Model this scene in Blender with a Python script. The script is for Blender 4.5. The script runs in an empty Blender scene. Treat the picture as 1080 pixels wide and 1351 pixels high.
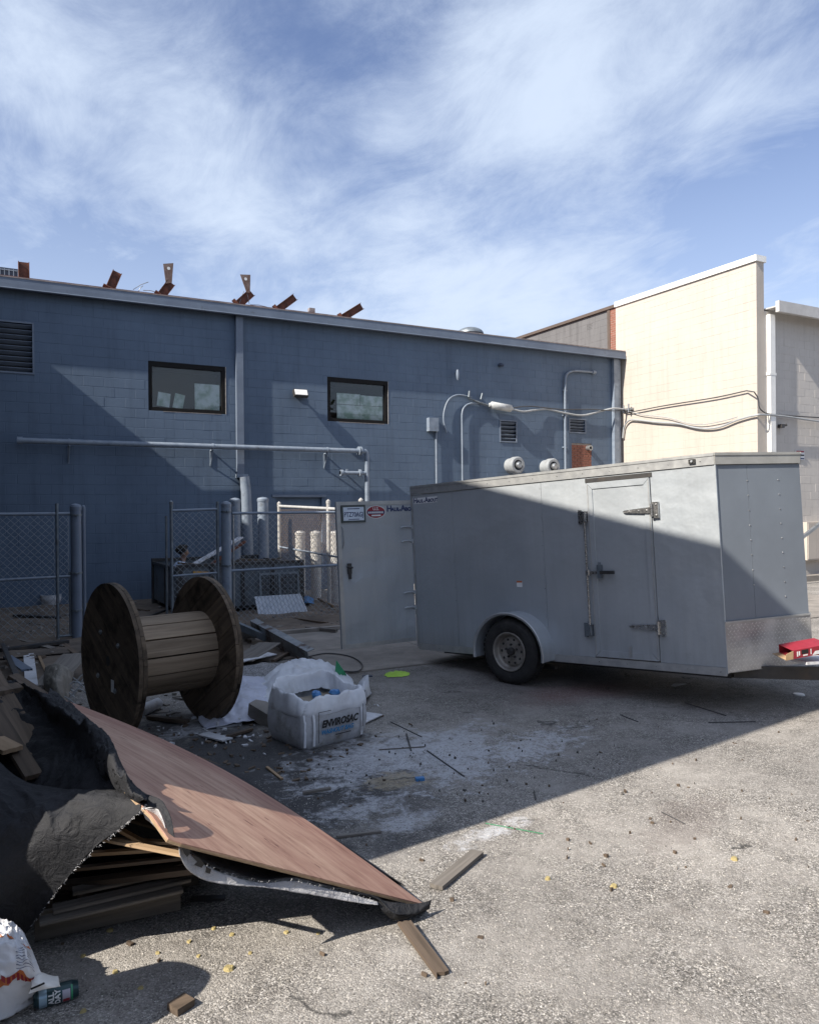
import bpy, math, random
import numpy as np
from mathutils import Vector, Matrix, noise as mnoise
random.seed(7)
scene = bpy.context.scene
# ------------------------------------------------------------------ camera, world, sun
CAMZ = 1.85
YAW, PITCH, ROLL, FPX = math.radians(28.63), math.radians(-0.115), math.radians(-0.545), 1018.6
_f = Vector((math.sin(YAW)*math.cos(PITCH), math.cos(YAW)*math.cos(PITCH), math.sin(PITCH)))
_r0 = Vector((math.cos(YAW), -math.sin(YAW), 0)); _u0 = _r0.cross(_f)
RT = _r0*math.cos(ROLL) + _u0*math.sin(ROLL); UP = -_r0*math.sin(ROLL) + _u0*math.cos(ROLL)
cam_data = bpy.data.cameras.new('camera'); cam = bpy.data.objects.new('camera', cam_data)
scene.collection.objects.link(cam); scene.camera = cam
cam_data.sensor_fit = 'VERTICAL'; cam_data.sensor_height = 36; cam_data.lens = 36*FPX/1351.0
cam_data.clip_start = 0.05; cam_data.clip_end = 3000
cam.matrix_world = Matrix(((RT.x, UP.x, -_f.x, 0), (RT.y, UP.y, -_f.y, 0), (RT.z, UP.z, -_f.z, CAMZ), (0, 0, 0, 1)))
SUN = Vector((1.193, 0.17, -1.0)).normalized()
world = bpy.data.worlds.new('World'); scene.world = world; world.use_nodes = True
wn = world.node_tree; wn.nodes.clear()
def N(t, typ, **kw):
    n = t.nodes.new(typ)
    for k, v in kw.items():
        if k.startswith('_'): setattr(n, k[1:], v)
        else: n.inputs[k.replace('__', ' ')].default_value = v
    return n
def L(t, a, b): t.links.new(a, b)
sky = N(wn, 'ShaderNodeTexSky', _sky_type='NISHITA', _sun_disc=False)
sky.sun_elevation = math.asin(-SUN.z); sky.sun_rotation = math.atan2(-SUN.x, -SUN.y)
sky.air_density = 1.0; sky.dust_density = 0.6; sky.ozone_density = 2.0
tcw = N(wn, 'ShaderNodeTexCoord'); sep = N(wn, 'ShaderNodeSeparateXYZ'); L(wn, tcw.outputs['Generated'], sep.inputs[0])
def wm(op, a, b=None, c=None, clamp=False):
    n = wn.nodes.new('ShaderNodeMath'); n.operation = op; n.use_clamp = clamp
    for i, v in enumerate((a, b, c)):
        if v is None: continue
        if isinstance(v, (int, float)): n.inputs[i].default_value = v
        else: wn.links.new(v, n.inputs[i])
    return n.outputs[0]
zz = wm('ADD', wm('MAXIMUM', sep.outputs[2], 0.0), 0.16)
cx = wm('DIVIDE', sep.outputs[0], zz); cy = wm('DIVIDE', sep.outputs[1], zz)
comb = N(wn, 'ShaderNodeCombineXYZ'); L(wn, cx, comb.inputs[0]); L(wn, cy, comb.inputs[1])
mp = N(wn, 'ShaderNodeMapping'); mp.inputs['Rotation'].default_value = (0, 0, math.radians(38)); mp.inputs['Scale'].default_value = (1.0, 0.8, 1); mp.inputs['Location'].default_value = (3.1, 1.7, 0)
L(wn, comb.outputs[0], mp.inputs[0])
n1 = N(wn, 'ShaderNodeTexNoise', Scale=1.1, Detail=5.0, Roughness=0.6, Distortion=0.15); L(wn, mp.outputs[0], n1.inputs['Vector'])
mp2 = N(wn, 'ShaderNodeMapping'); mp2.inputs['Rotation'].default_value = (0, 0, math.radians(52)); mp2.inputs['Scale'].default_value = (1.7, 1.0, 1)
L(wn, comb.outputs[0], mp2.inputs[0])
n2 = N(wn, 'ShaderNodeTexNoise', Scale=2.4, Detail=12.0, Roughness=0.72, Distortion=0.5); L(wn, mp2.outputs[0], n2.inputs['Vector'])
cl = wm('ADD', wm('MULTIPLY', n1.outputs['Fac'], 1.0), wm('MULTIPLY', n2.outputs['Fac'], 0.50))
def _dir(px, py):
    d = (_f + RT*((px-540)/FPX) + UP*((675.5-py)/FPX)).normalized(); z = max(d.z, 0)+.16; return d.x/z, d.y/z
for (px, py, r, amp) in ((500, 110, .30, -.20), (960, 40, .22, -.09), (1040, 290, .42, -.09), (780, 225, .26, -.12), (330, 20, .18, -.08), (700, 90, .26, .12), (130, 130, .5, .03), (420, 300, .6, .05), (900, 150, .25, .07), (230, 230, .5, .04)):
    gx, gy = _dir(px, py); dx_ = wm('SUBTRACT', cx, gx); dy_ = wm('SUBTRACT', cy, gy); d2 = wm('ADD', wm('MULTIPLY', dx_, dx_), wm('MULTIPLY', dy_, dy_))
    cl = wm('ADD', cl, wm('MULTIPLY', wm('POWER', 2.718, wm('MULTIPLY', d2, -1/(r*r))), amp))
mr = N(wn, 'ShaderNodeMapRange'); mr.inputs['From Min'].default_value = 0.50; mr.inputs['From Max'].default_value = 0.96; mr.interpolation_type = 'SMOOTHSTEP'
L(wn, cl, mr.inputs['Value'])
cden = wm('MULTIPLY', mr.outputs[0], 0.90)
hor = N(wn, 'ShaderNodeMapRange'); hor.inputs['From Min'].default_value = 0.0; hor.inputs['From Max'].default_value = 0.45; hor.inputs['To Min'].default_value = 0.62; hor.inputs['To Max'].default_value = 0.0
L(wn, sep.outputs[2], hor.inputs['Value'])
cden = wm('MAXIMUM', cden, hor.outputs[0])
hs = N(wn, 'ShaderNodeMix', _data_type='RGBA', _blend_type='MULTIPLY'); hs.inputs[0].default_value = 1.0
L(wn, sky.outputs[0], hs.inputs[6]); hs.inputs[7].default_value = (1.35, 1.22, 1.30, 1)
mixc = N(wn, 'ShaderNodeMix', _data_type='RGBA'); L(wn, cden, mixc.inputs[0]); L(wn, hs.outputs[2], mixc.inputs[6]); mixc.inputs[7].default_value = (5.8, 6.7, 8.1, 1)
bg = N(wn, 'ShaderNodeBackground', Strength=0.071); L(wn, mixc.outputs[2], bg.inputs[0])
wo = N(wn, 'ShaderNodeOutputWorld'); L(wn, bg.outputs[0], wo.inputs[0])
sl = bpy.data.lights.new('sun', 'SUN'); sl.energy = 5.0; sl.angle = math.radians(0.53); sl.color = (1.0, 0.92, 0.80)
so = bpy.data.objects.new('sun', sl); scene.collection.objects.link(so); so.rotation_euler = SUN.to_track_quat('-Z', 'Y').to_euler()
scene.view_settings.view_transform = 'Standard'; scene.view_settings.look = 'None'; scene.view_settings.exposure = 0.88
scene.view_settings.gamma = 1; scene.view_settings.use_curve_mapping = False
scene.cycles.max_bounces = 6

# ------------------------------------------------------------------ geometry from the picture: rays onto real planes
def ray(px, py):
    d = _f + RT*((px-540)/FPX) + UP*((675.5-py)/FPX); return d
O = Vector((0, 0, CAMZ))
def at(px, py, depth): return O + ray(px, py)*depth
def gnd(px, py, z=0.0):
    d = ray(px, py); return O + d*((z-CAMZ)/d.z)
def onY(px, py, Y): d = ray(px, py); return O + d*(Y/d.y)
def onX(px, py, X): d = ray(px, py); return O + d*(X/d.x)

# ------------------------------------------------------------------ materials
MATS = {}
def newmat(name):
    m = bpy.data.materials.new(name); m.use_nodes = True; t = m.node_tree; t.nodes.clear()
    b = t.nodes.new('ShaderNodeBsdfPrincipled'); o = t.nodes.new('ShaderNodeOutputMaterial'); L(t, b.outputs[0], o.inputs[0])
    MATS[name] = m; return m, t, b
def ramp(t, fac, stops):
    r = t.nodes.new('ShaderNodeValToRGB'); el = r.color_ramp.elements
    while len(el) < len(stops): el.new(0.5)
    for e, (p, c) in zip(el, stops): e.position = p; e.color = (*c, 1) if len(c) == 3 else c
    L(t, fac, r.inputs[0]); return r
def M(name, c1, c2=None, scale=4, rough=0.6, metal=0.0, bump=0.0, bscale=None, stretch=(1, 1, 1), world_co=False, rvar=0.12, dirt=None, dscale=1.5, lo=0.35, hi=0.65, spec=0.5, dlo=.55, dhi=.75):
    m, t, b = newmat(name)
    c2 = c2 or tuple(x*0.82 for x in c1)
    if world_co: co = N(t, 'ShaderNodeNewGeometry').outputs['Position']
    else: co = N(t, 'ShaderNodeTexCoord').outputs['Object']
    mpn = N(t, 'ShaderNodeMapping'); mpn.inputs['Scale'].default_value = stretch; L(t, co, mpn.inputs[0])
    nz = N(t, 'ShaderNodeTexNoise', Scale=scale, Detail=6.0, Roughness=0.62); L(t, mpn.outputs[0], nz.inputs['Vector'])
    r = ramp(t, nz.outputs['Fac'], [(lo, c2), (hi, c1)]); col = r.outputs[0]
    if dirt:
        nd = N(t, 'ShaderNodeTexNoise', Scale=dscale, Detail=8.0, Roughness=0.7); L(t, co, nd.inputs['Vector'])
        rd = ramp(t, nd.outputs['Fac'], [(dlo, (0, 0, 0)), (dhi, (1, 1, 1))])
        mx = N(t, 'ShaderNodeMix', _data_type='RGBA'); L(t, rd.outputs[0], mx.inputs[0]); L(t, col, mx.inputs[6]); mx.inputs[7].default_value = (*dirt, 1); col = mx.outputs[2]
    L(t, col, b.inputs['Base Color'])
    b.inputs['Metallic'].default_value = metal; b.inputs['Specular IOR Level'].default_value = spec
    rr = N(t, 'ShaderNodeMapRange'); rr.inputs['To Min'].default_value = max(0.03, rough-rvar); rr.inputs['To Max'].default_value = min(1, rough+rvar)
    n3 = N(t, 'ShaderNodeTexNoise', Scale=scale*2.3, Detail=4.0); L(t, co, n3.inputs['Vector']); L(t, n3.outputs['Fac'], rr.inputs['Value']); L(t, rr.outputs[0], b.inputs['Roughness'])
    if bump:
        nb = N(t, 'ShaderNodeTexNoise', Scale=bscale or scale*6, Detail=5.0, Roughness=0.6); L(t, mpn.outputs[0], nb.inputs['Vector'])
        bp = N(t, 'ShaderNodeBump', Strength=min(1, bump), Distance=0.01); L(t, nb.outputs['Fac'], bp.inputs['Height']); L(t, bp.outputs[0], b.inputs['Normal'])
    return m
def WOOD(name, c1, c2, grain=28, rough=0.75, dark=(0.02, 0.015, 0.01), dirtamt=.62, bump=.35):
    m, t, b = newmat(name)
    tc = N(t, 'ShaderNodeTexCoord'); oi = N(t, 'ShaderNodeObjectInfo')
    va = N(t, 'ShaderNodeVectorMath', _operation='ADD'); L(t, tc.outputs['Object'], va.inputs[0])
    sc_ = N(t, 'ShaderNodeVectorMath', _operation='SCALE'); sc_.inputs[0].default_value = (3.1, 7.7, 5.3); L(t, oi.outputs['Random'], sc_.inputs['Scale']); L(t, sc_.outputs[0], va.inputs[1])
    mpn = N(t, 'ShaderNodeMapping'); mpn.inputs['Scale'].default_value = (0.06, 1, 1); L(t, va.outputs[0], mpn.inputs[0])
    n1 = N(t, 'ShaderNodeTexNoise', Scale=grain, Detail=7.0, Roughness=0.6, Distortion=0.6); L(t, mpn.outputs[0], n1.inputs['Vector'])
    r = ramp(t, n1.outputs['Fac'], [(.3, c2), (.7, c1)])
    n2 = N(t, 'ShaderNodeTexNoise', Scale=3.0, Detail=7.0, Roughness=.7); L(t, va.outputs[0], n2.inputs['Vector'])
    rd = ramp(t, n2.outputs['Fac'], [(dirtamt, (0, 0, 0)), (dirtamt+.18, (1, 1, 1))])
    mx = N(t, 'ShaderNodeMix', _data_type='RGBA'); L(t, rd.outputs[0], mx.inputs[0]); L(t, r.outputs[0], mx.inputs[6]); mx.inputs[7].default_value = (*dark, 1)
    hv = N(t, 'ShaderNodeHueSaturation'); mrr = N(t, 'ShaderNodeMapRange'); mrr.inputs['To Min'].default_value = .75; mrr.inputs['To Max'].default_value = 1.2; L(t, oi.outputs['Random'], mrr.inputs['Value']); L(t, mrr.outputs[0], hv.inputs['Value']); L(t, mx.outputs[2], hv.inputs['Color'])
    L(t, hv.outputs[0], b.inputs['Base Color']); b.inputs['Roughness'].default_value = rough; b.inputs['Specular IOR Level'].default_value = .25
    bp = N(t, 'ShaderNodeBump', Strength=bump, Distance=0.006); L(t, n1.outputs['Fac'], bp.inputs['Height']); L(t, bp.outputs[0], b.inputs['Normal'])
    return m
def paintwall(name, base, dark, streak=0.25):
    # painted concrete block: blotches, faint rain streaks, fine pitted relief; world position so it runs across the blocks
    m, t, b = newmat(name)
    co = N(t, 'ShaderNodeNewGeometry').outputs['Position']
    n1 = N(t, 'ShaderNodeTexNoise', Scale=0.9, Detail=7.0, Roughness=.65); L(t, co, n1.inputs['Vector'])
    r = ramp(t, n1.outputs['Fac'], [(.3, dark), (.7, base)])
    mpn = N(t, 'ShaderNodeMapping'); mpn.inputs['Scale'].default_value = (5, 5, .28); L(t, co, mpn.inputs[0])
    n2 = N(t, 'ShaderNodeTexNoise', Scale=1.6, Detail=6.0, Roughness=.7); L(t, mpn.outputs[0], n2.inputs['Vector'])
    rs = ramp(t, n2.outputs['Fac'], [(.5, (1, 1, 1)), (.8, (1-streak,)*3)])
    mx = N(t, 'ShaderNodeMix', _data_type='RGBA', _blend_type='MULTIPLY'); mx.inputs[0].default_value = 1; L(t, r.outputs[0], mx.inputs[6]); L(t, rs.outputs[0], mx.inputs[7])
    L(t, mx.outputs[2], b.inputs['Base Color']); b.inputs['Roughness'].default_value = .62; b.inputs['Specular IOR Level'].default_value = .3
    n3 = N(t, 'ShaderNodeTexNoise', Scale=70.0, Detail=5.0, Roughness=.7); L(t, co, n3.inputs['Vector'])
    bp = N(t, 'ShaderNodeBump', Strength=.35, Distance=0.004); L(t, n3.outputs['Fac'], bp.inputs['Height']); L(t, bp.outputs[0], b.inputs['Normal'])
    return m
blue = paintwall('blue_paint', (.112, .156, .224), (.086, .122, .180), .24)
cream = paintwall('cream_paint', (.48, .435, .39), (.43, .39, .35), .16)
tan = paintwall('tan_paint', (.52, .495, .47), (.46, .435, .41), .12)
greyblock = paintwall('grey_block', (.15, .15, .155), (.11, .11, .115), .35)
bluetrim = M('blue_trim', (.15, .185, .245), (.115, .145, .20), 2, .5, rvar=.1, dirt=(.06, .06, .065), dscale=5, dlo=.6, dhi=.8)
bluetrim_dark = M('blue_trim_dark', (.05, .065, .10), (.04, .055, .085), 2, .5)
bluepipe = M('blue_pipe_paint', (.22, .26, .32), (.16, .20, .26), 6, .42, rvar=.1, dirt=(.09, .09, .10), dscale=8)
capmetal = M('roof_cap', (.30, .26, .25), (.18, .15, .15), 6, .5, metal=.2)
roofred = M('roof_red_primer', (.14, .045, .03), (.08, .03, .022), 6, .75, bump=.4)
rust = M('rusty_steel', (.16, .058, .036), (.07, .028, .02), 9, .8, bump=.5, dirt=(.05, .025, .02), dscale=6)
plate_grey = M('gusset_steel', (.22, .16, .14), (.12, .07, .055), 9, .6, metal=.3)
brick_red = M('red_brick', (.25, .10, .07), (.17, .07, .05), 20, .85, bump=.4, world_co=True)
mortar_m = M('mortar', (.30, .26, .23), None, 20, .9, world_co=True)
browncap = M('brown_cap', (.10, .075, .06), None, 5, .5)
white_metal = M('white_coping', (.80, .80, .78), (.70, .70, .69), 3, .4)
frame_blk = M('window_frame_black', (.010, .010, .011), (.014, .013, .013), 6, .7, spec=.15)
raw_edge = M('raw_wood_edge', (.22, .18, .15), (.42, .39, .36), 20, .8)
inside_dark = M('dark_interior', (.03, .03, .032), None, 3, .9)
paper = M('paper_reflection', (.85, .88, .88), (.40, .50, .42), 5, .8, lo=.38, hi=.58)  # papers whose pale tone also carries the reflections in the panes
galv = M('galvanised_steel', (.42, .44, .46), (.28, .30, .32), 12, .38, metal=.75, dirt=(.13, .12, .115), dscale=7)
galv_dark = M('weathered_galvanised', (.20, .23, .26), (.12, .145, .17), 9, .5, metal=.5, dirt=(.10, .07, .05), dscale=6)
chrome = M('plated_hinge', (.55, .55, .55), (.35, .35, .35), 20, .28, metal=.9)
black_rub = M('black_rubber', (.018, .018, .019), (.03, .03, .03), 12, .8, bump=.15, dirt=(.07, .065, .06), dscale=4)
blacksteel = M('black_painted_steel', (.025, .025, .027), (.045, .042, .04), 8, .5, dirt=(.07, .05, .035), dscale=5)
rimmat = M('wheel_silver', (.36, .34, .31), (.24, .22, .20), 8, .5, metal=.35, dirt=(.10, .08, .06), dscale=6)
conc = M('concrete', (.27, .245, .22), (.18, .165, .15), 3, .85, bump=.4, bscale=60, world_co=True, dirt=(.13, .12, .11), dscale=1.4)
dirtm = M('yard_dirt', (.17, .135, .105), (.085, .07, .058), 2.2, .95, bump=.8, bscale=22, world_co=True, dirt=(.26, .24, .22), dscale=3.3, dlo=.6, dhi=.8)
pinkply = None
cable_grey = M('cable_grey', (.33, .35, .37), None, 8, .5)
cable_dark = M('cable_dark', (.06, .06, .065), None, 8, .6)
whiteplastic = M('white_plastic', (.72, .74, .78), (.60, .62, .67), 3, .35, bump=.3, bscale=12, dirt=(.35, .34, .33), dscale=3)
whiteboard = M('white_board', (.62, .63, .66), (.48, .49, .52), 5, .6, dirt=(.25, .24, .22), dscale=4)
washcloth = M('woven_sack_white', (.50, .51, .54), (.42, .43, .46), 6, .6, bump=.7, bscale=14, dirt=(.22, .205, .19), dscale=5, dlo=.5, dhi=.72)
slurry = M('concrete_slurry', (.30, .25, .19), (.20, .17, .13), 9, .5, bump=.4)
bluebit = M('blue_plastic', (.06, .22, .50), None, 8, .4)
green_pl = M('green_plastic', (.04, .28, .13), None, 8, .35)
lime = M('lime_cloth', (.50, .78, .12), (.38, .62, .08), 9, .8, bump=.5)
ink = M('black_ink', (.012, .012, .014), None, 8, .5)
inkblue = M('blue_ink', (.03, .20, .42), None, 8, .5)
redlab = M('red_print', (.28, .02, .035), None, 8, .45)
whitelab = M('white_print', (.75, .76, .77), None, 8, .45)
orangelab = M('orange_print', (.55, .16, .05), None, 8, .45)
navylab = M('navy_print', (.03, .05, .14), None, 8, .45)
cardboard = M('cardboard', (.42, .29, .17), (.34, .23, .13), 8, .8)
yellowchip = M('yellow_foam', (.42, .34, .15), (.28, .23, .11), 20, .8, bump=.5)
oldwood = WOOD('weathered_wood', (.16, .12, .09), (.065, .05, .038))
greywood = WOOD('grey_wood', (.22, .20, .18), (.11, .10, .09))
pine = WOOD('pine_slat', (.32, .25, .18), (.18, .135, .095), 22, dirtamt=.66)
darkply = WOOD('dark_flange_wood', (.19, .142, .10), (.065, .05, .038), 14, dirtamt=.48)
newwood = WOOD('split_pine', (.36, .26, .17), (.22, .15, .09))
blackfab_c = None
skin_m = M('skin', (.28, .16, .11), (.24, .14, .095), 10, .55)
hair_m = M('hair', (.02, .016, .013), None, 30, .8, bump=.8)
shirt_m = M('pale_blue_shirt', (.55, .66, .82), (.48, .58, .74), 8, .8, bump=.3)
pants_m = M('dark_trousers', (.03, .035, .05), None, 8, .85)

def trailer_paint():
    m, t, b = newmat('silver_trailer_paint'); co = N(t, 'ShaderNodeTexCoord').outputs['Object']
    n1 = N(t, 'ShaderNodeTexNoise', Scale=1.1, Detail=6.0, Roughness=.6); L(t, co, n1.inputs['Vector'])
    r = ramp(t, n1.outputs['Fac'], [(.3, (.37, .405, .44)), (.7, (.44, .47, .50))])
    ms = N(t, 'ShaderNodeMapping'); ms.inputs['Scale'].default_value = (9, 9, .7); L(t, co, ms.inputs[0])
    ns = N(t, 'ShaderNodeTexNoise', Scale=1.5, Detail=7.0, Roughness=.7); L(t, ms.outputs[0], ns.inputs['Vector']); rs = ramp(t, ns.outputs['Fac'], [(.45, (1, 1, 1)), (.8, (.80, .79, .78))])
    nf = N(t, 'ShaderNodeTexNoise', Scale=5.0, Detail=9.0, Roughness=.75); L(t, co, nf.inputs['Vector']); rf = ramp(t, nf.outputs['Fac'], [(.6, (1, 1, 1)), (.8, (.78, .77, .75))])
    sz = N(t, 'ShaderNodeSeparateXYZ'); L(t, co, sz.inputs[0]); dm = N(t, 'ShaderNodeMapRange'); dm.inputs['From Min'].default_value = 0; dm.inputs['From Max'].default_value = .5; dm.inputs['To Min'].default_value = 1; dm.inputs['To Max'].default_value = .35; L(t, sz.outputs[2], dm.inputs['Value'])
    m1 = N(t, 'ShaderNodeMix', _data_type='RGBA', _blend_type='MULTIPLY'); L(t, dm.outputs[0], m1.inputs[0]); L(t, r.outputs[0], m1.inputs[6]); L(t, rs.outputs[0], m1.inputs[7])
    m2 = N(t, 'ShaderNodeMix', _data_type='RGBA', _blend_type='MULTIPLY'); L(t, dm.outputs[0], m2.inputs[0]); L(t, m1.outputs[2], m2.inputs[6]); L(t, rf.outputs[0], m2.inputs[7])
    L(t, m2.outputs[2], b.inputs['Base Color']); b.inputs['Metallic'].default_value = .3
    mpn = N(t, 'ShaderNodeMapping'); mpn.inputs['Scale'].default_value = (3, 3, .5); L(t, co, mpn.inputs[0])
    n2 = N(t, 'ShaderNodeTexNoise', Scale=2.0, Detail=5.0); L(t, mpn.outputs[0], n2.inputs['Vector'])
    rr = N(t, 'ShaderNodeMapRange'); rr.inputs['To Min'].default_value = .24; rr.inputs['To Max'].default_value = .42; L(t, n2.outputs['Fac'], rr.inputs['Value']); L(t, rr.outputs[0], b.inputs['Roughness'])
    n3 = N(t, 'ShaderNodeTexNoise', Scale=1.6, Detail=1.0); L(t, co, n3.inputs['Vector'])
    n4 = N(t, 'ShaderNodeTexNoise', Scale=9.0, Detail=2.0); L(t, co, n4.inputs['Vector'])
    ad = N(t, 'ShaderNodeMath', _operation='MULTIPLY_ADD'); L(t, n4.outputs['Fac'], ad.inputs[0]); ad.inputs[1].default_value = .12; L(t, n3.outputs['Fac'], ad.inputs[2])
    bp = N(t, 'ShaderNodeBump', Strength=1.0, Distance=0.06); L(t, ad.outputs[0], bp.inputs['Height']); L(t, bp.outputs[0], b.inputs['Normal'])
    return m
silver = trailer_paint()
trimsilver = M('aluminium_trim', (.52, .53, .53), (.40, .41, .42), 8, .35, metal=.55)
def diamond():
    m, t, b = newmat('diamond_plate'); co = N(t, 'ShaderNodeTexCoord').outputs['Object']
    b.inputs['Base Color'].default_value = (.34, .32, .31, 1); b.inputs['Metallic'].default_value = .45; b.inputs['Roughness'].default_value = .36
    n1 = N(t, 'ShaderNodeTexNoise', Scale=4.0, Detail=5.0); L(t, co, n1.inputs['Vector']); r = ramp(t, n1.outputs['Fac'], [(.35, (.36, .35, .345)), (.65, (.60, .59, .58))]); L(t, r.outputs[0], b.inputs['Base Color'])
    return m
diam = diamond()
def glassmat():
    m, t, b = newmat('window_glass'); t.nodes.remove(b)
    o = [n for n in t.nodes if n.type == 'OUTPUT_MATERIAL'][0]
    tr = N(t, 'ShaderNodeBsdfTransparent'); tr.inputs[0].default_value = (.90, .93, .93, 1)
    gl = N(t, 'ShaderNodeBsdfGlossy', Roughness=.015); gl.inputs[0].default_value = (1, 1, 1, 1)
    fr = N(t, 'ShaderNodeFresnel', IOR=1.45); mx = N(t, 'ShaderNodeMixShader'); L(t, fr.outputs[0], mx.inputs[0]); L(t, tr.outputs[0], mx.inputs[1]); L(t, gl.outputs[0], mx.inputs[2]); L(t, mx.outputs[0], o.inputs[0]); return m
glass = glassmat()
def plym():
    m, t, b = newmat('pink_plywood'); co = N(t, 'ShaderNodeTexCoord').outputs['Object']
    mpn = N(t, 'ShaderNodeMapping'); mpn.inputs['Scale'].default_value = (.09, 1, 1); L(t, co, mpn.inputs[0])
    n1 = N(t, 'ShaderNodeTexNoise', Scale=34.0, Detail=7.0, Roughness=.65); L(t, mpn.outputs[0], n1.inputs['Vector'])
    r = ramp(t, n1.outputs['Fac'], [(.28, (.26, .155, .12)), (.5, (.40, .265, .21)), (.72, (.50, .36, .285))])
    n2 = N(t, 'ShaderNodeTexNoise', Scale=2.2, Detail=5.0); L(t, mpn.outputs[0], n2.inputs['Vector'])
    r2 = ramp(t, n2.outputs['Fac'], [(.38, (.74, .60, .58)), (.62, (1, .98, .92))])
    mx = N(t, 'ShaderNodeMix', _data_type='RGBA', _blend_type='MULTIPLY'); mx.inputs[0].default_value = .9; L(t, r.outputs[0], mx.inputs[6]); L(t, r2.outputs[0], mx.inputs[7])
    n3 = N(t, 'ShaderNodeTexNoise', Scale=55.0, Detail=2.0); mp3 = N(t, 'ShaderNodeMapping'); mp3.inputs['Scale'].default_value = (.16, 1, 1); L(t, co, mp3.inputs[0]); L(t, mp3.outputs[0], n3.inputs['Vector'])
    r3 = ramp(t, n3.outputs['Fac'], [(.68, (0, 0, 0)), (.74, (1, 1, 1))])
    m2 = N(t, 'ShaderNodeMix', _data_type='RGBA'); L(t, r3.outputs[0], m2.inputs[0]); L(t, mx.outputs[2], m2.inputs[6]); m2.inputs[7].default_value = (.13, .06, .05, 1)
    L(t, m2.outputs[2], b.inputs['Base Color']); b.inputs['Roughness'].default_value = .7; b.inputs['Specular IOR Level'].default_value = .3
    bp = N(t, 'ShaderNodeBump', Strength=.3, Distance=.002); L(t, n1.outputs['Fac'], bp.inputs['Height']); L(t, bp.outputs[0], b.inputs['Normal'])
    return m
pinkply = plym()
def fabric(name, c1, c2, wscale=900):
    m, t, b = newmat(name); co = N(t, 'ShaderNodeTexCoord').outputs['Object']
    n1 = N(t, 'ShaderNodeTexNoise', Scale=7.0, Detail=8.0, Roughness=.75); L(t, co, n1.inputs['Vector'])
    r = ramp(t, n1.outputs['Fac'], [(.35, c2), (.68, c1)]); L(t, r.outputs[0], b.inputs['Base Color']); b.inputs['Roughness'].default_value = .72; b.inputs['Specular IOR Level'].default_value = .35
    n2 = N(t, 'ShaderNodeTexNoise', Scale=16.0, Detail=7.0, Roughness=.6, Distortion=1.2); L(t, co, n2.inputs['Vector'])
    n3 = N(t, 'ShaderNodeTexNoise', Scale=230.0, Detail=2.0); L(t, co, n3.inputs['Vector'])
    ad = N(t, 'ShaderNodeMath', _operation='MULTIPLY_ADD'); L(t, n3.outputs['Fac'], ad.inputs[0]); ad.inputs[1].default_value = .12; L(t, n2.outputs['Fac'], ad.inputs[2])
    bp = N(t, 'ShaderNodeBump', Strength=.9, Distance=.02); L(t, ad.outputs[0], bp.inputs['Height']); L(t, bp.outputs[0], b.inputs['Normal'])
    return m
blackfab = fabric('black_geotextile', (.024, .025, .030), (.011, .012, .015))
hemfab = fabric('white_torn_hem', (.50, .50, .51), (.32, .32, .34))
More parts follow.
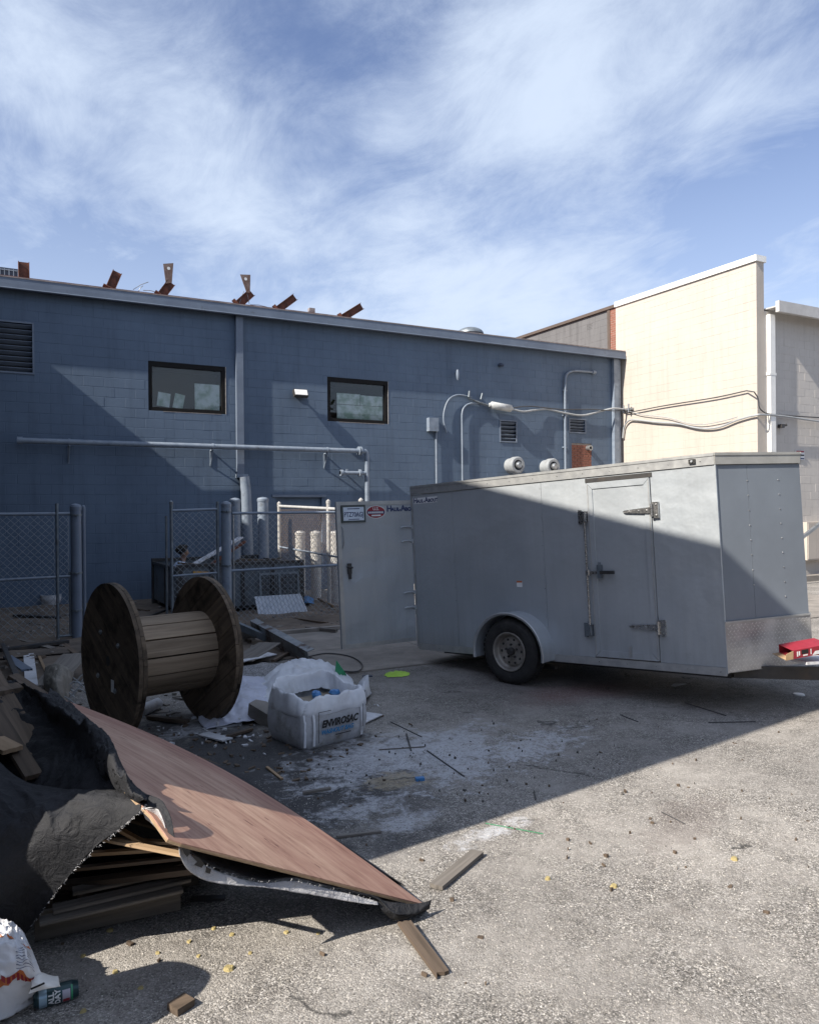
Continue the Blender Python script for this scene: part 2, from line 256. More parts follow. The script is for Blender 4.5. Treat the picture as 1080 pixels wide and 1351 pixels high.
def asphalt():
    m, t, b = newmat('chip_seal_asphalt'); co = N(t, 'ShaderNodeNewGeometry').outputs['Position']
    def noise(s, d=6.0, r=.6, dist=0.0, vec=None):
        n = N(t, 'ShaderNodeTexNoise', Scale=s, Detail=d, Roughness=r, Distortion=dist); L(t, vec or co, n.inputs['Vector']); return n.outputs['Fac']
    def mth(op, a, b_=None, clamp=False):
        n = t.nodes.new('ShaderNodeMath'); n.operation = op; n.use_clamp = clamp
        for i, v in enumerate((a, b_)):
            if v is None: continue
            if isinstance(v, (int, float)): n.inputs[i].default_value = v
            else: L(t, v, n.inputs[i])
        return n.outputs[0]
    def mix(f, a, c, bt='MIX'):
        n = N(t, 'ShaderNodeMix', _data_type='RGBA', _blend_type=bt)
        if isinstance(f, float): n.inputs[0].default_value = f
        else: L(t, f, n.inputs[0])
        L(t, a, n.inputs[6])
        if isinstance(c, tuple): n.inputs[7].default_value = (*c, 1)
        else: L(t, c, n.inputs[7])
        return n.outputs[2]
    wv = N(t, 'ShaderNodeTexNoise', Scale=60.0, Detail=2.0); L(t, co, wv.inputs['Vector'])
    wa = N(t, 'ShaderNodeVectorMath', _operation='MULTIPLY_ADD'); L(t, wv.outputs['Color'], wa.inputs[0]); wa.inputs[1].default_value = (.009,)*3; L(t, co, wa.inputs[2])
    v1 = N(t, 'ShaderNodeTexVoronoi', Scale=150.0); L(t, wa.outputs[0], v1.inputs['Vector'])
    v2 = N(t, 'ShaderNodeTexVoronoi', Scale=60.0); L(t, wa.outputs[0], v2.inputs['Vector'])
    sp = N(t, 'ShaderNodeSeparateColor'); L(t, v1.outputs['Color'], sp.inputs[0]); sp2 = N(t, 'ShaderNodeSeparateColor'); L(t, v2.outputs['Color'], sp2.inputs[0])
    stone = ramp(t, sp.outputs[0], [(0.0, (.095, .093, .09)), (.3, (.195, .19, .182)), (.62, (.285, .277, .265)), (.85, (.40, .39, .375)), (1.0, (.58, .575, .565))]).outputs[0]
    stone2 = ramp(t, sp2.outputs[1], [(0.0, (.78, .78, .78)), (.6, (1, 1, 1)), (1.0, (1.25, 1.24, 1.2))]).outputs[0]
    col = mix(.75, stone, stone2, 'MULTIPLY')
    edge = ramp(t, v1.outputs['Distance'], [(.35, (1, 1, 1)), (.75, (.62, .61, .6))]).outputs[0]
    col = mix(.8, col, edge, 'MULTIPLY')
    wear = ramp(t, noise(1.7, 7.0, .7), [(.42, (0, 0, 0)), (.62, (.75,)*3)]).outputs[0]; col = mix(wear, col, (.335, .325, .31))
    patchy = ramp(t, noise(9.0, 9.0, .8), [(.35, (.72, .70, .69)), (.6, (1.06, 1.05, 1.04))]).outputs[0]; col = mix(.8, col, patchy, 'MULTIPLY')
    big = ramp(t, noise(.55, 8.0, .68), [(.3, (.72, .71, .705)), (.7, (1.22, 1.20, 1.18))]).outputs[0]; col = mix(1.0, col, big, 'MULTIPLY')
    st = ramp(t, noise(2.6, 8.0, .72, .5), [(.58, (1, 1, 1)), (.78, (.64, .61, .59))]).outputs[0]; col = mix(.9, col, st, 'MULTIPLY')
    sx = N(t, 'ShaderNodeSeparateXYZ'); L(t, co, sx.inputs[0]); X, Y = sx.outputs[0], sx.outputs[1]
    def blob(cx_, cy_, rx, ry, ns=3.0, amp=.8, lo=.0, hi=.25, ang=0):
        ca, sa = math.cos(ang), math.sin(ang)
        dx = mth('SUBTRACT', X, cx_); dy = mth('SUBTRACT', Y, cy_)
        a = mth('DIVIDE', mth('ADD', mth('MULTIPLY', dx, ca), mth('MULTIPLY', dy, sa)), rx); c = mth('DIVIDE', mth('SUBTRACT', mth('MULTIPLY', dy, ca), mth('MULTIPLY', dx, sa)), ry)
        r = mth('SQRT', mth('ADD', mth('MULTIPLY', a, a), mth('MULTIPLY', c, c)))
        s = mth('SUBTRACT', mth('ADD', mth('SUBTRACT', 1.0, r), mth('MULTIPLY', mth('SUBTRACT', noise(ns, 9.0, .75, .4), .5), amp*4)), 0.0)
        mrr = N(t, 'ShaderNodeMapRange'); mrr.inputs['From Min'].default_value = lo; mrr.inputs['From Max'].default_value = hi; mrr.interpolation_type = 'SMOOTHSTEP'; L(t, s, mrr.inputs['Value']); return mrr.outputs[0]
    # darker asphalt round the spool and trailer, washed-out cement splashes by the bag, reddish stain under the trailer
    col = mix(mth('MULTIPLY', blob(1.5, 5.4, 1.7, 2.2, 1.6, .5, 0, .6), .86), col, (.04, .041, .046))
    col = mix(mth('MULTIPLY', blob(6.0, 6.6, 2.4, 1.6, 1.6, .3, 0, .7), .35), col, (.07, .05, .05))
    sp3 = gnd(770, 912); col = mix(mth('MULTIPLY', blob(sp3.x, sp3.y, 1.1, .5, 2, .3, 0, .8), .35), col, (.20, .085, .08))
    fleck = ramp(t, noise(26.0, 8.0, .8), [(.40, (.35,)*3), (.55, (1, 1, 1))]).outputs[0]
    for (px, py, rx, ry, ns, am, a) in ((470, 1010, .72, .60, 5, .8, .5), (540, 990, .65, .7, 6, .75, 0.), (620, 1010, .7, .35, 7, 1.0, .5), (700, 985, .8, .35, 7, 1.1, .3), (480, 1065, .5, .2, 7, 1.0, .2), (530, 1085, .36, .17, 6, .75, .3), (600, 985, .9, .45, 4, .9, .6), (430, 1040, .35, .12, 7, .8, 0.), (650, 1098, .4, .10, 6, .9, .2), (250, 965, .55, .25, 4, .7, .2)):
        g = gnd(px, py); col = mix(mth('MULTIPLY', mth('MULTIPLY', blob(g.x, g.y, rx, ry, ns*1.3, am*1.15, .1, .8, a), fleck), .85), col, (.46, .47, .50))
    g = gnd(522, 1029); col = mix(mth('MULTIPLY', mth('MULTIPLY', blob(g.x, g.y, .26, .19, 7, .7, 0, .4), fleck), .85), col, (.33, .28, .20))
    g = gnd(900, 1085); col = mix(mth('MULTIPLY', blob(g.x, g.y, .75, .25, 4, .7, 0, .7, .4), .25), col, (.11, .08, .075))
    ck = N(t, 'ShaderNodeTexVoronoi', Scale=.55, _feature='DISTANCE_TO_EDGE'); wk = N(t, 'ShaderNodeTexNoise', Scale=2.2, Detail=6.0); L(t, co, wk.inputs['Vector'])
    wb = N(t, 'ShaderNodeVectorMath', _operation='MULTIPLY_ADD'); L(t, wk.outputs['Color'], wb.inputs[0]); wb.inputs[1].default_value = (.7,)*3; L(t, co, wb.inputs[2]); L(t, wb.outputs[0], ck.inputs['Vector'])
    ckm = ramp(t, ck.outputs['Distance'], [(0, (.85,)*3), (.012, (0, 0, 0))]).outputs[0]
    ckn = mth('MULTIPLY', ckm, mth('GREATER_THAN', noise(1.3, 2.0), .59)); col = mix(ckn, col, (.03, .03, .03))
    L(t, col, b.inputs['Base Color']); b.inputs['Roughness'].default_value = .9; b.inputs['Specular IOR Level'].default_value = .25
    h = mth('ADD', mth('MULTIPLY', v1.outputs['Distance'], -.8), mth('MULTIPLY', v2.outputs['Distance'], -.5))
    h = mth('ADD', h, mth('MULTIPLY', sp.outputs[1], .35))
    bp = N(t, 'ShaderNodeBump', Strength=.6, Distance=.007); L(t, h, bp.inputs['Height']); L(t, bp.outputs[0], b.inputs['Normal'])
    return m
asph = asphalt()

# ------------------------------------------------------------------ mesh helpers
W = {}
class MB:
    def __init__(s): s.v = []; s.f = []; s.smooth = set()
    def add(s, vs, fs, smooth=False):
        o = len(s.v); s.v += [Vector(v) for v in vs]
        for f in fs:
            if smooth: s.smooth.add(len(s.f))
            s.f.append(tuple(i+o for i in f))
        return s
    def box(s, lo, hi, mat=None):
        x0, y0, z0 = lo; x1, y1, z1 = hi
        vs = [Vector(p) for p in ((x0, y0, z0), (x1, y0, z0), (x1, y1, z0), (x0, y1, z0), (x0, y0, z1), (x1, y0, z1), (x1, y1, z1), (x0, y1, z1))]
        if mat: vs = [mat @ v for v in vs]
        return s.add(vs, [(0, 3, 2, 1), (4, 5, 6, 7), (0, 1, 5, 4), (1, 2, 6, 5), (2, 3, 7, 6), (3, 0, 4, 7)])
    def prism(s, poly, z0, z1, mat=None):
        n = len(poly); vs = [Vector((x, y, z0)) for x, y in poly]+[Vector((x, y, z1)) for x, y in poly]
        if mat: vs = [mat @ v for v in vs]
        return s.add(vs, [tuple(reversed(range(n))), tuple(range(n, 2*n))]+[(i, (i+1) % n, n+(i+1) % n, n+i) for i in range(n)])
    def tube(s, pts, r, n=8, cap=True):
        pts = [Vector(p) for p in pts]; rings = []; prev = None
        rs = r if isinstance(r, (list, tuple)) else [r]*len(pts)
        for i, p in enumerate(pts):
            d = ((pts[min(i+1, len(pts)-1)]-pts[max(i-1, 0)])).normalized()
            if prev is None:
                a = Vector((0, 0, 1)) if abs(d.z) < .9 else Vector((1, 0, 0)); a = (a-d*a.dot(d)).normalized()
            else: a = (prev-d*prev.dot(d)).normalized()
            prev = a; b = d.cross(a)
            rings.append([p+(a*math.cos(2*math.pi*k/n)+b*math.sin(2*math.pi*k/n))*rs[i] for k in range(n)])
        o = []; [o.extend(x) for x in rings]; m = len(rings)
        fs = [(i*n+k, i*n+(k+1) % n, (i+1)*n+(k+1) % n, (i+1)*n+k) for i in range(m-1) for k in range(n)]
        s.add(o, fs, smooth=n > 5)
        if cap: s.add(rings[0], [tuple(reversed(range(n)))]); s.add(rings[-1], [tuple(range(n))])
        return s
    def lathe(s, prof, origin, axis, n=32, smooth=True, sharp=()):
        # prof: (radius, distance along axis)
        ax = Vector(axis).normalized(); a = Vector((0, 0, 1)) if abs(ax.z) < .9 else Vector((1, 0, 0)); a = (a-ax*a.dot(ax)).normalized(); b = ax.cross(a); origin = Vector(origin)
        for (r0, h0), (r1, h1) in zip(prof[:-1], prof[1:]):
            vs = [origin+ax*h0+(a*math.cos(2*math.pi*k/n)+b*math.sin(2*math.pi*k/n))*r0 for k in range(n)]+[origin+ax*h1+(a*math.cos(2*math.pi*k/n)+b*math.sin(2*math.pi*k/n))*r1 for k in range(n)]
            s.add(vs, [(k, (k+1) % n, n+(k+1) % n, n+k) for k in range(n)], smooth)
        return s
def mesh_of(mb, name, mat, T=None):
    me = bpy.data.meshes.new(name)
    vs = [T @ v for v in mb.v] if T else mb.v
    me.from_pydata([tuple(v) for v in vs], [], mb.f)
    if mb.smooth: me.polygons.foreach_set('use_smooth', [i in mb.smooth for i in range(len(mb.f))])
    if mat: me.materials.append(mat)
    me.update(); return me
def link(name, me, parent=None, Mw=None):
    o = bpy.data.objects.new(name, me); scene.collection.objects.link(o)
    if Mw is None: Mw = W[parent] if parent else Matrix.Identity(4)
    if parent: o.parent = parent; o.matrix_basis = W[parent].inverted() @ Mw
    else: o.matrix_basis = Mw
    W[o] = Mw.copy(); return o
def part(mb, name, mat, parent=None, world=False, Mw=None, label=None, kind=None):
    """mesh part; verts in parent's frame (world=False), in world coordinates (world=True) or in frame Mw"""
    T = W[parent].inverted() if (world and parent) else None
    o = link(name, mesh_of(mb, name, mat, T), parent, Mw)
    if label: o['label'] = label
    if kind: o['kind'] = kind
    return o
def tag(o, label, cat, group=None):
    o['label'] = label; o['category'] = cat
    if group: o['group'] = group
    return o
def thing(name, label, cat, loc=(0, 0, 0), rot=None, group=None):
    o = bpy.data.objects.new(name, None); o.empty_display_size = .2; scene.collection.objects.link(o)
    Mw = Matrix.Translation(Vector(loc)) @ (rot.to_4x4() if rot else Matrix.Identity(4)); o.matrix_basis = Mw; W[o] = Mw
    return tag(o, label, cat, group)
def struct(mb, name, mat): o = part(mb, name, mat); o['kind'] = 'structure'; return o
def frame_between(p0, p1, up=(0, 0, 1)):
    p0, p1 = Vector(p0), Vector(p1); x = (p1-p0).normalized(); u = Vector(up); y = u.cross(x)
    if y.length < 1e-4: y = Vector((0, 1, 0)).cross(x)
    y.normalize(); z = x.cross(y)
    return Matrix(((x.x, y.x, z.x, p0.x), (x.y, y.y, z.y, p0.y), (x.z, y.z, z.z, p0.z), (0, 0, 0, 1))), (p1-p0).length
def plank(name, p0, p1, w, th, mat, parent=None, up=(0, 0, 1), jag=0.0, label=None):
    Mw, ln = frame_between(p0, p1, up); mb = MB(); ns = 7
    if jag:
        pts = []
        for i in range(ns): pts.append((ln+random.uniform(-jag, jag*.4), -w/2+w*i/(ns-1)))
        for i in range(ns): pts.append((random.uniform(-.3*jag, .3*jag), w/2-w*i/(ns-1)))
        mb.prism(pts, -th/2, th/2)
    else:
        e = min(.004, th*.2)
        mb.box((0, -w/2+e, -th/2), (ln, w/2-e, th/2)); mb.box((.001, -w/2, -th/2+e), (ln-.001, w/2, th/2-e))
    return part(mb, name, mat, parent, Mw=Mw, label=label)
def copy_tree(o, parent=None, Mw=None):
    c = o.copy(); scene.collection.objects.link(c); W[c] = Mw.copy() if Mw else W[o]
    if parent: c.parent = parent; W[c] = W[parent] @ o.matrix_basis
    if Mw: c.matrix_basis = (W[parent].inverted() if parent else Matrix.Identity(4)) @ Mw
    for ch in [k for k in KIDS.get(o, [])]: KIDS.setdefault(c, []).append(copy_tree(ch, c))
    return c
KIDS = {}
def refresh_kids():
    KIDS.clear()
    for o in scene.objects:
        if o.parent: KIDS.setdefault(o.parent, []).append(o)
def text_part(s, size, mat, parent, Mw, name='lettering', bold=0.0, shear=0.0, sx=1.0, align='LEFT', th=.0012, space=1.0):
    cu = bpy.data.curves.new(name, 'FONT'); cu.body = s; cu.size = size; cu.extrude = th/2; cu.offset = bold; cu.shear = shear; cu.align_x = align; cu.space_character = space; cu.resolution_u = 3
    tmp = bpy.data.objects.new('tmp_text', cu); scene.collection.objects.link(tmp)
    dg = bpy.context.evaluated_depsgraph_get(); me = bpy.data.meshes.new_from_object(tmp.evaluated_get(dg)); bpy.data.objects.remove(tmp); bpy.data.curves.remove(cu)
    for v in me.vertices: v.co.x *= sx
    me.name = name; me.materials.clear(); me.materials.append(mat)
    return link(name, me, parent, Mw)
def text_frame(p, right, up):
    x = Vector(right).normalized(); y = Vector(up); y = (y-x*y.dot(x)).normalized(); z = x.cross(y)
    return Matrix(((x.x, y.x, z.x, p[0]), (x.y, y.y, z.y, p[1]), (x.z, y.z, z.z, p[2]), (0, 0, 0, 1)))

# ------------------------------------------------------------------ ground
def grid_sheet(x0, x1, y0, y1, z, nx, ny, amp=0, sc=1.0):
    mb = MB(); vs = []
    for j in range(ny+1):
        for i in range(nx+1):
            x = x0+(x1-x0)*i/nx; y = y0+(y1-y0)*j/ny; e = 0 if (i in (0, nx) or j in (0, ny)) else 1
            vs.append((x, y, z+amp*e*mnoise.fractal(Vector((x*sc, y*sc, 3)), 1, 2, 4)))
    return mb.add(vs, [(j*(nx+1)+i, j*(nx+1)+i+1, (j+1)*(nx+1)+i+1, (j+1)*(nx+1)+i) for j in range(ny) for i in range(nx)], True)
mb = MB(); mb.add([(-900, -900, 0), (900, -900, 0), (900, 900, 0), (-900, 900, 0)], [(0, 1, 2, 3)]); struct(mb, 'asphalt_ground', asph)
PADY0, PADY1 = 8.0, 11.0
pl = [gnd(404, 838), gnd(430, 889), gnd(480, 886), gnd(560, 882), gnd(640, 877), gnd(760, 866)]
mb = MB()
# concrete apron in slabs with open joints
cz = .018
for (a, b_) in ((3.55, 5.1), (5.11, 7.6), (7.61, 10.1), (10.11, 12.6), (12.61, 15.1)):
    mb.box((a, 8.02, 0), (b_, 9.48, cz)); mb.box((a, 9.49, 0), (b_, 11.0, cz))
struct(mb, 'concrete_apron', conc)
struct(grid_sheet(-2.4, 5.9, 11.02, 16.98, .03, 90, 60, .035, 1.6), 'dirt_yard', dirtm)
struct(grid_sheet(-2.3, 3.5, 9.2, 11.0, .012, 50, 20, .02, 2.2), 'dirt_path', dirtm)
mb = MB(); mb.box((3.56, 11.0, 0), (5.75, 11.12, .07)); part(mb, 'concrete_kerb', conc)['kind'] = 'structure'
mb = MB(); mb.box((17.1, 12.0, 0), (30, 12.25, .14)); part(mb, 'kerb', conc)['kind'] = 'structure'

# ------------------------------------------------------------------ block walls
BL, BH = .4064, .2032
def scoring(p):
    d = p-O; z = d.dot(_f)
    if z <= 0: return -1
    x = 540+FPX*d.dot(RT)/z; y = 675.5-FPX*d.dot(UP)/z
    if x < 4 or x > 1076 or y < 4 or y > 1346: return -1
    # behind the trailer or its open door
    if 552 < x < 950 and y > 641-.11*(x-552) and y < 880: return -1
    if 447 < x < 552 and y > 656 and y < 850: return -1
    if 950 <= x < 1050 and y > 597 and y < 880: return -1
    return 1000.0/z
def block_wall(parent, P, du, nrm, width, height, openings, mat, core_mat, thick=.19, phase=0.0, limit=295, zmin=0.0, bl=BL, bh=BH, proud=.0035, name='block', joint=.007):
    """P: lower left corner on the face, du: unit along, nrm: outward. Openings: (u0,u1,z0,z1)"""
    P, du, nrm = Vector(P), Vector(du), Vector(nrm); up = Vector((0, 0, 1))
    T = Matrix(((du.x, -nrm.x, 0, P.x), (du.y, -nrm.y, 0, P.y), (0, 0, 1, P.z), (0, 0, 0, 1)))   # local: x along, y into wall, z up
    us = sorted({0, width, *[o[0] for o in openings], *[o[1] for o in openings]}); zs = sorted({0, height, *[o[2] for o in openings], *[o[3] for o in openings]})
    core = MB()
    for a, b_ in zip(us[:-1], us[1:]):
        for c, d in zip(zs[:-1], zs[1:]):
            if any(o[0] <= (a+b_)/2 <= o[1] and o[2] <= (c+d)/2 <= o[3] for o in openings): continue
            core.box((a, proud, c), (b_, thick, d), T)
    part(core, 'wall', core_mat, parent, world=True)
    pieces = []; row = 0; z = zmin
    while z < height-.02:
        z1 = min(z+bh, height); u = -((row % 2)*bl/2+phase) % bl - bl
        while u < width:
            a, b_, c, d = max(u, 0), min(u+bl, width), z, z1; rects = [(a, b_, c, d)] if b_-a > .03 else []
            for o in openings:
                nr = []
                for (a, b_, c, d) in rects:
                    if b_ <= o[0] or a >= o[1] or d <= o[2] or c >= o[3]: nr.append((a, b_, c, d)); continue
                    if a < o[0]: nr.append((a, o[0], c, d))
                    if b_ > o[1]: nr.append((o[1], b_, c, d))
                    aa, bb = max(a, o[0]), min(b_, o[1])
                    if c < o[2]: nr.append((aa, bb, c, o[2]))
                    if d > o[3]: nr.append((aa, bb, o[3], d))
                rects = nr
            pieces += [r for r in rects if r[1]-r[0] > .03 and r[3]-r[2] > .02]
            u += bl
        z = z1; row += 1
    cache = {}; rnd = random.Random(len(pieces)); out = []
    def bmesh_block(mb, x0, x1, z0, z1, y, TT=None):
        j = joint/2; e = .004; x0 += j; x1 -= j; z0 += j; z1 -= j
        vs = [(x0, y+proud+.002, z0), (x1, y+proud+.002, z0), (x1, y+proud+.002, z1), (x0, y+proud+.002, z1), (x0, y+e*.7, z0), (x1, y+e*.7, z0), (x1, y+e*.7, z1), (x0, y+e*.7, z1), (x0+e, y, z0+e), (x1-e, y, z0+e), (x1-e, y, z1-e), (x0+e, y, z1-e)]
        if TT: vs = [TT @ Vector(v) for v in vs]
        fs = [(8, 9, 10, 11)]+[(4+k, 4+(k+1) % 4, 8+(k+1) % 4, 8+k) for k in range(4)]+[(k, (k+1) % 4, 4+(k+1) % 4, 4+k) for k in range(4)]
        mb.add(vs, fs)
    sc = []
    for r in pieces:
        c = T @ Vector(((r[0]+r[1])/2, 0, (r[2]+r[3])/2)); sc.append((scoring(c), r))
    sc.sort(key=lambda q: -q[0])
    rest = MB()
    for k, (s_, r) in enumerate(sc):
        dy = rnd.uniform(-.0014, .0014)
        if k < limit and s_ > 0:
            key = (round(r[1]-r[0], 3), round(r[3]-r[2], 3))
            if key not in cache:
                mb = MB(); bmesh_block(mb, 0, key[0], 0, key[1], 0); cache[key] = mesh_of(mb, name, mat)
            Mw = T @ Matrix.Translation((r[0], dy, r[2])) @ Matrix.Rotation(rnd.uniform(-.0012, .0012), 4, 'Z')
            out.append(link(name, cache[key], parent, Mw))
        else: bmesh_block(rest, *r, dy, T)
    if rest.f: part(rest, 'rear_'+name+'s' if False else name+'_courses', mat, parent, world=True, kind='stuff')
    return T

# ------------------------------------------------------------------ blue building
YW = 17.1
def wr(px0, px1, py0, py1):   # pixel rect -> wall rect (u from X=-2.6)
    a = onY(px0, (py0+py1)/2, YW); b_ = onY(px1, (py0+py1)/2, YW); xm = (px0+px1)/2
    return (a.x+2.6, b_.x+2.6, onY(xm, py1, YW).z, onY(xm, py0, YW).z)
blueb = thing('blue_building', 'long two storey dark blue painted block building with a low eave and two black windows', 'building', (7, YW, 0))
w1 = wr(196, 297.5, 480, 544); w2 = wr(432, 511.5, 500, 557.5); lv = wr(-40, 43, 424, 489)
vt1 = wr(660, 680, 556, 582); vt2 = wr(751, 771, 554, 570); rec = wr(365, 425, 656, 760); pat = wr(754, 780, 585, 640)
ops = [w1, w2, lv, vt1, vt2, rec, pat]
block_wall(blueb, (-2.6, YW, 0), (1, 0, 0), (0, -1, 0), 19.0, 6.40, ops, blue, blue, phase=.13)
mb = MB(); mb.box((-2.6, YW+.2, 0), (-2.4, 30, 6.36)); mb.box((16.2, YW+.2, 0), (16.4, 30, 6.36)); mb.box((-2.6, 29.8, 0), (16.4, 30, 6.36)); part(mb, 'side_wall', blue, blueb, world=True)
mb = MB(); mb.box((-2.7, YW-.09, 6.41), (16.45, 30.2, 6.45)); part(mb, 'roof', roofred, blueb, world=True)
EY = YW-.20
mb = MB(); mb.box((-2.7, EY-.012, 6.35), (16.5, EY+.05, 6.455)); part(mb, 'fascia', bluetrim, blueb, world=True)
mb = MB(); mb.box((-2.7, EY-.03, 6.24), (16.5, EY+.05, 6.348)); mb.tube([(-2.7, EY-.03, 6.25), (16.5, EY-.03, 6.25)], .014, 6); part(mb, 'gutter', bluetrim, blueb, world=True)
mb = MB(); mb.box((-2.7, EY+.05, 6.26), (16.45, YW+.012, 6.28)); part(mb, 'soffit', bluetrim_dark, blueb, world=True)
mb = MB()
x = -2.7
while x < 16.5:
    mb.box((x, EY-.02, 6.457), (min(x+3.0, 16.5)-.004, EY+.14, 6.482)); x += 3.0
part(mb, 'roof_edge_cap', capmetal, blueb, world=True)
mb = MB(); xr = onY(470, 418, YW-.3).x; mb.box((-2.7, EY+.16, 6.452), (xr, EY+.6, 6.54)); part(mb, 'roof_membrane_edge', roofred, blueb, world=True)
def window(op, panes, name='window'):
    u0, u1, z0, z1 = op; x0, x1 = u0-2.6, u1-2.6; t_ = .08
    fr = MB(); y0, y1 = YW+.01, YW+.11
    fr.box((x0, y0, z0), (x1, y1, z0+t_)); fr.box((x0, y0, z1-t_*1.3), (x1, y1, z1)); fr.box((x0, y0+.001, z0+t_), (x0+t_, y1, z1-t_*1.3)); fr.box((x1-t_, y0+.001, z0+t_), (x1, y1, z1-t_*1.3))
    f = part(fr, 'window', frame_blk, blueb, world=True)
    g = MB(); g.box((x0+t_-.005, YW+.055, z0+t_-.005), (x1-t_+.005, YW+.063, z1-t_*1.3+.005)); part(g, 'pane', glass, f, world=True)
    s = MB(); s.box((x1+.002, YW-.006, z0), (x1+.014, YW+.03, z1)); s.box((x0+.3, YW-.004, z0-.012), (x1-.1, YW+.03, z0-.002)); part(s, 'raw_trim', raw_edge, f, world=True)
    rm = MB(); X0, X1 = x0-.6, x1+.6; Z0, Z1 = z0-.3, z1+.3; Y0, Y1 = YW+.2, YW+3
    rm.add([(X0, Y0, Z0), (X1, Y0, Z0), (X1, Y1, Z0), (X0, Y1, Z0), (X0, Y0, Z1), (X1, Y0, Z1), (X1, Y1, Z1), (X0, Y1, Z1)], [(0, 1, 2, 3), (4, 7, 6, 5), (1, 5, 6, 2), (2, 6, 7, 3), (3, 7, 4, 0)])
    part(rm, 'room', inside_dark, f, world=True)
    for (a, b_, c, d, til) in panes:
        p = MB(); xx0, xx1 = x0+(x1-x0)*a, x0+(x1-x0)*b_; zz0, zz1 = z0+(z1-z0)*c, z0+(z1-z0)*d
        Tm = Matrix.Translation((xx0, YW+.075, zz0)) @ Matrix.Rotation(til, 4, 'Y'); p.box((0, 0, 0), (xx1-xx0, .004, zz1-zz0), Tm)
        part(p, 'paper_reflection_sheet', paper, f, world=True)
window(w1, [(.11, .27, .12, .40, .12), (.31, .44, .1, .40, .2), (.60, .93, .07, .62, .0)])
window(w2, [(.17, .93, .08, .40, 0), (.17, .55, .41, .66, 0), (.56, .93, .41, .64, 0)])
def louvre(op, n, name='vent_louvre', mat=bluetrim, x0off=-2.6, Y=YW, parent=None):
    u0, u1, z0, z1 = op; x0, x1 = u0+x0off, u1+x0off; parent = parent or blueb; f = MB(); b_ = .035
    f.box((x0-b_, Y-.02, z0-b_), (x1+b_, Y+.06, z0)); f.box((x0-b_, Y-.02, z1), (x1+b_, Y+.06, z1+b_)); f.box((x0-b_, Y-.019, z0), (x0, Y+.06, z1)); f.box((x1, Y-.019, z0), (x1+b_, Y+.06, z1))
    fr = part(f, name, mat, parent, world=True)
    bk = MB(); bk.box((x0, Y+.10, z0), (x1, Y+.12, z1)); part(bk, 'backing', inside_dark, fr, world=True)
    h = (z1-z0)/n; me = None
    for k in range(n):
        zc = z0+h*(k+.5)
        Mw = Matrix.Translation((x0, Y+.035, zc)) @ Matrix.Rotation(math.radians(-38), 4, 'X')
        if me is None: s = MB(); s.box((0, -h*.42, -.006), (x1-x0, h*.42, .006)); me = mesh_of(s, 'slat', mat)
        link('slat', me, fr, Mw)
louvre(lv, 9); louvre(vt1, 5); louvre(vt2, 4)
# blocked-up opening with sill/lintel
u0, u1, z0, z1 = rec; mb = MB(); mb.box((u0-2.6, YW+.07, z0), (u1-2.6, YW+.15, z1)); part(mb, 'blocked_opening', blue, blueb, world=True)
mb = MB(); mb.box((u0-2.7, YW-.035, z1), (u1-2.5, YW+.05, z1+.06)); part(mb, 'lintel', bluetrim, blueb, world=True)
# bare red brick patch
u0, u1, z0, z1 = pat; bp_ = MB(); bp_.box((u0-2.6, YW+.02, z0), (u1-2.6, YW+.12, z1)); pt = part(bp_, 'brick_patch', mortar_m, blueb, world=True)
bm_ = None; z = z0; r_ = 0; me = None
while z < z1-.05:
    x = u0-2.6-(r_ % 2)*.105
    while x < u1-2.6-.02:
        a, b_ = max(x, u0-2.6), min(x+.2, u1-2.6)
        if b_-a > .04:
            q = MB(); q.box((0, 0, 0), (b_-a, .03, .058)); link('brick', mesh_of(q, 'brick', brick_red), pt, Matrix.Translation((a, YW+.004+random.uniform(0, .003), z)))
        x += .21
    z += .068; r_ += 1
# downspout fin and pipe
pc = onY(317, 500, YW-.1)
mb = MB(); mb.box((pc.x-.085, YW-.10, 2.7), (pc.x+.075, YW-.008, 6.24)); part(mb, 'downspout', bluetrim, blueb, world=True)
mb = MB(); mb.box((pc.x-.10, YW-.12, 2.62), (pc.x+.16, YW-.006, 2.70)); mb.tube([(pc.x+.06, YW-.13, 2.64), (pc.x+.10, YW-.13, 2.3), (pc.x+.16, YW-.13, 0)], .115, 16); part(mb, 'downspout_boot', bluepipe, blueb, world=True)
pr = onY(810, 540, YW-.1)
mb = MB(); mb.box((pr.x-.02, YW-.12, 0), (pr.x+.16, YW-.01, 6.24)); mb.box((pr.x+.2, YW-.08, 0), (pr.x+.27, YW-.008, 6.24)); part(mb, 'downspout', bluepipe, blueb, world=True)

def on_wall(px, py, off=0): return onY(px, py, YW-off)
# wall floodlight
p = on_wall(396.5, 519, .17)
fl = thing('wall_floodlight', 'small black rimmed floodlight with a white lens fixed between the two windows', 'floodlight', (p.x, YW, p.z))
mb = MB(); R_ = Matrix.Translation(p) @ Matrix.Rotation(math.radians(-28), 4, 'X')
mb.box((-.17, -.04, -.09), (.17, .05, .09), R_); hd = part(mb, 'housing', blacksteel, fl, world=True)
mb = MB(); mb.box((-.15, -.052, -.072), (.15, -.041, .072), R_); part(mb, 'lens', whitelab, hd, world=True)
mb = MB(); mb.tube([p, (p.x, YW-.08, p.z-.02), (p.x, YW, p.z-.02)], .025, 8); mb.box((p.x-.06, YW-.03, p.z-.08), (p.x+.06, YW, p.z+.05)); part(mb, 'bracket', blacksteel, fl, world=True)
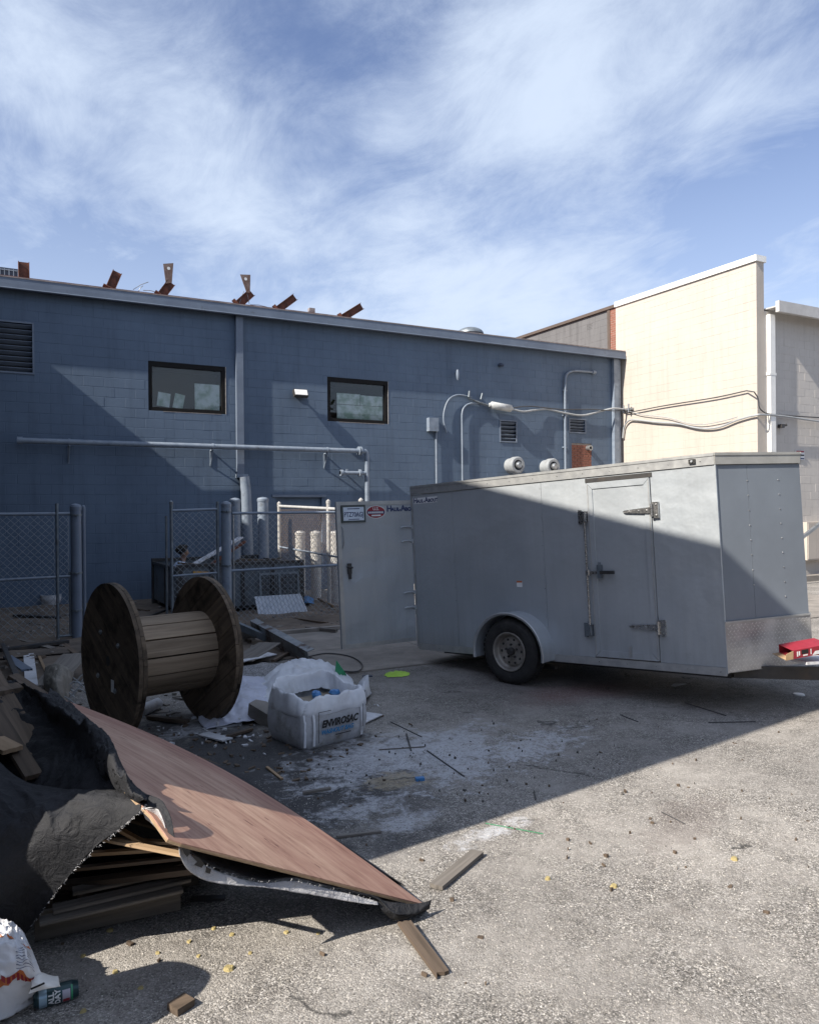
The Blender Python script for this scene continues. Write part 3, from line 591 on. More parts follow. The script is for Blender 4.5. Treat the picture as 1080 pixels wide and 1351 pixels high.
# gas pipe
PO = .22; a = on_wall(25, 582, PO); e = on_wall(478, 596, PO); zc = 3.29
gp = thing('gas_pipe', 'long horizontal painted gas pipe on brackets turning down beside the trailer door', 'pipe', (a.x, YW-PO, 0))
xe = on_wall(484, 620, PO).x
mb = MB(); mb.tube([(a.x, YW-PO, zc), (e.x, YW-PO, zc)], .058, 14); mb.lathe([(.0, -.05), (.075, -.05), (.075, .05), (.0, .05)], (a.x+.02, YW-PO, zc), (1, 0, 0), 14); part(mb, 'main_pipe', bluepipe, gp, world=True)
mb = MB(); mb.tube([(e.x, YW-PO, zc), (xe-.04, YW-PO, zc), (xe-.01, YW-PO, zc-.03), (xe, YW-PO, zc-.12), (xe, YW-PO, .0)], .055, 14); part(mb, 'riser_pipe', bluepipe, gp, world=True)
mb = MB()
for dx in (-.05, .0): mb.lathe([(.0, 0), (.11, 0), (.11, .025), (.0, .025)], (e.x+dx-.06, YW-PO, zc), (1, 0, 0), 16)
part(mb, 'flange', bluepipe, gp, world=True)
z2 = on_wall(465, 624, PO).z; xs = on_wall(449, 624, PO).x
mb = MB(); mb.tube([(xs, YW-PO, z2), (xe, YW-PO, z2)], .045, 12); mb.lathe([(0, 0), (.075, 0), (.075, .06), (0, .06)], (xs, YW-PO, z2), (1, 0, 0), 12); mb.lathe([(0, 0), (.09, 0), (.09, .05), (0, .05)], (xe-.22, YW-PO, z2), (1, 0, 0), 12); mb.box((xs+.15, YW-PO-.02, z2), (xs+.2, YW-PO+.02, z2+.09)); part(mb, 'branch_valve', bluepipe, gp, world=True)
for px in (92, 281, 432):
    bx_ = on_wall(px, 600, PO).x; mb = MB(); mb.box((bx_-.015, YW-PO-.03, zc-.085), (bx_+.015, YW, zc-.06)); mb.box((bx_-.015, YW-.02, zc-.42), (bx_+.015, YW-.001, zc-.06)); mb.tube([(bx_, YW-PO, zc-.09), (bx_, YW-.01, zc-.40)], .013, 6)
    mb.lathe([(.06, -.02), (.068, -.02), (.068, .02), (.06, .02)], (bx_, YW-PO, zc), (1, 0, 0), 12)
    part(mb, 'bracket', bluepipe, gp, world=True)
# meter box with conduit
p = on_wall(571, 560, .12)
jb = thing('junction_box', 'grey blue metal junction box on the wall with a thin conduit running down', 'junction box', (p.x, YW, 0))
mb = MB(); mb.box((p.x-.12, YW-.14, p.z-.17), (p.x+.16, YW-.001, p.z+.17)); part(mb, 'box', bluepipe, jb, world=True)
mb = MB(); mb.tube([(p.x+.13, YW-.05, p.z-.17), (p.x+.13, YW-.05, .4)], .025, 8); part(mb, 'conduit', bluepipe, jb, world=True)
def curve_pts(pts, k=6):
    P_ = [Vector(q) for q in pts]; out = []
    for i in range(len(P_)-1):
        p0 = P_[max(i-1, 0)]; p1 = P_[i]; p2 = P_[i+1]; p3 = P_[min(i+2, len(P_)-1)]
        for j in range(k):
            t = j/k; out.append(.5*((2*p1)+(p2-p0)*t+(2*p0-5*p1+4*p2-p3)*t*t+(3*p1-p0-3*p2+p3)*t*t*t))
    out.append(P_[-1]); return out
def wc(pts, off=.06): return curve_pts([on_wall(x, y, o[0] if o else off) for x, y, *o in pts])
cs = thing('service_conduit', 'curved service conduits and splice sleeve feeding the power cable on the blue wall', 'conduit', (on_wall(609, 560).x, YW, 0))
mb = MB(); mb.tube(wc([(589, 571), (585, 556), (586, 541), (592, 527), (604, 521), (622, 524)]), .02, 8); part(mb, 'conduit', bluepipe, cs, world=True)
mb = MB(); q = wc([(609, 548), (611, 539), (618, 533), (630, 532), (645, 536, .08)]); mb.tube([(q[0].x, q[0].y, .4)]+q, .022, 8); part(mb, 'conduit', bluepipe, cs, world=True)
mb = MB(); mb.tube(wc([(618, 525, .06), (632, 531, .09), (646, 535, .11)]), .03, 8); mb.tube([on_wall(634, 527, .12), on_wall(636, 519, .12)], .025, 6); mb.tube([on_wall(618, 524, .1), on_wall(619, 516, .1)], .03, 6); part(mb, 'bracket', galv_dark, cs, world=True)
mb = MB(); pa, pb = on_wall(645, 534, .13), on_wall(676, 539.5, .13); mb.tube([pa, pa.lerp(pb, .08), pa.lerp(pb, .1), pa.lerp(pb, .9), pa.lerp(pb, .92), pb], [.05, .06, .10, .10, .06, .04], 14); part(mb, 'splice_sleeve', M('sleeve_grey', (.5, .52, .53), None, 12, .5, dirt=(.2, .2, .2), dscale=6), cs, world=True)
mb = MB(); mb.tube(wc([(676, 540, .13), (690, 543, .14), (705, 541, .08), (722, 540, .06), (745, 545, .08), (768, 548, .08), (790, 543, .1), (808, 539, .22), (822, 540, .25)]), .028, 8); part(mb, 'cable', cable_grey, cs, world=True)
mb = MB(); mb.tube(wc([(676, 538, .13), (700, 536, .1), (740, 540, .08), (780, 540, .1), (808, 542, .22), (824, 541, .25)]), .014, 6); part(mb, 'cable', cable_dark, cs, world=True)
cd = thing('bent_conduit', 'tall conduit with a top elbow near the right end of the blue wall', 'conduit', (on_wall(745, 600).x, YW, 0))
q = wc([(745, 560), (745, 520), (745.5, 500), (748, 493), (756, 489.5), (770, 490), (784, 491.5)]); mb = MB(); mb.tube([(q[0].x, q[0].y, .4)]+q, .033, 8); mb.tube([on_wall(781, 491, .06), on_wall(785, 491.4, .06)], .055, 10); part(mb, 'pipe', bluepipe, cd, world=True)
mb = MB()
for py in (515, 548, 590): c = on_wall(745, py, .04); mb.box((c.x-.07, YW-.05, c.z-.02), (c.x+.07, YW-.001, c.z+.02))
part(mb, 'clamp', bluepipe, cd, world=True)
p = on_wall(603.5, 493, .12); mb = MB(); mb.tube([p+Vector((0, 0, .1)), p, p-Vector((0, 0, .12)), p-Vector((0, 0, .17))], [.03, .045, .035, .01], 8); mb.tube([p, (p.x, YW, p.z+.05)], .02, 6)
tag(part(mb, 'cable_insulator', bluepipe), 'small hanging insulator fixed high on the wall above the cable sleeve', 'insulator')
p = on_wall(661, 481, .1); mb = MB(); mb.tube([(p.x, YW, p.z), p, p+Vector((.06, -.03, -.03))], [.05, .05, .03], 8)
tag(part(mb, 'security_camera', bluetrim_dark), 'small dark stub fitting high on the blue wall right of the insulator', 'camera')
for i, (px, py, lab) in enumerate(((679, 614, 'left round exhaust cap poking above the trailer roof'), (725.5, 616, 'right round exhaust cap poking above the trailer roof'))):
    c = on_wall(px, py, .2); th_ = thing('exhaust_cap', lab, 'exhaust vent', (c.x, YW, c.z), group='round exhaust caps behind the trailer')
    mb = MB(); mb.lathe([(.0, -.0), (.20, 0), (.20, .2), (.23, .2), (.23, .35), (.20, .38), (.14, .38), (.14, .25), (0, .25)], (c.x-.02, YW, c.z), (0.0, -1, 0), 24); part(mb, 'hood', M('exhaust_white', (.30, .32, .34), None, 9, .5, dirt=(.15, .14, .14), dscale=6) if i == 0 else MATS['exhaust_white'], th_, world=True)
    mb = MB(); mb.lathe([(.09, .20), (.09, .43), (.06, .46), (0, .46)], (c.x-.02, YW, c.z), (0, -1, 0), 16); part(mb, 'outlet', galv, th_, world=True)
p = on_wall(778, 591, .1); mb = MB(); mb.lathe([(.045, 0), (.075, 0), (.075, .14), (.045, .14), (.045, .0)], (p.x, YW+.01, p.z), (0, -1, 0), 16); tag(part(mb, 'pipe_stub', galv), 'short open pipe stub poking out of the bare red brick patch', 'pipe stub')
mb = MB(); c = on_wall(616, 436, -6); 
c = onY(620, 436, YW+5); th_ = thing('roof_ventilator', 'grey domed ventilator showing over the roof edge of the blue building', 'roof vent', (c.x, c.y, 6.4))
rr_ = .42; mb = MB()
prof = [(rr_*1.0, .0), (rr_*1.0, .12)]+[(rr_*1.1*math.cos(a_), .12+rr_*.55*math.sin(a_)) for a_ in [i*math.pi/12 for i in range(7)]]
mb.lathe(prof, (c.x, c.y, c.z-.25), (0, 0, 1), 28); part(mb, 'dome', galv_dark, th_, world=True)
mb = MB(); mb.lathe([(.3, 0), (.3, c.z-.25-6.4+.01)], (c.x, c.y, 6.4), (0, 0, 1), 20); part(mb, 'neck', galv_dark, th_, world=True)
# roof steel debris
RY = YW+.08
def rbeam(p0, p1, w, th, label, plates=None):
    a, b_ = onY(*p0, RY), onY(*p1, RY); a.z = max(6.5, a.z); t_ = thing('roof_beam', label, 'steel beam', a, group='rusty beams standing up along the roof edge')
    Mw, ln = frame_between(a, b_, (0, -1, 0)); mb = MB(); k = th
    mb.box((0, -w/2, -k/2), (ln, -w/2+.012, k/2)); mb.box((0, w/2-.012, -k/2), (ln, w/2, k/2)); mb.box((0, -w/2+.012, -.006), (ln, w/2-.012, .006)); mb.box((-.02, -w*.8, -k*.8), (.0, w*.8, k*.8))
    part(mb, 'beam', rust, t_, Mw=Mw)
    if plates:
        q = [onY(x, y, RY-.06) for x, y in plates]; mb = MB(); n = len(q); mb.add(q+[v+Vector((0, .015, 0)) for v in q], [tuple(range(n)), tuple(reversed(range(n, 2*n)))]+[(i, n+i, n+(i+1) % n, (i+1) % n) for i in range(n)]); 
        pl_ = part(mb, 'gusset_plate', plate_grey, t_, world=True)
        c = onY((plates[0][0]+plates[1][0])/2+.5, plates[0][1]+6, RY-.078); h = MB(); h.lathe([(0, 0), (.035, 0)], c, (0, -1, 0), 12); part(h, 'bolt_hole', whitelab, pl_, world=True)
rbeam((32, 368), (31.5, 346), .2, .12, 'leftmost rusty beam stub standing upright beside the rooftop unit')
rbeam((146, 380), (155, 359), .19, .12, 'short plain rusty beam stub second from the left on the roof edge')
rbeam((213, 390), (226, 373), .19, .12, 'bent rusty beam with a tall gusset plate, first of the two with plates', [(215.5, 348), (229, 347), (227, 373), (219, 374)])
rbeam((314, 402), (332, 386), .19, .12, 'tilted rusty beam with a narrow gusset plate nearer the middle downspout', [(317, 362), (330.5, 362.5), (330, 386), (325.5, 386)])
rbeam((366, 409), (389, 392), .17, .12, 'rusty beam slanting right without a plate, just past the middle downspout')
rbeam((451, 420), (477, 404), .17, .12, 'rightmost rusty beam slanting up over the roof edge')
mb = MB(); random.seed(3)
for (a, b_) in (((176, 382), (196, 372)), ((183, 384), (189, 377)), ((322, 384), (316, 400)), ((325, 384), (329, 401)), ((189, 383), (208, 386)), ((330, 402), (352, 405))):
    A_, B_ = onY(*a, RY), onY(*b_, RY); mb.tube([A_, A_.lerp(B_, .5)+Vector((0, 0, .02)), B_], .008, 5)
tag(part(mb, 'loose_wire', galv), 'thin loose wires sticking up from the roof edge between the beams', 'wire')
c = onY(412, 409, RY); mb = MB(); mb.box((c.x-.07, RY, 6.54), (c.x+.07, RY+.12, c.z+.05)); tag(part(mb, 'metal_block', capmetal), 'small pale block sitting on the roof edge between two slanting beams', 'block')
a, b_ = onY(-30, 352, YW+2), onY(24, 355, YW+2)
ac = thing('rooftop_unit', 'blue grey rooftop air unit with a wire grille at the left frame edge', 'air conditioner', ((a.x+b_.x)/2, YW+2, 6.4))
mb = MB(); mb.box((a.x-.5, YW+2, 6.4), (b_.x, YW+3.2, b_.z-.0)); part(mb, 'housing', bluetrim_dark, ac, world=True)
gm = MB(); n_ = 9
for i in range(n_+1): x = a.x+(b_.x-a.x)*i/n_; gm.box((x-.008, YW+1.965, 6.5), (x+.008, YW+1.98, b_.z-.03))
for i in range(5): z = 6.55+(b_.z-6.6)*i/4; gm.box((a.x, YW+1.982, z-.008), (b_.x-.02, YW+1.997, z+.008))
part(gm, 'grille', galv, ac, world=True)

# ------------------------------------------------------------------ cream / tan building
XC = 16.52
yc0 = onX(998, 500, XC).y; topz = onX(998, 344, XC).z
crb = thing('cream_building', 'tall cream painted block building with white coping, tan rear wall and grey block side behind', 'building', (XC, yc0, 0))
block_wall(crb, (XC, yc0, 0), (0, 1, 0), (-1, 0, 0), 17.30-yc0, topz, [], cream, cream, thick=.28, limit=170)
yb = 17.30; yg = onX(803.5, 420, XC).y
block_wall(crb, (XC+.01, yb, 0), (0, 1, 0), (-1, 0, 0), yg-yb, topz, [], brick_red, mortar_m, thick=.26, limit=0, bl=.21, bh=.0677, zmin=6.2, name='brick')
vw = onX(774, 437, XC+.03); vw2 = onX(781, 427, XC+.03)
block_wall(crb, (XC+.03, yg, 0), (0, 1, 0), (-1, 0, 0), 30-yg, topz, [(vw2.y-yg, vw.y-yg, vw.z, vw2.z)], greyblock, greyblock, thick=.25, limit=60, zmin=6.0)
mb = MB(); mb.box((XC+.2, vw2.y, vw.z), (XC+.24, vw.y, vw2.z)); part(mb, 'vent_backing', inside_dark, crb, world=True)
for i in range(4): z = vw.z+(vw2.z-vw.z)*(i+.5)/4; q = MB(); q.box((XC+.04, vw2.y, z-.02), (XC+.14, vw.y, z+.02)); part(q, 'vent_slat', greyblock, crb, world=True)
mb = MB(); mb.box((XC-.05, yc0-.04, topz), (XC+.33, 17.30, topz+.15)); part(mb, 'coping', white_metal, crb, world=True)
mb = MB(); mb.box((XC-.04, 17.305, topz), (XC+.33, 30, topz+.09)); part(mb, 'brown_coping', browncap, crb, world=True)
mb = MB(); mb.box((XC-.01, yg-.02, 6.2), (XC+.025, yg+.09, topz-.001)); part(mb, 'corner_trim', browncap, crb, world=True)
eavez = onY(1040, 404, yc0-.3).z
mb = MB(); mb.box((XC+.282, yc0+.01, 0), (XC+.5, yc0+.3, eavez-.1)); part(mb, 'pier', tan, crb, world=True)
YT = yc0+.06
block_wall(crb, (XC+.5, YT, 0), (1, 0, 0), (0, -1, 0), 16, eavez-.05, [], tan, tan, thick=.2, limit=120)
mb = MB(); mb.box((XC+.3, YT+.4, eavez-.05), (XC+16, 30, eavez+.05)); part(mb, 'roof', browncap, crb, world=True)
mb = MB(); mb.box((XC+16.3, YT, 0), (XC+16.5, 30, eavez-.05)); mb.box((XC+.3, 29.8, 0), (XC+16.3, 30, eavez-.05)); part(mb, 'far_wall', tan, crb, world=True)
mb = MB(); mb.box((XC+.36, YT-.42, eavez-.19), (XC+16.2, YT-.32, eavez+.08)); part(mb, 'fascia', M('fascia_offwhite', (.52, .51, .50), None, 3, .5), crb, world=True)
mb = MB(); mb.box((XC+.36, YT-.32, eavez-.06), (XC+16.2, YT+.4, eavez-.03)); part(mb, 'soffit', MATS['fascia_offwhite'], crb, world=True)
dpx = onY(1015.5, 500, YT-.14).x; dpx2 = onY(1022, 500, YT-.14).x
mb = MB(); mb.box((dpx, YT-.15, 0), (dpx2, YT-.03, eavez-.19)); part(mb, 'downspout', white_metal, crb, world=True)
mb = MB(); c = onY(1018, 493, YT-.16)
mb.box((dpx-.03, YT-.155, c.z-.03), (dpx2+.03, YT-.01, c.z+.03)); part(mb, 'downspout_strap', white_metal, crb, world=True)
# cables over the cream wall
XO = XC-.07
def xc(pts): return curve_pts([onX(x, y, XO) for x, y in pts])
cb = thing('power_cable', 'dark cable rising across the cream wall then dropping round its corner', 'cable', onX(825, 543, XO))
mb = MB(); q = xc([(824, 544), (835, 543), (880, 534.5), (940, 525), (984, 515.5)]); q2 = curve_pts([onY(x, y, yc0-.08) for x, y in ((994, 517), (999, 525), (1001, 537), (1006, 543), (1014, 546), (1035, 548), (1080, 551), (1130, 554))]); mb.tube(q+q2, .016, 7); part(mb, 'cable', cable_dark, cb, world=True)
cb = thing('service_cable', 'thick grey looping cable sagging across the lower cream wall', 'cable', onX(830, 556, XO))
mb = MB(); q = xc([(821, 578), (823, 563), (829, 555), (838, 554), (865, 557), (893, 559), (915, 564), (932, 565.5), (950, 563), (970, 555), (988, 549.5)]); q2 = curve_pts([onY(x, y, yc0-.09) for x, y in ((1000, 547), (1015, 547.5), (1040, 550), (1080, 556), (1130, 562))]); mb.tube(q+q2, .024, 7); part(mb, 'cable', cable_grey, cb, world=True)
mb = MB(); mb.tube(xc([(826, 541), (846, 547), (880, 551), (905, 558), (925, 560), (950, 556), (972, 550)]), .011, 6); part(mb, 'thin_cable', cable_grey, cb, world=True)
mb = MB(); c = onX(827, 540, XO); mb.box((XC-.1, c.y-.2, c.z-.03), (XC-.001, c.y+.2, c.z+.03)); mb.tube([c+Vector((-.05, -.1, -.1)), c+Vector((-.05, -.1, .15))], .025, 6); mb.tube([c+Vector((-.05, .1, -.1)), c+Vector((-.05, .1, .12))], .025, 6); part(mb, 'bracket', galv, cb, world=True)
p = onY(1031, 562, YT-.1); mb = MB(); mb.box((p.x-.1, YT-.16, p.z-.05), (p.x+.02, YT-.05, p.z+.04)); mb.tube([(p.x+.02, YT, p.z-.02), (p.x+.02, YT-.1, p.z), (p.x+.12, YT-.14, p.z+.03)], .03, 8); tag(part(mb, 'security_camera', blacksteel), 'small black camera on the tan wall under the cables', 'camera')
a, b_ = onY(1049, 594, YT-.02), onY(1060.5, 607, YT-.02)
sg = thing('wall_sign', 'small white notice with blue bands on the tan wall right of the trailer nose', 'sign', (a.x, YT, b_.z))
mb = MB(); mb.box((a.x, YT-.02, b_.z), (b_.x, YT-.006, a.z)); part(mb, 'panel', whitelab, sg, world=True)
h = a.z-b_.z
for (c, d, m_) in ((.80, .97, redlab), (.42, .58, ink), (.08, .22, navylab)): mb = MB(); mb.box((a.x+.02, YT-.025, b_.z+h*c), (b_.x-.02, YT-.021, b_.z+h*d)); part(mb, 'print_band', m_, sg, world=True)
a, b_ = onY(1064, 689, YT-.25), onY(1100, 737, YT-.25)
bx = thing('electrical_cabinet', 'cream metal cabinet fixed low on the tan wall at the right frame edge', 'cabinet', (a.x, YT, 0))
mb = MB(); mb.box((a.x, YT-.25, b_.z), (b_.x+.5, YT-.001, a.z)); part(mb, 'cabinet_body', cream, bx, world=True)
mb = MB(); mb.box((a.x+.03, YT-.262, b_.z+.03), (b_.x+.47, YT-.251, a.z-.03)); part(mb, 'door', cream, bx, world=True)
a, b_ = onY(1046, 718, 11.6), onY(1110, 668, 11.6); d_ = (b_-a).normalized(); a0 = a-d_*(a.z/d_.z)
t_ = thing('leaning_steel_tube', 'galvanised square tube leaning up to the right behind the trailer nose', 'pole', a0)
Mw, ln = frame_between(a0, b_+d_*.3); mb = MB(); mb.box((0, -.035, -.035), (ln, .035, .035)); mb.tube([(ln*.4, -.05, 0), (ln*.4, .05, 0)], .012, 6); part(mb, 'tube', galv, t_, Mw=Mw)

# ------------------------------------------------------------------ building to the left that throws the big shadow
HS = 6.8; KX = 1.193
def sx(Y): return 7.66-.044*Y-KX*HS
Y1 = 3.355
lb = thing('dark_side_building', 'tall dark building left of the yard, outside the frame', 'building', (-6, 9, 0))
mb = MB(); mb.prism([(sx(Y1), Y1), (sx(17.0), 17.0), (-22, 17.0), (-22, Y1)], 0, HS); part(mb, 'wall', M('dark_brick_far', (.02, .02, .021), None, 4, .9, world_co=True), lb, world=True)

# ------------------------------------------------------------------ what stands behind the camera (mirrored in the windows)
wh = thing('opposite_warehouse', 'long pale block warehouse across the yard behind the viewer', 'building', (2, -14, 0))
mb = MB(); mb.box((-30, -30, 0), (12, -14, 6.6)); mb.box((12.01, -30, 0), (34, -13.2, 8.2)); part(mb, 'wall', M('warehouse_wall', (.16, .15, .14), (.11, .105, .10), 1.2, .85, world_co=True), wh, world=True)
mb = MB(); mb.box((-30.2, -30, 6.6), (12, -13.8, 6.8)); mb.box((12.01, -30, 8.2), (34.2, -13.0, 8.4)); part(mb, 'roof_edge', browncap, wh, world=True)
for k in range(9):
    x = -26+k*6.2; y = -14 if x < 12 else -13.2
    mb = MB(); mb.box((x, y, 1.2), (x+1.6, y+.05, 2.8)); part(mb, 'window', frame_blk, wh, world=True)
leafm = M('tree_leaves', (.06, .09, .03), (.03, .05, .018), 9, .8)
def tree(x, y, h, lab, seed):
    t_ = thing('tree', lab, 'tree', (x, y, 0)); rg = random.Random(seed); mb = MB(); mb.tube([(x, y, 0), (x+.1, y, h*.3), (x, y+.1, h*.6)], [.22, .17, .1], 10)
    for i in range(7): a = rg.uniform(0, 6.28); mb.tube([(x, y, h*.35+i*.25), (x+math.cos(a)*h*.13, y+math.sin(a)*h*.13, h*.5+i*.3), (x+math.cos(a)*h*.22, y+math.sin(a)*h*.22, h*.62+i*.35)], [.09, .06, .03], 6)
    part(mb, 'trunk', oldwood, t_, world=True); vs = []; fs = []
    cl_ = [(rg.gauss(0, h*.17), rg.gauss(0, h*.17), h*.66+rg.gauss(0, h*.12), rg.uniform(h*.07, h*.15)) for _ in range(34)]
    for i in range(6500):
        c = rg.choice(cl_); d = Vector((rg.gauss(0, 1), rg.gauss(0, 1), rg.gauss(0, 1))).normalized()*c[3]*rg.uniform(.5, 1.05); p = Vector((x+c[0], y+c[1], c[2]))+d
        a = Vector((rg.uniform(-1, 1), rg.uniform(-1, 1), rg.uniform(-1, 1)))*.14; b_ = Vector((rg.uniform(-1, 1), rg.uniform(-1, 1), rg.uniform(-1, 1)))*.14; n_ = len(vs); vs += [p-a, p+b_, p+a, p-b_]; fs.append((n_, n_+1, n_+2, n_+3))
    mb = MB(); mb.add(vs, fs); part(mb, 'crown', leafm, t_, world=True, kind='stuff')
tree(-6, -10.5, 8.5, 'broad green tree behind the viewer at the left', 1); tree(4, -11, 7.5, 'green tree behind the viewer near the middle', 2); tree(15, -10, 9, 'tall green tree behind the viewer at the right', 3)

# ------------------------------------------------------------------ trailer
th3 = math.radians(3.0); P0 = Vector((5.69, 4.63, .395))
ua = math.radians(-18.0); yv = Vector((math.sin(ua)*math.cos(th3), math.cos(ua)*math.cos(th3), -math.sin(th3))); xv = Vector((math.cos(ua), -math.sin(ua), 0)).normalized(); zv = xv.cross(yv)
RM = Matrix(((xv.x, yv.x, zv.x), (xv.y, yv.y, zv.y), (xv.z, yv.z, zv.z)))
tr = thing('cargo_trailer', 'silver grey enclosed cargo trailer with its rear door swung open', 'trailer', P0, RM)
TW = W[tr]; TL, TWd, TH, NX = 3.68, 1.76, 1.94, .44
nd = Vector((TWd/2, -NX, 0)); nl = nd.length; nang = math.atan2(-NX, TWd/2)
NF = Matrix.Rotation(nang, 4, 'Z')  # nose frame: x along the visible nose face
mb = MB(); mb.box((.02, .0, -.0), (TWd-.02, TL, .04)); mb.prism([(.01, .0), (TWd/2, -NX+.02), (TWd-.01, 0)], .0, .04); part(mb, 'floor', blacksteel, tr)
mb = MB(); mb.prism([(.0, .0), (TWd/2, -NX), (TWd, 0), (TWd, TL), (0, TL)], TH-.03, TH-.0); part(mb, 'roof', trimsilver, tr)
DU0, DU1 = .61, 1.29
def skin(y0, y1, z0=.045, z1=TH-.105, nm='side_panel'):
    mb = MB(); mb.box((0, y0+.0015, z0), (.022, y1-.0015, z1)); o = part(mb, nm, silver, tr); return o
skin(0, DU0-.0); skin(DU1, 1.83); skin(1.83, 3.05); skin(3.05, TL)
skin(DU0, DU1, TH-.155, TH-.105)
def skin2(y0, y1):
    mb = MB(); mb.box((TWd-.022, y0+.0015, .045), (TWd, y1-.0015, TH-.105)); return part(mb, 'side_panel', silver, tr)
for a, b_ in ((0, 1.22), (1.22, 2.44), (2.44, TL)): skin2(a, b_)
nosemat = M('nose_shaded_paint', (.21, .24, .28), (.18, .205, .24), 1.5, .42, metal=.15)  # trailer paint darkened here, so the nose's shade sits in its colour
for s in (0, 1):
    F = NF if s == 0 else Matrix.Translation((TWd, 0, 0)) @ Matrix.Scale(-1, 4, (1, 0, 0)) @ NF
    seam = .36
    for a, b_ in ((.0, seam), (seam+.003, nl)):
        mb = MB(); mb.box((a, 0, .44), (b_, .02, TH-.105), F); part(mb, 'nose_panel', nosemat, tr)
    mb = MB(); mb.box((0, -.012, .0), (nl, .008, .435), F)
    # raised diamond tread
    if s == 0:
        k = 0; z = .02; tread = MB()
        while z < .42:
            x = .03+(k % 2)*.021
            while x < nl-.02:
                an = .7 if k % 2 else -.7
                dx, dz = math.cos(an)*.017, math.sin(an)*.017; nx_, nz_ = -math.sin(an)*.0042, math.cos(an)*.0042
                vs = [(x-dx, -.012, z-dz), (x+nx_, -.0165, z+nz_), (x+dx, -.012, z+dz), (x-nx_, -.0165, z-nz_)]
                tread.add([F @ Vector(v) for v in vs], [(0, 3, 2, 1)]); x += .042
            z += .026; k += 1
    tpo = part(mb, 'tread_plate', diam, tr)
    if s == 0: part(tread, 'raised_diamonds', M('diamond_lugs', (.75, .74, .72), (.6, .59, .58), 5, .3, metal=.5), tpo, kind='stuff')
    mb = MB(); mb.box((-.004, -.018, -.002), (nl, -.0165, .0), F); mb.box((0, -.02, .432), (nl, -.006, .448), F); part(mb, 'tread_edge', trimsilver, tr)
    rv = MB()
    for (uu, z0, n_) in ((seam, .75, 8), (.72, .62, 9)):
        for i in range(n_): z = z0+i*(TH-.25-z0)/(n_-1); rv.lathe([(.007, 0), (.006, .004), (0, .006)], F @ Vector((uu, .0, z)), (F.to_3x3() @ Vector((0, -1, 0))), 8)
    part(rv, 'rivets', chrome, tr, kind='stuff')
# roof trim
mb = MB(); mb.box((-.012, -.004, TH-.10), (.012, TL+.01, TH-.02)); mb.box((-.018, -.004, TH-.022), (.02, TL+.01, TH+.004)); part(mb, 'roof_trim', trimsilver, tr)
mb = MB(); mb.box((TWd-.012, 0, TH-.10), (TWd+.012, TL, TH+.004)); part(mb, 'roof_trim', trimsilver, tr)
for s in (0, 1):
    F = NF if s == 0 else Matrix.Translation((TWd, 0, 0)) @ Matrix.Scale(-1, 4, (1, 0, 0)) @ NF
    mb = MB(); mb.box((-.004, -.016, TH-.10), (nl, .01, TH-.02), F); mb.box((-.008, -.022, TH-.02), (nl, .02, TH+.005), F); part(mb, 'nose_trim', MATS.get('nose_trim_grey') or M('nose_trim_grey', (.42, .42, .40), None, 5, .45, metal=.3), tr)
mb = MB(); mb.box((-.008, .0, -.03), (.014, TL, .043)); part(mb, 'bottom_rail', trimsilver, tr)
mb = MB(); mb.box((-.006, -.012, -.01), (.016, .0, TH-.10)); part(mb, 'corner_post', silver, tr)
mb = MB(); mb.box((-.004, TL-.0, .0), (.05, TL+.03, TH)); mb.box((TWd-.05, TL, 0), (TWd+.004, TL+.03, TH)); mb.box((.05, TL, TH-.09), (TWd-.05, TL+.03, TH)); mb.box((.05, TL, -.03), (TWd-.05, TL+.03, .05)); part(mb, 'rear_frame', trimsilver, tr)
# interior lining
mb = MB(); mb.box((.03, .02, .045), (.035, TL-.02, TH-.12)); mb.box((TWd-.035, .02, .045), (TWd-.03, TL-.02, TH-.12)); part(mb, 'lining', MATS['cardboard'], tr)
# side door
dz0, dz1 = .055, TH-.16
d = MB(); d.box((-.004, DU0+.03, dz0+.03), (.018, DU1-.03, dz1-.03)); door = part(d, 'side_door', silver, tr)
fr = MB(); b_ = .062
def miter(fr, y0, y1, z0, z1, b_, x0=-.014, x1=.01):
    o = [(y0, z0), (y1, z0), (y1, z1), (y0, z1)]; i = [(y0+b_, z0+b_), (y1-b_, z0+b_), (y1-b_, z1-b_), (y0+b_, z1-b_)]
    for k in range(4):
        a, c = o[k], o[(k+1) % 4]; e, g = i[k], i[(k+1) % 4]; s = .0025
        def sh(p, q): 
            v = Vector((q[0]-p[0], q[1]-p[1])).normalized()*s; return (p[0]+v.x, p[1]+v.y)
        a2, c2 = sh(a, c), sh(c, a); e2, g2 = sh(e, g), sh(g, e)
        vs = [(x0, *a2), (x0, *c2), (x0, *g2), (x0, *e2), (x1, *a2), (x1, *c2), (x1, *g2), (x1, *e2)]
        fr.add(vs, [(0, 1, 2, 3), (7, 6, 5, 4), (0, 4, 5, 1), (1, 5, 6, 2), (2, 6, 7, 3), (3, 7, 4, 0)])
miter(fr, DU0+.004, DU1-.004, dz0, dz1, b_); part(fr, 'door_frame', silver, door)
mb = MB(); mb.box((-.017, DU0+.012, dz0+.02), (-.0145, DU0+.022, dz1-.02)); mb.box((-.017, DU1-.022, dz0+.02), (-.0145, DU1-.012, dz1-.02)); part(mb, 'door_bead', trimsilver, door)
mb = MB(); mb.box((-.006, DU0-.02, dz1+.004), (.02, DU1+.01, TH-.115)); part(mb, 'rain_gap', blacksteel, tr)
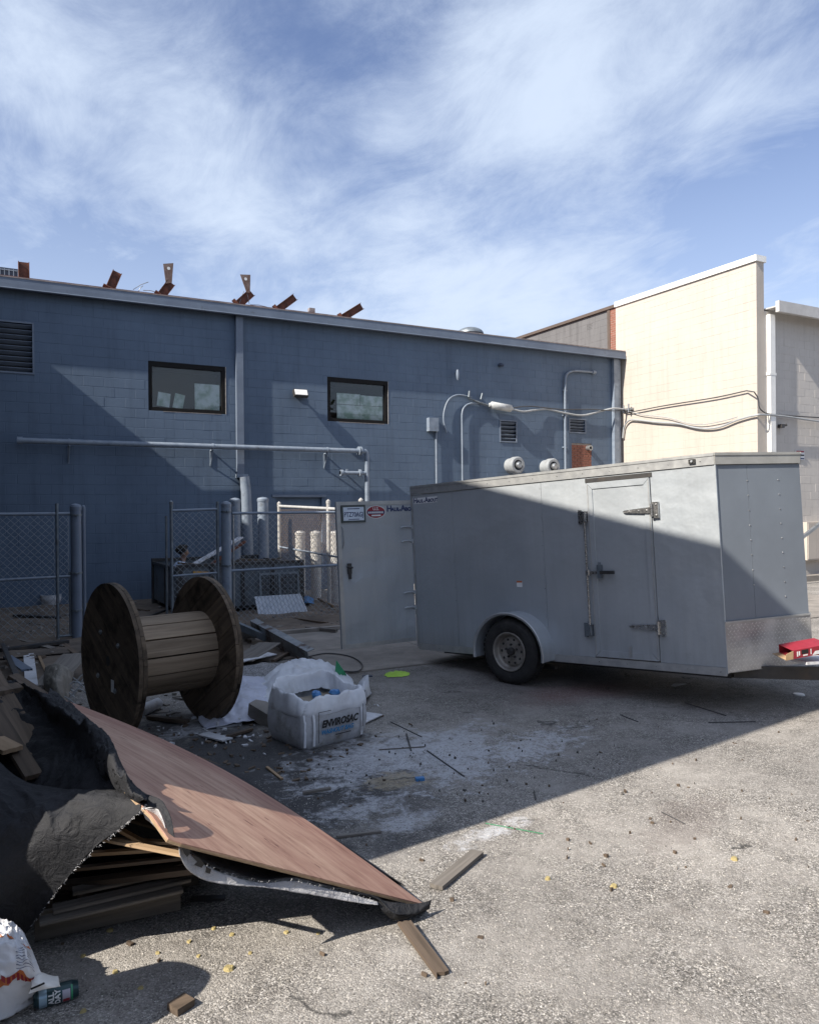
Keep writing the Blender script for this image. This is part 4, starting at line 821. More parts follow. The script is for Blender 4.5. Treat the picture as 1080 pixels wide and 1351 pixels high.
for zc in (1.47, .37):
    h = MB(); h.box((-.03, DU0-.075, zc-.075), (-.002, DU0-.01, zc+.075)); h.tube([(-.04, DU0-.015, zc-.06), (-.04, DU0-.015, zc+.06)], .014, 8)
    h.add([(-.016, DU0-.02, zc-.032), (-.016, DU0+.27, zc-.012), (-.016, DU0+.29, zc), (-.016, DU0+.27, zc+.012), (-.016, DU0-.02, zc+.032), (-.03, DU0-.02, zc-.032), (-.028, DU0+.27, zc-.012), (-.026, DU0+.29, zc), (-.028, DU0+.27, zc+.012), (-.03, DU0-.02, zc+.032)], [(5, 9, 8, 7, 6), (0, 1, 6, 5), (1, 2, 7, 6), (2, 3, 8, 7), (3, 4, 9, 8)])
    for dy in (.04, .12, .22): h.lathe([(.011, 0), (.009, .006), (0, .008)], (-.029, DU0+dy, zc), (-1, 0, 0), 8)
    for sz in (-.05, .05): h.lathe([(.01, 0), (.008, .006), (0, .008)], (-.03, DU0-.055, zc+sz), (-1, 0, 0), 8)
    part(h, 'hinge', chrome, door)
lb_ = MB(); yb_ = DU1+.022; lb_.tube([(-.04, yb_, .30), (-.04, yb_, 1.50)], .011, 8)
lk = part(lb_, 'lock_bar', chrome, door)
for zc in (.31, 1.44):
    h = MB(); h.box((-.05, yb_-.02, zc-.05), (-.0, yb_+.045, zc+.06)); h.box((-.02, yb_+.045, zc-.065), (-.0, yb_+.08, zc+.075)); h.tube([(-.05, yb_-.01, zc-.04), (-.05, yb_-.01, zc+.05)], .014, 8); part(h, 'lock_keeper', galv_dark if zc < 1 else chrome, lk)
h = MB(); zc = .89; h.box((-.055, yb_-.23, zc-.014), (-.042, yb_+.01, zc+.014)); h.tube([(-.048, yb_-.02, zc-.03), (-.048, yb_-.02, zc+.03)], .02, 8); part(h, 'handle', chrome, lk)
h = MB(); h.box((-.062, yb_-.30, zc-.016), (-.038, yb_-.15, zc+.016)); part(h, 'handle_grip', black_rub, lk)
h = MB(); h.box((-.06, yb_-.16, zc-.06), (-.02, yb_-.12, zc+.075)); h.tube([(-.04, yb_-.14, zc+.07), (-.04, yb_-.14, zc+.1)], .012, 8); part(h, 'handle_hasp', galv_dark, lk)
h = MB(); h.box((-.022, DU1-.40, dz0+.02), (-.014, DU1-.37, dz0+.12)); part(h, 'door_stop', trimsilver, door)
# rivet / screw rows along rails and seams
rv = MB()
y = .05
while y < TL: rv.lathe([(.006, 0), (.005, .003), (0, .004)], (-.009, y, .005), (-1, 0, 0), 6); rv.lathe([(.006, 0), (.005, .003), (0, .004)], (-.0125, y+.07, TH-.06), (-1, 0, 0), 6); y += .30
for sy in (1.83, 3.05, 2.44):
    z = .12
    while z < TH-.15: rv.lathe([(.005, 0), (.004, .003), (0, .004)], (-.0005, sy+.015, z), (-1, 0, 0), 6); z += .15
part(rv, 'screws', chrome, tr, kind='stuff')
# clearance light, warning sticker
mb = MB(); mb.box((-.03, .16, TH-.075), (-.012, .22, TH-.035)); lt = part(mb, 'marker_light', black_rub, tr)
mb = MB(); mb.lathe([(.012, 0), (.01, .01), (0, .012)], (-.03, .19, TH-.055), (-1, 0, 0), 10); part(mb, 'lens', cable_grey, lt)
sy = 2.17; mb = MB(); mb.box((-.0025, sy-.04, .735), (-.0005, sy+.03, .80)); stk = part(mb, 'warning_sticker', whitelab, tr)
mb = MB(); mb.box((-.0035, sy-.04, .783), (-.0026, sy+.03, .80)); part(mb, 'sticker_band', orangelab, stk)
def letters(parent, s_parts, x, y, z, mat, out=(-1, 0, 0), right=(0, -1, 0), MWt=None):
    pass
# lettering on the side near the rear corner
def tframe(y, z, x=-.0025):  # local side frame: reading direction is -y
    return TW @ text_frame((x, y, z), (0, -1, 0), (0, 0, 1))
mb = MB(); mb.box((-.0016, TL-.40, TH-.215), (-.0003, TL-.015, TH-.145)); st = part(mb, 'name_decal', whitelab, tr)
yy = TL-.02
for s_, sz, adv in (('H', .085, .062), ('AUL', .055, .115), ('-', .055, .022), ('A', .085, .062), ('BOUT', .055, .15)):
    text_part(s_, sz, navylab, st, tframe(yy, TH-.205, -.0028), bold=.0022); yy -= adv*.92
# fender and wheel
WY = 2.21
wheelc = TW.inverted() @ Vector((0, 0, 0))
cz_ = None
# wheel centre: outboard of the side, resting on the ground
RAD = .345; loc = TW @ Vector((-.10, WY, 0)); cen = TW.inverted() @ Vector((loc.x, loc.y, RAD))
WC = Vector((-.10, cen.y, cen.z))
fr_ = .43
f_ = MB(); n_ = 28; a0, a1 = math.radians(-8), math.radians(188)
out = []
for i in range(n_+1):
    a = a0+(a1-a0)*i/n_; y, z = WC.y+fr_*1.04*math.cos(a), max(-.06, WC.z+fr_*math.sin(a)-.02)
    y2, z2 = WC.y+(fr_-.02)*1.04*math.cos(a), max(-.06, WC.z+(fr_-.02)*math.sin(a)-.02)
    out += [(-.225, y, z), (-.0005, y, z), (-.225, y2, z2), (-.0005, y2, z2), (-.235, y, z-.0), (-.235, y2, z2)]
fs = []
for i in range(n_):
    a, c = i*6, (i+1)*6; fs += [(a, a+1, c+1, c), (a+2, c+2, c+3, a+3), (a+4, a, c, c+4), (a+5, a+4, c+4, c+5), (a+2, a+5, c+5, c+2)]
f_.add(out, fs, True); fen = part(f_, 'fender', silver, tr)
f_ = MB(); pts = [(-.232, WC.y+fr_*1.04*math.cos(a0+(a1-a0)*i/n_), max(-.06, WC.z+fr_*math.sin(a0+(a1-a0)*i/n_)-.02)) for i in range(n_+1)]; f_.tube(pts, .011, 8); part(f_, 'fender_lip', trimsilver, fen)
# dark wheel well panel
f_ = MB(); f_.add([(-.001, WC.y+.41*math.cos(a0+(a1-a0)*i/n_), max(-.05, WC.z-.02+.405*math.sin(a0+(a1-a0)*i/n_))) for i in range(n_+1)], [tuple(range(n_+1))]); part(f_, 'wheel_well', black_rub, tr)
def wheel(c, sgn):
    t = MB(); ax = (sgn, 0, 0); w = .105
    prof = [(.205, -w*.85), (.235, -w*.98), (.30, -w), (.325, -w*.88), (.343, -w*.72), (.345, 0), (.343, w*.72), (.325, w*.88), (.30, w), (.27, w*1.03), (.235, w*.98), (.205, w*.85)]
    t.lathe(prof, c, ax, 48)
    for j in range(40):
        a = 2*math.pi*j/40
        for (w0, w1) in ((-.08, -.03), (-.02, .02), (.03, .08)):
            aa = a+(.04 if w0 == -.02 else 0); q = []
            for (dw, da, r) in ((w0, -.05, .344), (w1, -.05, .344), (w1, .05, .344), (w0, .05, .344), (w0, -.05, .349), (w1, -.05, .349), (w1, .05, .349), (w0, .05, .349)):
                q.append(Vector(c)+Vector((dw*sgn, r*math.cos(aa+da), r*math.sin(aa+da))))
            t.add(q, [(4, 5, 6, 7), (0, 1, 5, 4), (1, 2, 6, 5), (2, 3, 7, 6), (3, 0, 4, 7)])
    wh = part(t, 'wheel', black_rub, tr)
    r = MB(); r.lathe([(.205, w*.80), (.208, w*.98), (.198, w*1.0), (.19, w*.92), (.182, w*.55), (.165, w*.30), (.15, w*.42), (.10, w*.50), (.07, w*.42), (.045, w*.42), (.0, w*.42)], c, ax, 40)
    r.lathe([(.205, w*.8), (.19, -w*.8)], c, ax, 32)
    rm = part(r, 'rim', rimmat, wh)
    h = MB()
    for j in range(10):
        a = 2*math.pi*j/10; h.lathe([(.0, 0), (.0145, 0), (.0145, .001)], Vector(c)+Vector((sgn*(w*.475), .125*math.cos(a), .125*math.sin(a))), ax, 12)
    part(h, 'rim_hole', black_rub, rm)
    h = MB(); h.lathe([(.042, w*.40), (.042, w*.72), (.035, w*.85), (0, w*.86)], c, ax, 20)
    for j in range(5): a = 2*math.pi*j/5+.3; h.lathe([(.012, w*.4), (.012, w*.62), (0, w*.64)], Vector(c)+Vector((0, .07*math.cos(a), .07*math.sin(a))), ax, 6)
    part(h, 'hub', blacksteel, rm)
wheel(WC, -1)
wheel(Vector((TWd+.10, WC.y, WC.z)), 1)
mb = MB(); mb.tube([(.0, WC.y, WC.z), (TWd, WC.y, WC.z)], .035, 10); mb.box((.22, .05, -.09), (.28, TL-.2, -.005)); mb.box((TWd-.28, .05, -.09), (TWd-.22, TL-.2, -.005))
for y in np.arange(.3, TL, .6): mb.box((.281, y, -.085), (TWd-.281, y+.04, -.008))
mb.box((.12, WC.y-.35, -.14), (.18, WC.y+.35, -.11)); mb.box((TWd-.18, WC.y-.35, -.14), (TWd-.12, WC.y+.35, -.11)); part(mb, 'chassis', blacksteel, tr)
tg = MB()
for sx_ in (.28, TWd-.28):
    a = Vector((sx_, .05, -.03)); b_ = Vector((TWd/2+(.03 if sx_ > 1 else -.03), -1.55, -.03)); dd = (b_-a).normalized(); sd = Vector((-dd.y, dd.x, 0))*.03
    tg.add([a-sd+Vector((0, 0, -.06)), a+sd+Vector((0, 0, -.06)), a+sd+Vector((0, 0, .05)), a-sd+Vector((0, 0, .05)), b_-sd+Vector((0, 0, -.06)), b_+sd+Vector((0, 0, -.06)), b_+sd+Vector((0, 0, .05)), b_-sd+Vector((0, 0, .05))], [(0, 1, 2, 3), (7, 6, 5, 4), (0, 4, 5, 1), (1, 5, 6, 2), (2, 6, 7, 3), (3, 7, 4, 0)])
part(tg, 'tongue', blacksteel, tr)
mb = MB(); mb.tube([(TWd/2, -1.3, .45), (TWd/2, -1.3, -.45)], .03, 10); mb.box((TWd/2-.09, -1.39, -.50), (TWd/2+.09, -1.21, -.47)); mb.tube([(TWd/2, -1.3, .45), (TWd/2+.13, -1.3, .47)], .012, 6); part(mb, 'tongue_jack', galv, tr)
mb = MB(); mb.box((TWd/2-.045, -1.85, -.05), (TWd/2+.045, -1.5, .04)); part(mb, 'coupler', blacksteel, tr)
# open rear door: hinged at the near rear corner, swung outwards
hin = TW @ Vector((-.0, TL+.03, 0)); tip = Vector((3.55, 8.19, 0)); dv = Vector((tip.x-hin.x, tip.y-hin.y, 0)).normalized()
dvt = (dv - zv*dv.dot(zv)).normalized(); DX = -dvt; DZ = zv; DYv = DZ.cross(DX)   # door x: from tip to hinge; reading left-to-right
DWd = .97; org = hin-DX*DWd + zv*.075+DX*.0
DM = Matrix(((DX.x, DYv.x, DZ.x, org.x), (DX.y, DYv.y, DZ.y, org.y), (DX.z, DYv.z, DZ.z, org.z), (0, 0, 0, 1)))
DH = 1.70
mb = MB(); mb.box((0.0, 0, 0), (DWd-.01, .045, DH)); rd = part(mb, 'rear_door', silver, tr, Mw=DM)
fr = MB()
b2 = .045
for (x0, x1, z0, z1) in ((0, DWd-.01, DH-b2, DH), (0, DWd-.01, 0, b2), (0, b2, b2, DH-b2)): fr.box((x0-.002, -.008, z0-.0005), (x1, .0, z1+.001))
part(fr, 'door_frame', trimsilver, rd)
for zc in (DH-.33, DH-.50, .58, .40):
    h = MB(); h.tube([(DWd-.15, -.012, zc), (DWd-.13, -.022, zc+.012), (DWd-.06, -.024, zc+.012), (DWd-.01, -.012, zc)], .010, 8); h.box((DWd-.02, -.02, zc-.02), (DWd+.012, .0, zc+.03)); part(h, 'strap_hinge', silver, rd)
h = MB(); h.box((.105, -.03, .86), (.15, -.001, .98)); h.tube([(.09, -.035, .94), (.16, -.035, .93)], .012, 8); h.box((.115, -.04, .80), (.14, -.001, .87)); part(h, 'latch', blacksteel, rd)
h = MB(); h.tube([(.055, -.01, 1.15), (.07, -.02, 1.2), (.07, -.02, 1.38), (.055, -.01, 1.42)], .006, 6); part(h, 'grab_wire', trimsilver, rd)
def dfr(x, z, y=-.004): return DM @ text_frame((x, y, z), (1, 0, 0), (0, 0, 1))
mb = MB(); mb.box((.055, -.016, DH-.245), (.36, -.001, DH-.04)); pf = part(mb, 'plate_holder', blacksteel if False else M('plate_frame', (.06, .075, .075), None, 8, .5), rd, Mw=DM)
mb = MB(); mb.box((.078, -.022, DH-.222), (.337, -.0165, DH-.065)); pp = part(mb, 'licence_plate', M('plate_white', (.62, .70, .80), None, 8, .4), rd, Mw=DM)
text_part('PTZ70AGJ', .078, navylab, pp, dfr(.2075, DH-.178, -.023), bold=.0012, sx=.72, align='CENTER')
text_part('PERMANENT', .024, navylab, pp, dfr(.2075, DH-.093, -.023), align='CENTER') if False else None
mb = MB(); mb.box((.13, -.0235, DH-.09), (.285, -.0225, DH-.08)); mb.box((.14, -.0235, DH-.212), (.275, -.0225, DH-.204)); part(mb, 'plate_print', navylab, pp, Mw=DM)
def oval(cx_, cz2, rx, rz, y0, y1, n=32, seg=None):
    mb = MB(); a = [(cx_+rx*math.cos(2*math.pi*i/n), cz2+rz*math.sin(2*math.pi*i/n)) for i in range(n)]
    if seg: a = [(x, max(z, seg)) for x, z in a]
    mb.add([(x, y0, z) for x, z in a]+[(x, y1, z) for x, z in a], [tuple(range(n)), tuple(reversed(range(n, 2*n)))]+[(i, n+i, n+(i+1) % n, (i+1) % n) for i in range(n)]); return mb
oc, oz = .50, DH-.13
ov = part(oval(oc, oz, .125, .078, -.003, -.0005), 'round_decal', whitelab, rd, Mw=DM)
part(oval(oc, oz, .117, .070, -.0042, -.0032), 'decal_red', redlab, ov, Mw=DM)
mb = MB(); mb.box((oc-.112, -.0055, oz-.022), (oc+.112, -.0044, oz+.012)); part(mb, 'decal_band', navylab, ov, Mw=DM)
text_part('U.S.', .05, whitelab, ov, dfr(oc, oz+.022, -.006), align='CENTER', bold=.001)
mb = MB()
for i in range(8): mb.box((oc-.10+i*.025, -.0068, oz-.016), (oc-.083+i*.025, -.0057, oz+.006))
mb.box((oc-.06, -.0068, oz-.05), (oc+.06, -.0057, oz-.032)); part(mb, 'decal_print', whitelab, ov, Mw=DM)
mb = MB(); mb.box((.64, -.0016, DH-.135), (.955, -.0003, DH-.055)); nd_ = part(mb, 'name_decal', silver, rd, Mw=DM)
xx = .642
for s_, sz, adv in (('H', .095, .066), ('AUL', .06, .118), ('-', .06, .024), ('A', .095, .064), ('BO', .06, .09)):
    text_part(s_, sz, navylab, nd_, dfr(xx, DH-.125, -.0035), bold=.0035); xx += adv*.9
xx = .644
# closed second rear door
mb = MB(); mb.box((TWd/2+.01, TL+.0, .06), (TWd-.055, TL+.04, TH-.1)); part(mb, 'rear_door', silver, tr)
# red carton on the tongue
o0 = at(1028, 868, 6.75); zt = (TW @ Vector((TWd/2, -.7, .025))).z
rb = thing('red_carton', 'crushed red and white carton lying open on the trailer tongue', 'carton', (o0.x, o0.y, zt))
Mc, ln = frame_between(at(1029, 861, 6.62), at(1112, 846, 6.72)); Mc = Mc @ Matrix.Rotation(.12, 4, 'X') @ Matrix.Scale(.72, 4)
mb = MB(); L_ = .55; w_, h_ = .13, .105
for (lo, hi) in (((.07, -w_, -h_/2), (L_, w_, -h_/2+.005)), ((.07, -w_, h_/2-.005), (L_, w_, h_/2)), ((.07, -w_, -h_/2+.005), (L_, -w_+.005, h_/2-.005)), ((.07, w_-.005, -h_/2+.005), (L_, w_, h_/2-.005))): mb.box(lo, hi)
part(mb, 'carton_body', redlab, rb, Mw=Mc)
mb = MB(); mb.add([(-.03, -w_-.002, -h_/2), (.07, -w_-.002, -h_/2), (.075, -w_-.002, h_/2-.005), (-.02, -w_-.002, h_/2-.03), (-.03, -w_+.002, -h_/2), (.07, -w_+.002, -h_/2), (.075, -w_+.002, h_/2-.005), (-.02, -w_+.002, h_/2-.03)], [(0, 1, 2, 3), (7, 6, 5, 4), (0, 4, 5, 1), (1, 5, 6, 2), (2, 6, 7, 3), (3, 7, 4, 0)])
mb.box((-.02, -w_, -h_/2-.001), (.07, w_, -h_/2+.003)); part(mb, 'open_flap', cardboard, rb, Mw=Mc)
mb = MB()
for (a, c, z0, z1) in ((.12, .135, -.03, .03), (.145, .16, -.02, .03), (.20, .26, -.035, -.02), (.30, .31, -.03, .035)): mb.box((a, -w_-.0025, z0), (c, -w_-.0005, z1))
mb.add([(.32, -w_-.001, -.045), (.5, -w_-.001, -.045), (.5, -w_-.001, .0), (.36, -w_-.001, .0)], [(0, 1, 2, 3)]); part(mb, 'white_print', whitelab, rb, Mw=Mc)
mb = MB(); mb.box((.18, -w_-.002, -.01), (.27, -w_-.0004, .04)); part(mb, 'dark_print', ink, rb, Mw=Mc)
mb = MB(); Mc2 = frame_between(at(1050, 872, 6.7), at(1120, 868, 6.85))[0]; mb.box((0, -.12, -.012), (.5, .12, .012)); tag(part(mb, 'folded_sheet', whiteboard, Mw=Mc2), 'white folded sheet under the red carton on the trailer tongue', 'sheet')

# ------------------------------------------------------------------ wooden cable spool
LC = Vector((.89, 6.76, 0)); aang = math.radians(77); AX = Vector((math.sin(aang), math.cos(aang), 0)); FR = .6375
sp = thing('cable_spool', 'large weathered wooden cable spool standing on its two flanges', 'cable spool', LC+AX*.4)
def flange(c, first):
    xa = AX; ya = Vector((0, 0, 1)); za = Vector((-AX.y, AX.x, 0))
    base = None
    for layer in (0, 1):
        th_ = .032; rot = (0.5 if first else -.55) + (math.pi/2 if layer else 0)
        # boards of the flange, clipped to the disc
        bw = .155; k = -4.5
        rg = random.Random(11+layer)
        while k < 5:
            a, b_ = k*bw, (k+1)*bw-.004; k += 1
            lo, hi = max(a, -FR+.001), min(b_, FR-.001)
            if hi-lo < .02: continue
            pts = []; n_ = 8
            for i in range(n_+1): s_ = lo+(hi-lo)*i/n_; pts.append((math.sqrt(max(0, FR*FR-s_*s_)), s_))
            for i in range(n_, -1, -1): s_ = lo+(hi-lo)*i/n_; pts.append((-math.sqrt(max(0, FR*FR-s_*s_)), s_))
            mb = MB(); mb.prism(pts, 0, th_+rg.uniform(-.0015, .0015))
            X_ = za*math.cos(rot)+ya*math.sin(rot); Y_ = -za*math.sin(rot)+ya*math.cos(rot)
            sgn = -1 if layer == 0 else 1
            Z_ = X_.cross(Y_); zs = 1 if Z_.dot(xa) > 0 else -1
            off = -.034 if layer == 0 else .001
            o3 = c + xa*off if zs > 0 else c + xa*(off+.032)
            Mw = Matrix(((X_.x, Y_.x, Z_.x, o3.x), (X_.y, Y_.y, Z_.y, o3.y), (X_.z, Y_.z, Z_.z, o3.z), (0, 0, 0, 1)))
            if base is None:
                base = part(mb, 'flange', darkply, sp, Mw=Mw)
            else: part(mb, 'flange_board', darkply, base, Mw=Mw)
    return base
fl1 = flange(LC+Vector((0, 0, FR)), True); fl2 = flange(LC+AX*.82+Vector((0, 0, FR)), False)
DR = .315; ns = 14
for k in range(ns):
    a = 2*math.pi*k/ns+.1; hw = DR*math.tan(math.pi/ns)-.0035
    rad = Vector((0, 0, 1))*math.cos(a)+Vector((-AX.y, AX.x, 0))*math.sin(a)
    p0 = LC+Vector((0, 0, FR))+AX*.034+rad*(DR+random.uniform(-.003, .003)); p1 = p0+AX*(.82-.068)
    Mw, ln = frame_between(p0, p1, rad); mb = MB()
    mb.add([(0, -hw, .012), (ln, -hw, .012), (ln, hw, .012), (0, hw, .012), (0, -hw*.5, .019), (ln, -hw*.5, .019), (ln, hw*.5, .019), (0, hw*.5, .019), (0, -hw*.9, -.015), (ln, -hw*.9, -.015), (ln, hw*.9, -.015), (0, hw*.9, -.015)], [(4, 5, 6, 7), (0, 1, 5, 4), (2, 3, 7, 6), (8, 11, 10, 9), (0, 8, 9, 1), (3, 2, 10, 11), (0, 4, 7, 3), (1, 2, 6, 5), (0, 3, 11, 8), (1, 9, 10, 2)])
    part(mb, 'drum_slat', pine, sp, Mw=Mw)
mb = MB(); c = LC+Vector((0, 0, FR))
mb.lathe([(.0, -.036), (.042, -.036)], c, AX, 16); part(mb, 'arbor_hole', MATS['black_ink'], sp, world=True)
mb = MB()
for k in range(4):
    a = k*math.pi/2+.6; rad = Vector((0, 0, 1))*math.cos(a)+Vector((-AX.y, AX.x, 0))*math.sin(a); mb.lathe([(.022, -.034), (.022, -.042), (.012, -.044), (.012, -.05), (0, -.05)], c+rad*.27, AX, 8)
part(mb, 'bolts', galv, sp, world=True, kind='stuff')
mb = MB(); q = c+Vector((-AX.y, AX.x, 0))*(-.10)+Vector((0, 0, -.19))
Mw = text_frame(q-AX*.038, Vector((AX.y, -AX.x, 0)), (0, 0, 1)); mb.box((-.03, -.05, -.001), (.03, .05, .001)); part(mb, 'tag', whitelab, sp, Mw=Mw)

# ------------------------------------------------------------------ washout bag
A_, B_, C_ = Vector((2.12, 5.61, 0)), Vector((2.66, 5.74, 0)), Vector((2.03, 6.05, 0))
ex = (B_-A_).normalized(); ey = Vector((-ex.y, ex.x, 0)); BWd, BD, BHt = .60, .50, .40
bag = thing('washout_bag', 'square white washout sack with a crumpled plastic liner full of slurry', 'sack', A_, Matrix(((ex.x, ey.x, 0), (ex.y, ey.y, 0), (0, 0, 1))))
BW = W[bag]
def sq_ring(hx, hy, z, r, n=12, cx_=BWd/2, cy_=BD/2, wob=0, seed=0.0):
    out = []
    for q, (sx_, sy_) in enumerate(((1, -1), (1, 1), (-1, 1), (-1, -1))):
        for i in range(n):
            a = math.radians(-90+q*90+90*i/n); x = cx_+sx_*(hx-r)+r*math.cos(a); y = cy_+sy_*(hy-r)+r*math.sin(a)
            # straight runs get extra points by spreading
            out.append([x, y])
    # add midpoints on sides
    res = []
    m = len(out)
    for i in range(m):
        p, q2 = out[i], out[(i+1) % m]; res.append(p)
        if math.hypot(p[0]-q2[0], p[1]-q2[1]) > .06:
            for j in range(1, 22): res.append([p[0]+(q2[0]-p[0])*j/22, p[1]+(q2[1]-p[1])*j/22])
        else:
            for j in range(0): pass
    o2 = []
    for i, (x, y) in enumerate(res):
        v = Vector((x, y, z)); nn = mnoise.noise(Vector((x*7, y*7, z*5+seed)))*wob; d = Vector((x-cx_, y-cy_, 0)).normalized(); o2.append(v+d*nn+Vector((0, 0, mnoise.noise(Vector((x*9, y*9, z*4+9+seed)))*wob*1.0 if wob > .012 else 0)))
    return o2
def loft(rings, close=True):
    mb = MB(); n = len(rings[0]); vs = [v for r in rings for v in r]
    mb.add(vs, [(i*n+k, i*n+(k+1) % n, (i+1)*n+(k+1) % n, (i+1)*n+k) for i in range(len(rings)-1) for k in range(n)], True); return mb
rings = [sq_ring(BWd/2+dx*.8, BD/2+dx*.8, z, .045, wob=.008) for z, dx in ((.0, -.02), (.02, .0), (.08, .022), (.16, .03), (.24, .024), (.31, .012), (.335, .0), (.33, -.006))]
mb = loft(rings); n_ = len(rings[0]); mb.add(rings[0], [tuple(reversed(range(n_)))]); part(mb, 'sack', washcloth, bag)
rings = [sq_ring(BWd/2+dx, BD/2+dx, z, .09, wob=w_, seed=4.0) for z, dx, w_ in ((.255, .020, .006), (.275, .028, .012), (.31, .026, .02), (.345, .020, .03), (.385, .010, .034), (.405, .0, .034), (.395, -.010, .034), (.36, -.018, .026), (.32, -.028, .015), (.27, -.035, .01))]
for ri, r in enumerate(rings):
    for v in r:
        back = max(0, (v.y-BD*.55)/(BD*.45)); v.z += .075*back*min(1, ri/3.) ; q_ = v*26; v.z += (.010*mnoise.noise(q_)+.008*mnoise.noise(q_*2.1))*(1 if ri else 0); v.x += .010*mnoise.noise(q_+Vector((5, 0, 0))); v.y += .010*mnoise.noise(q_+Vector((0, 5, 0)))
part(loft(rings), 'liner', whiteplastic, bag)
rings = [sq_ring(BWd/2-.05, BD/2-.05, .285, .09), sq_ring(.03, .03, .31, .02)]
mb = MB()
gx = 14
vs = []; 
for j in range(gx+1):
    for i in range(gx+1): x = .04+(BWd-.08)*i/gx; y = .04+(BD-.08)*j/gx; vs.append((x, y, .295+.02*mnoise.noise(Vector((x*8, y*8, 1)))))
mb.add(vs, [(j*(gx+1)+i, j*(gx+1)+i+1, (j+1)*(gx+1)+i+1, (j+1)*(gx+1)+i) for j in range(gx) for i in range(gx)], True); part(mb, 'slurry', slurry, bag)
for k, (x, y) in enumerate(((.36, .34), (.50, .28))):
    mb = MB(); mb.lathe([(0, -.03), (.035, -.025), (.045, 0), (.035, .022), (0, .028)], (0, 0, 0), (0, 0, 1), 10)
    for v in mb.v: v += Vector((mnoise.noise(v*30+Vector((k, 0, 0)))*.02, mnoise.noise(v*30+Vector((0, k, 5)))*.02, mnoise.noise(v*33+Vector((7, k, 5)))*.015))
    o = part(mb, 'crumpled_wrapper', bluebit, bag, Mw=BW @ Matrix.Translation((x, y, .325)))
# vertical seam straps and printed face
for (x, y) in ((.075, -.024), (.0, -.008), (BWd-.055, -.022)):
    mb = MB(); pts = [(x, y-.004, .03), (x, y-.012, .14), (x, y-.010, .22), (x, y+.002, .28)]; 
    for a, b_ in zip(pts[:-1], pts[1:]): mb.add([Vector(a)+Vector((-.011, 0, 0)), Vector(a)+Vector((.011, 0, 0)), Vector(b_)+Vector((.011, 0, 0)), Vector(b_)+Vector((-.011, 0, 0))], [(0, 1, 2, 3)])
    part(mb, 'seam_strap', whiteplastic, bag)
def bfr(x, z, y=-.046): return BW @ text_frame((x, y, z), (1, 0, 0.0), (0, 0, 1))
text_part('ENVIROSAC', .076, ink, bag, bfr(.135, .165), bold=.0035, shear=.3, sx=.86)
text_part('WASHOUT BAG', .047, inkblue, bag, bfr(.128, .112), bold=.0022, shear=.3, sx=.92)
mb = MB(); mb.box((.27, -.045, .085), (.42, -.0435, .092)); mb.box((.108, -.0425, .05), (.112, -.041, .285)); mb.box((.108, -.0425, .285), (.23, -.041, .289)); mb.box((.545, -.0425, .10), (.549, -.041, .285)); part(mb, 'print_border', ink, bag)

# ------------------------------------------------------------------ sheets, debris and bits round the bag
def patch(ctrl, nu, nv, wob=0.0, freq=6.0, seed=0, name=None):
    """ctrl: rows of world points -> smooth grid"""
    R, C = len(ctrl), len(ctrl[0])
    def cr(pts, t):
        n = len(pts)-1; x = min(max(t*n, 0), n-1e-6); i = int(x); f = x-i; p0, p1, p2, p3 = pts[max(i-1, 0)], pts[i], pts[i+1], pts[min(i+2, n)]
        return .5*((2*p1)+(p2-p0)*f+(2*p0-5*p1+4*p2-p3)*f*f+(3*p1-p0-3*p2+p3)*f*f*f)
    rows = [[cr([Vector(v) for v in row], u/nu) for u in range(nu+1)] for row in ctrl]
    vs = []
    for v in range(nv+1):
        for u in range(nu+1):
            p = cr([rows[r][u] for r in range(R)], v/nv)
            if wob:
                e = min(1, 4*min(u, nu-u)/nu+.25)*min(1, 4*min(v, nv-v)/nv+.25)
                q = p*freq+Vector((seed, seed*2.3, 0)); qq = q+Vector((mnoise.noise(q*.7)*1.5, mnoise.noise(q*.6+Vector((4, 4, 4)))*1.2, 0)); ridge = (1-abs(mnoise.noise(qq))*2)**2; r2_ = (1-abs(mnoise.noise(qq*2.1+Vector((3, 1, 0))))*2)**3; r3_ = (1-abs(mnoise.noise(qq*4.3+Vector((1, 7, 0))))*2)**3
                p = p+Vector((0, -.2, 1)).normalized()*(wob*e*(ridge*.7+r2_*.45+r3_*.2-.4))
            vs.append(p)
    mb = MB(); mb.add(vs, [(j*(nu+1)+i, j*(nu+1)+i+1, (j+1)*(nu+1)+i+1, (j+1)*(nu+1)+i) for j in range(nv) for i in range(nu)], True); return mb
def solid(o, t_=.003):
    m = o.modifiers.new('thickness', 'SOLIDIFY'); m.thickness = t_; m.offset = 0; return o
def G(px, py, z=.0): return gnd(px, py, z)
# white plastic heap behind the bag
mb = patch([[G(352, 892, .03), G(372, 880, .10), G(400, 874, .12), G(430, 878, .12), G(456, 890, .05)], [G(336, 908, .01), G(366, 884, .15), G(398, 874, .19), G(432, 879, .17), G(466, 900, .06)], [G(330, 935, .01), G(360, 930, .09), G(395, 930, .1), G(440, 930, .05), G(470, 935, .01)]], 40, 26, .05, 7, 2)
tag(solid(part(mb, 'plastic_sheet', whiteplastic)), 'crumpled white plastic sheet heaped behind the washout sack', 'plastic sheet')
mb = patch([[G(278, 905, .02), G(300, 888, .08), G(330, 893, .07), G(362, 890, .04)], [G(262, 945, .02), G(300, 930, .09), G(335, 918, .12), G(365, 912, .03)], [G(272, 962, .01), G(305, 955, .03), G(340, 948, .04), G(366, 935, .01)]], 36, 22, .05, 8, 5)
tag(solid(part(mb, 'plastic_sheet', M('lilac_white_plastic', (.56, .58, .68), (.44, .46, .56), 3, .5, bump=.3, dirt=(.3, .3, .3), dscale=5))), 'pale lilac plastic sheet spread between the spool and the washout sack', 'plastic sheet')
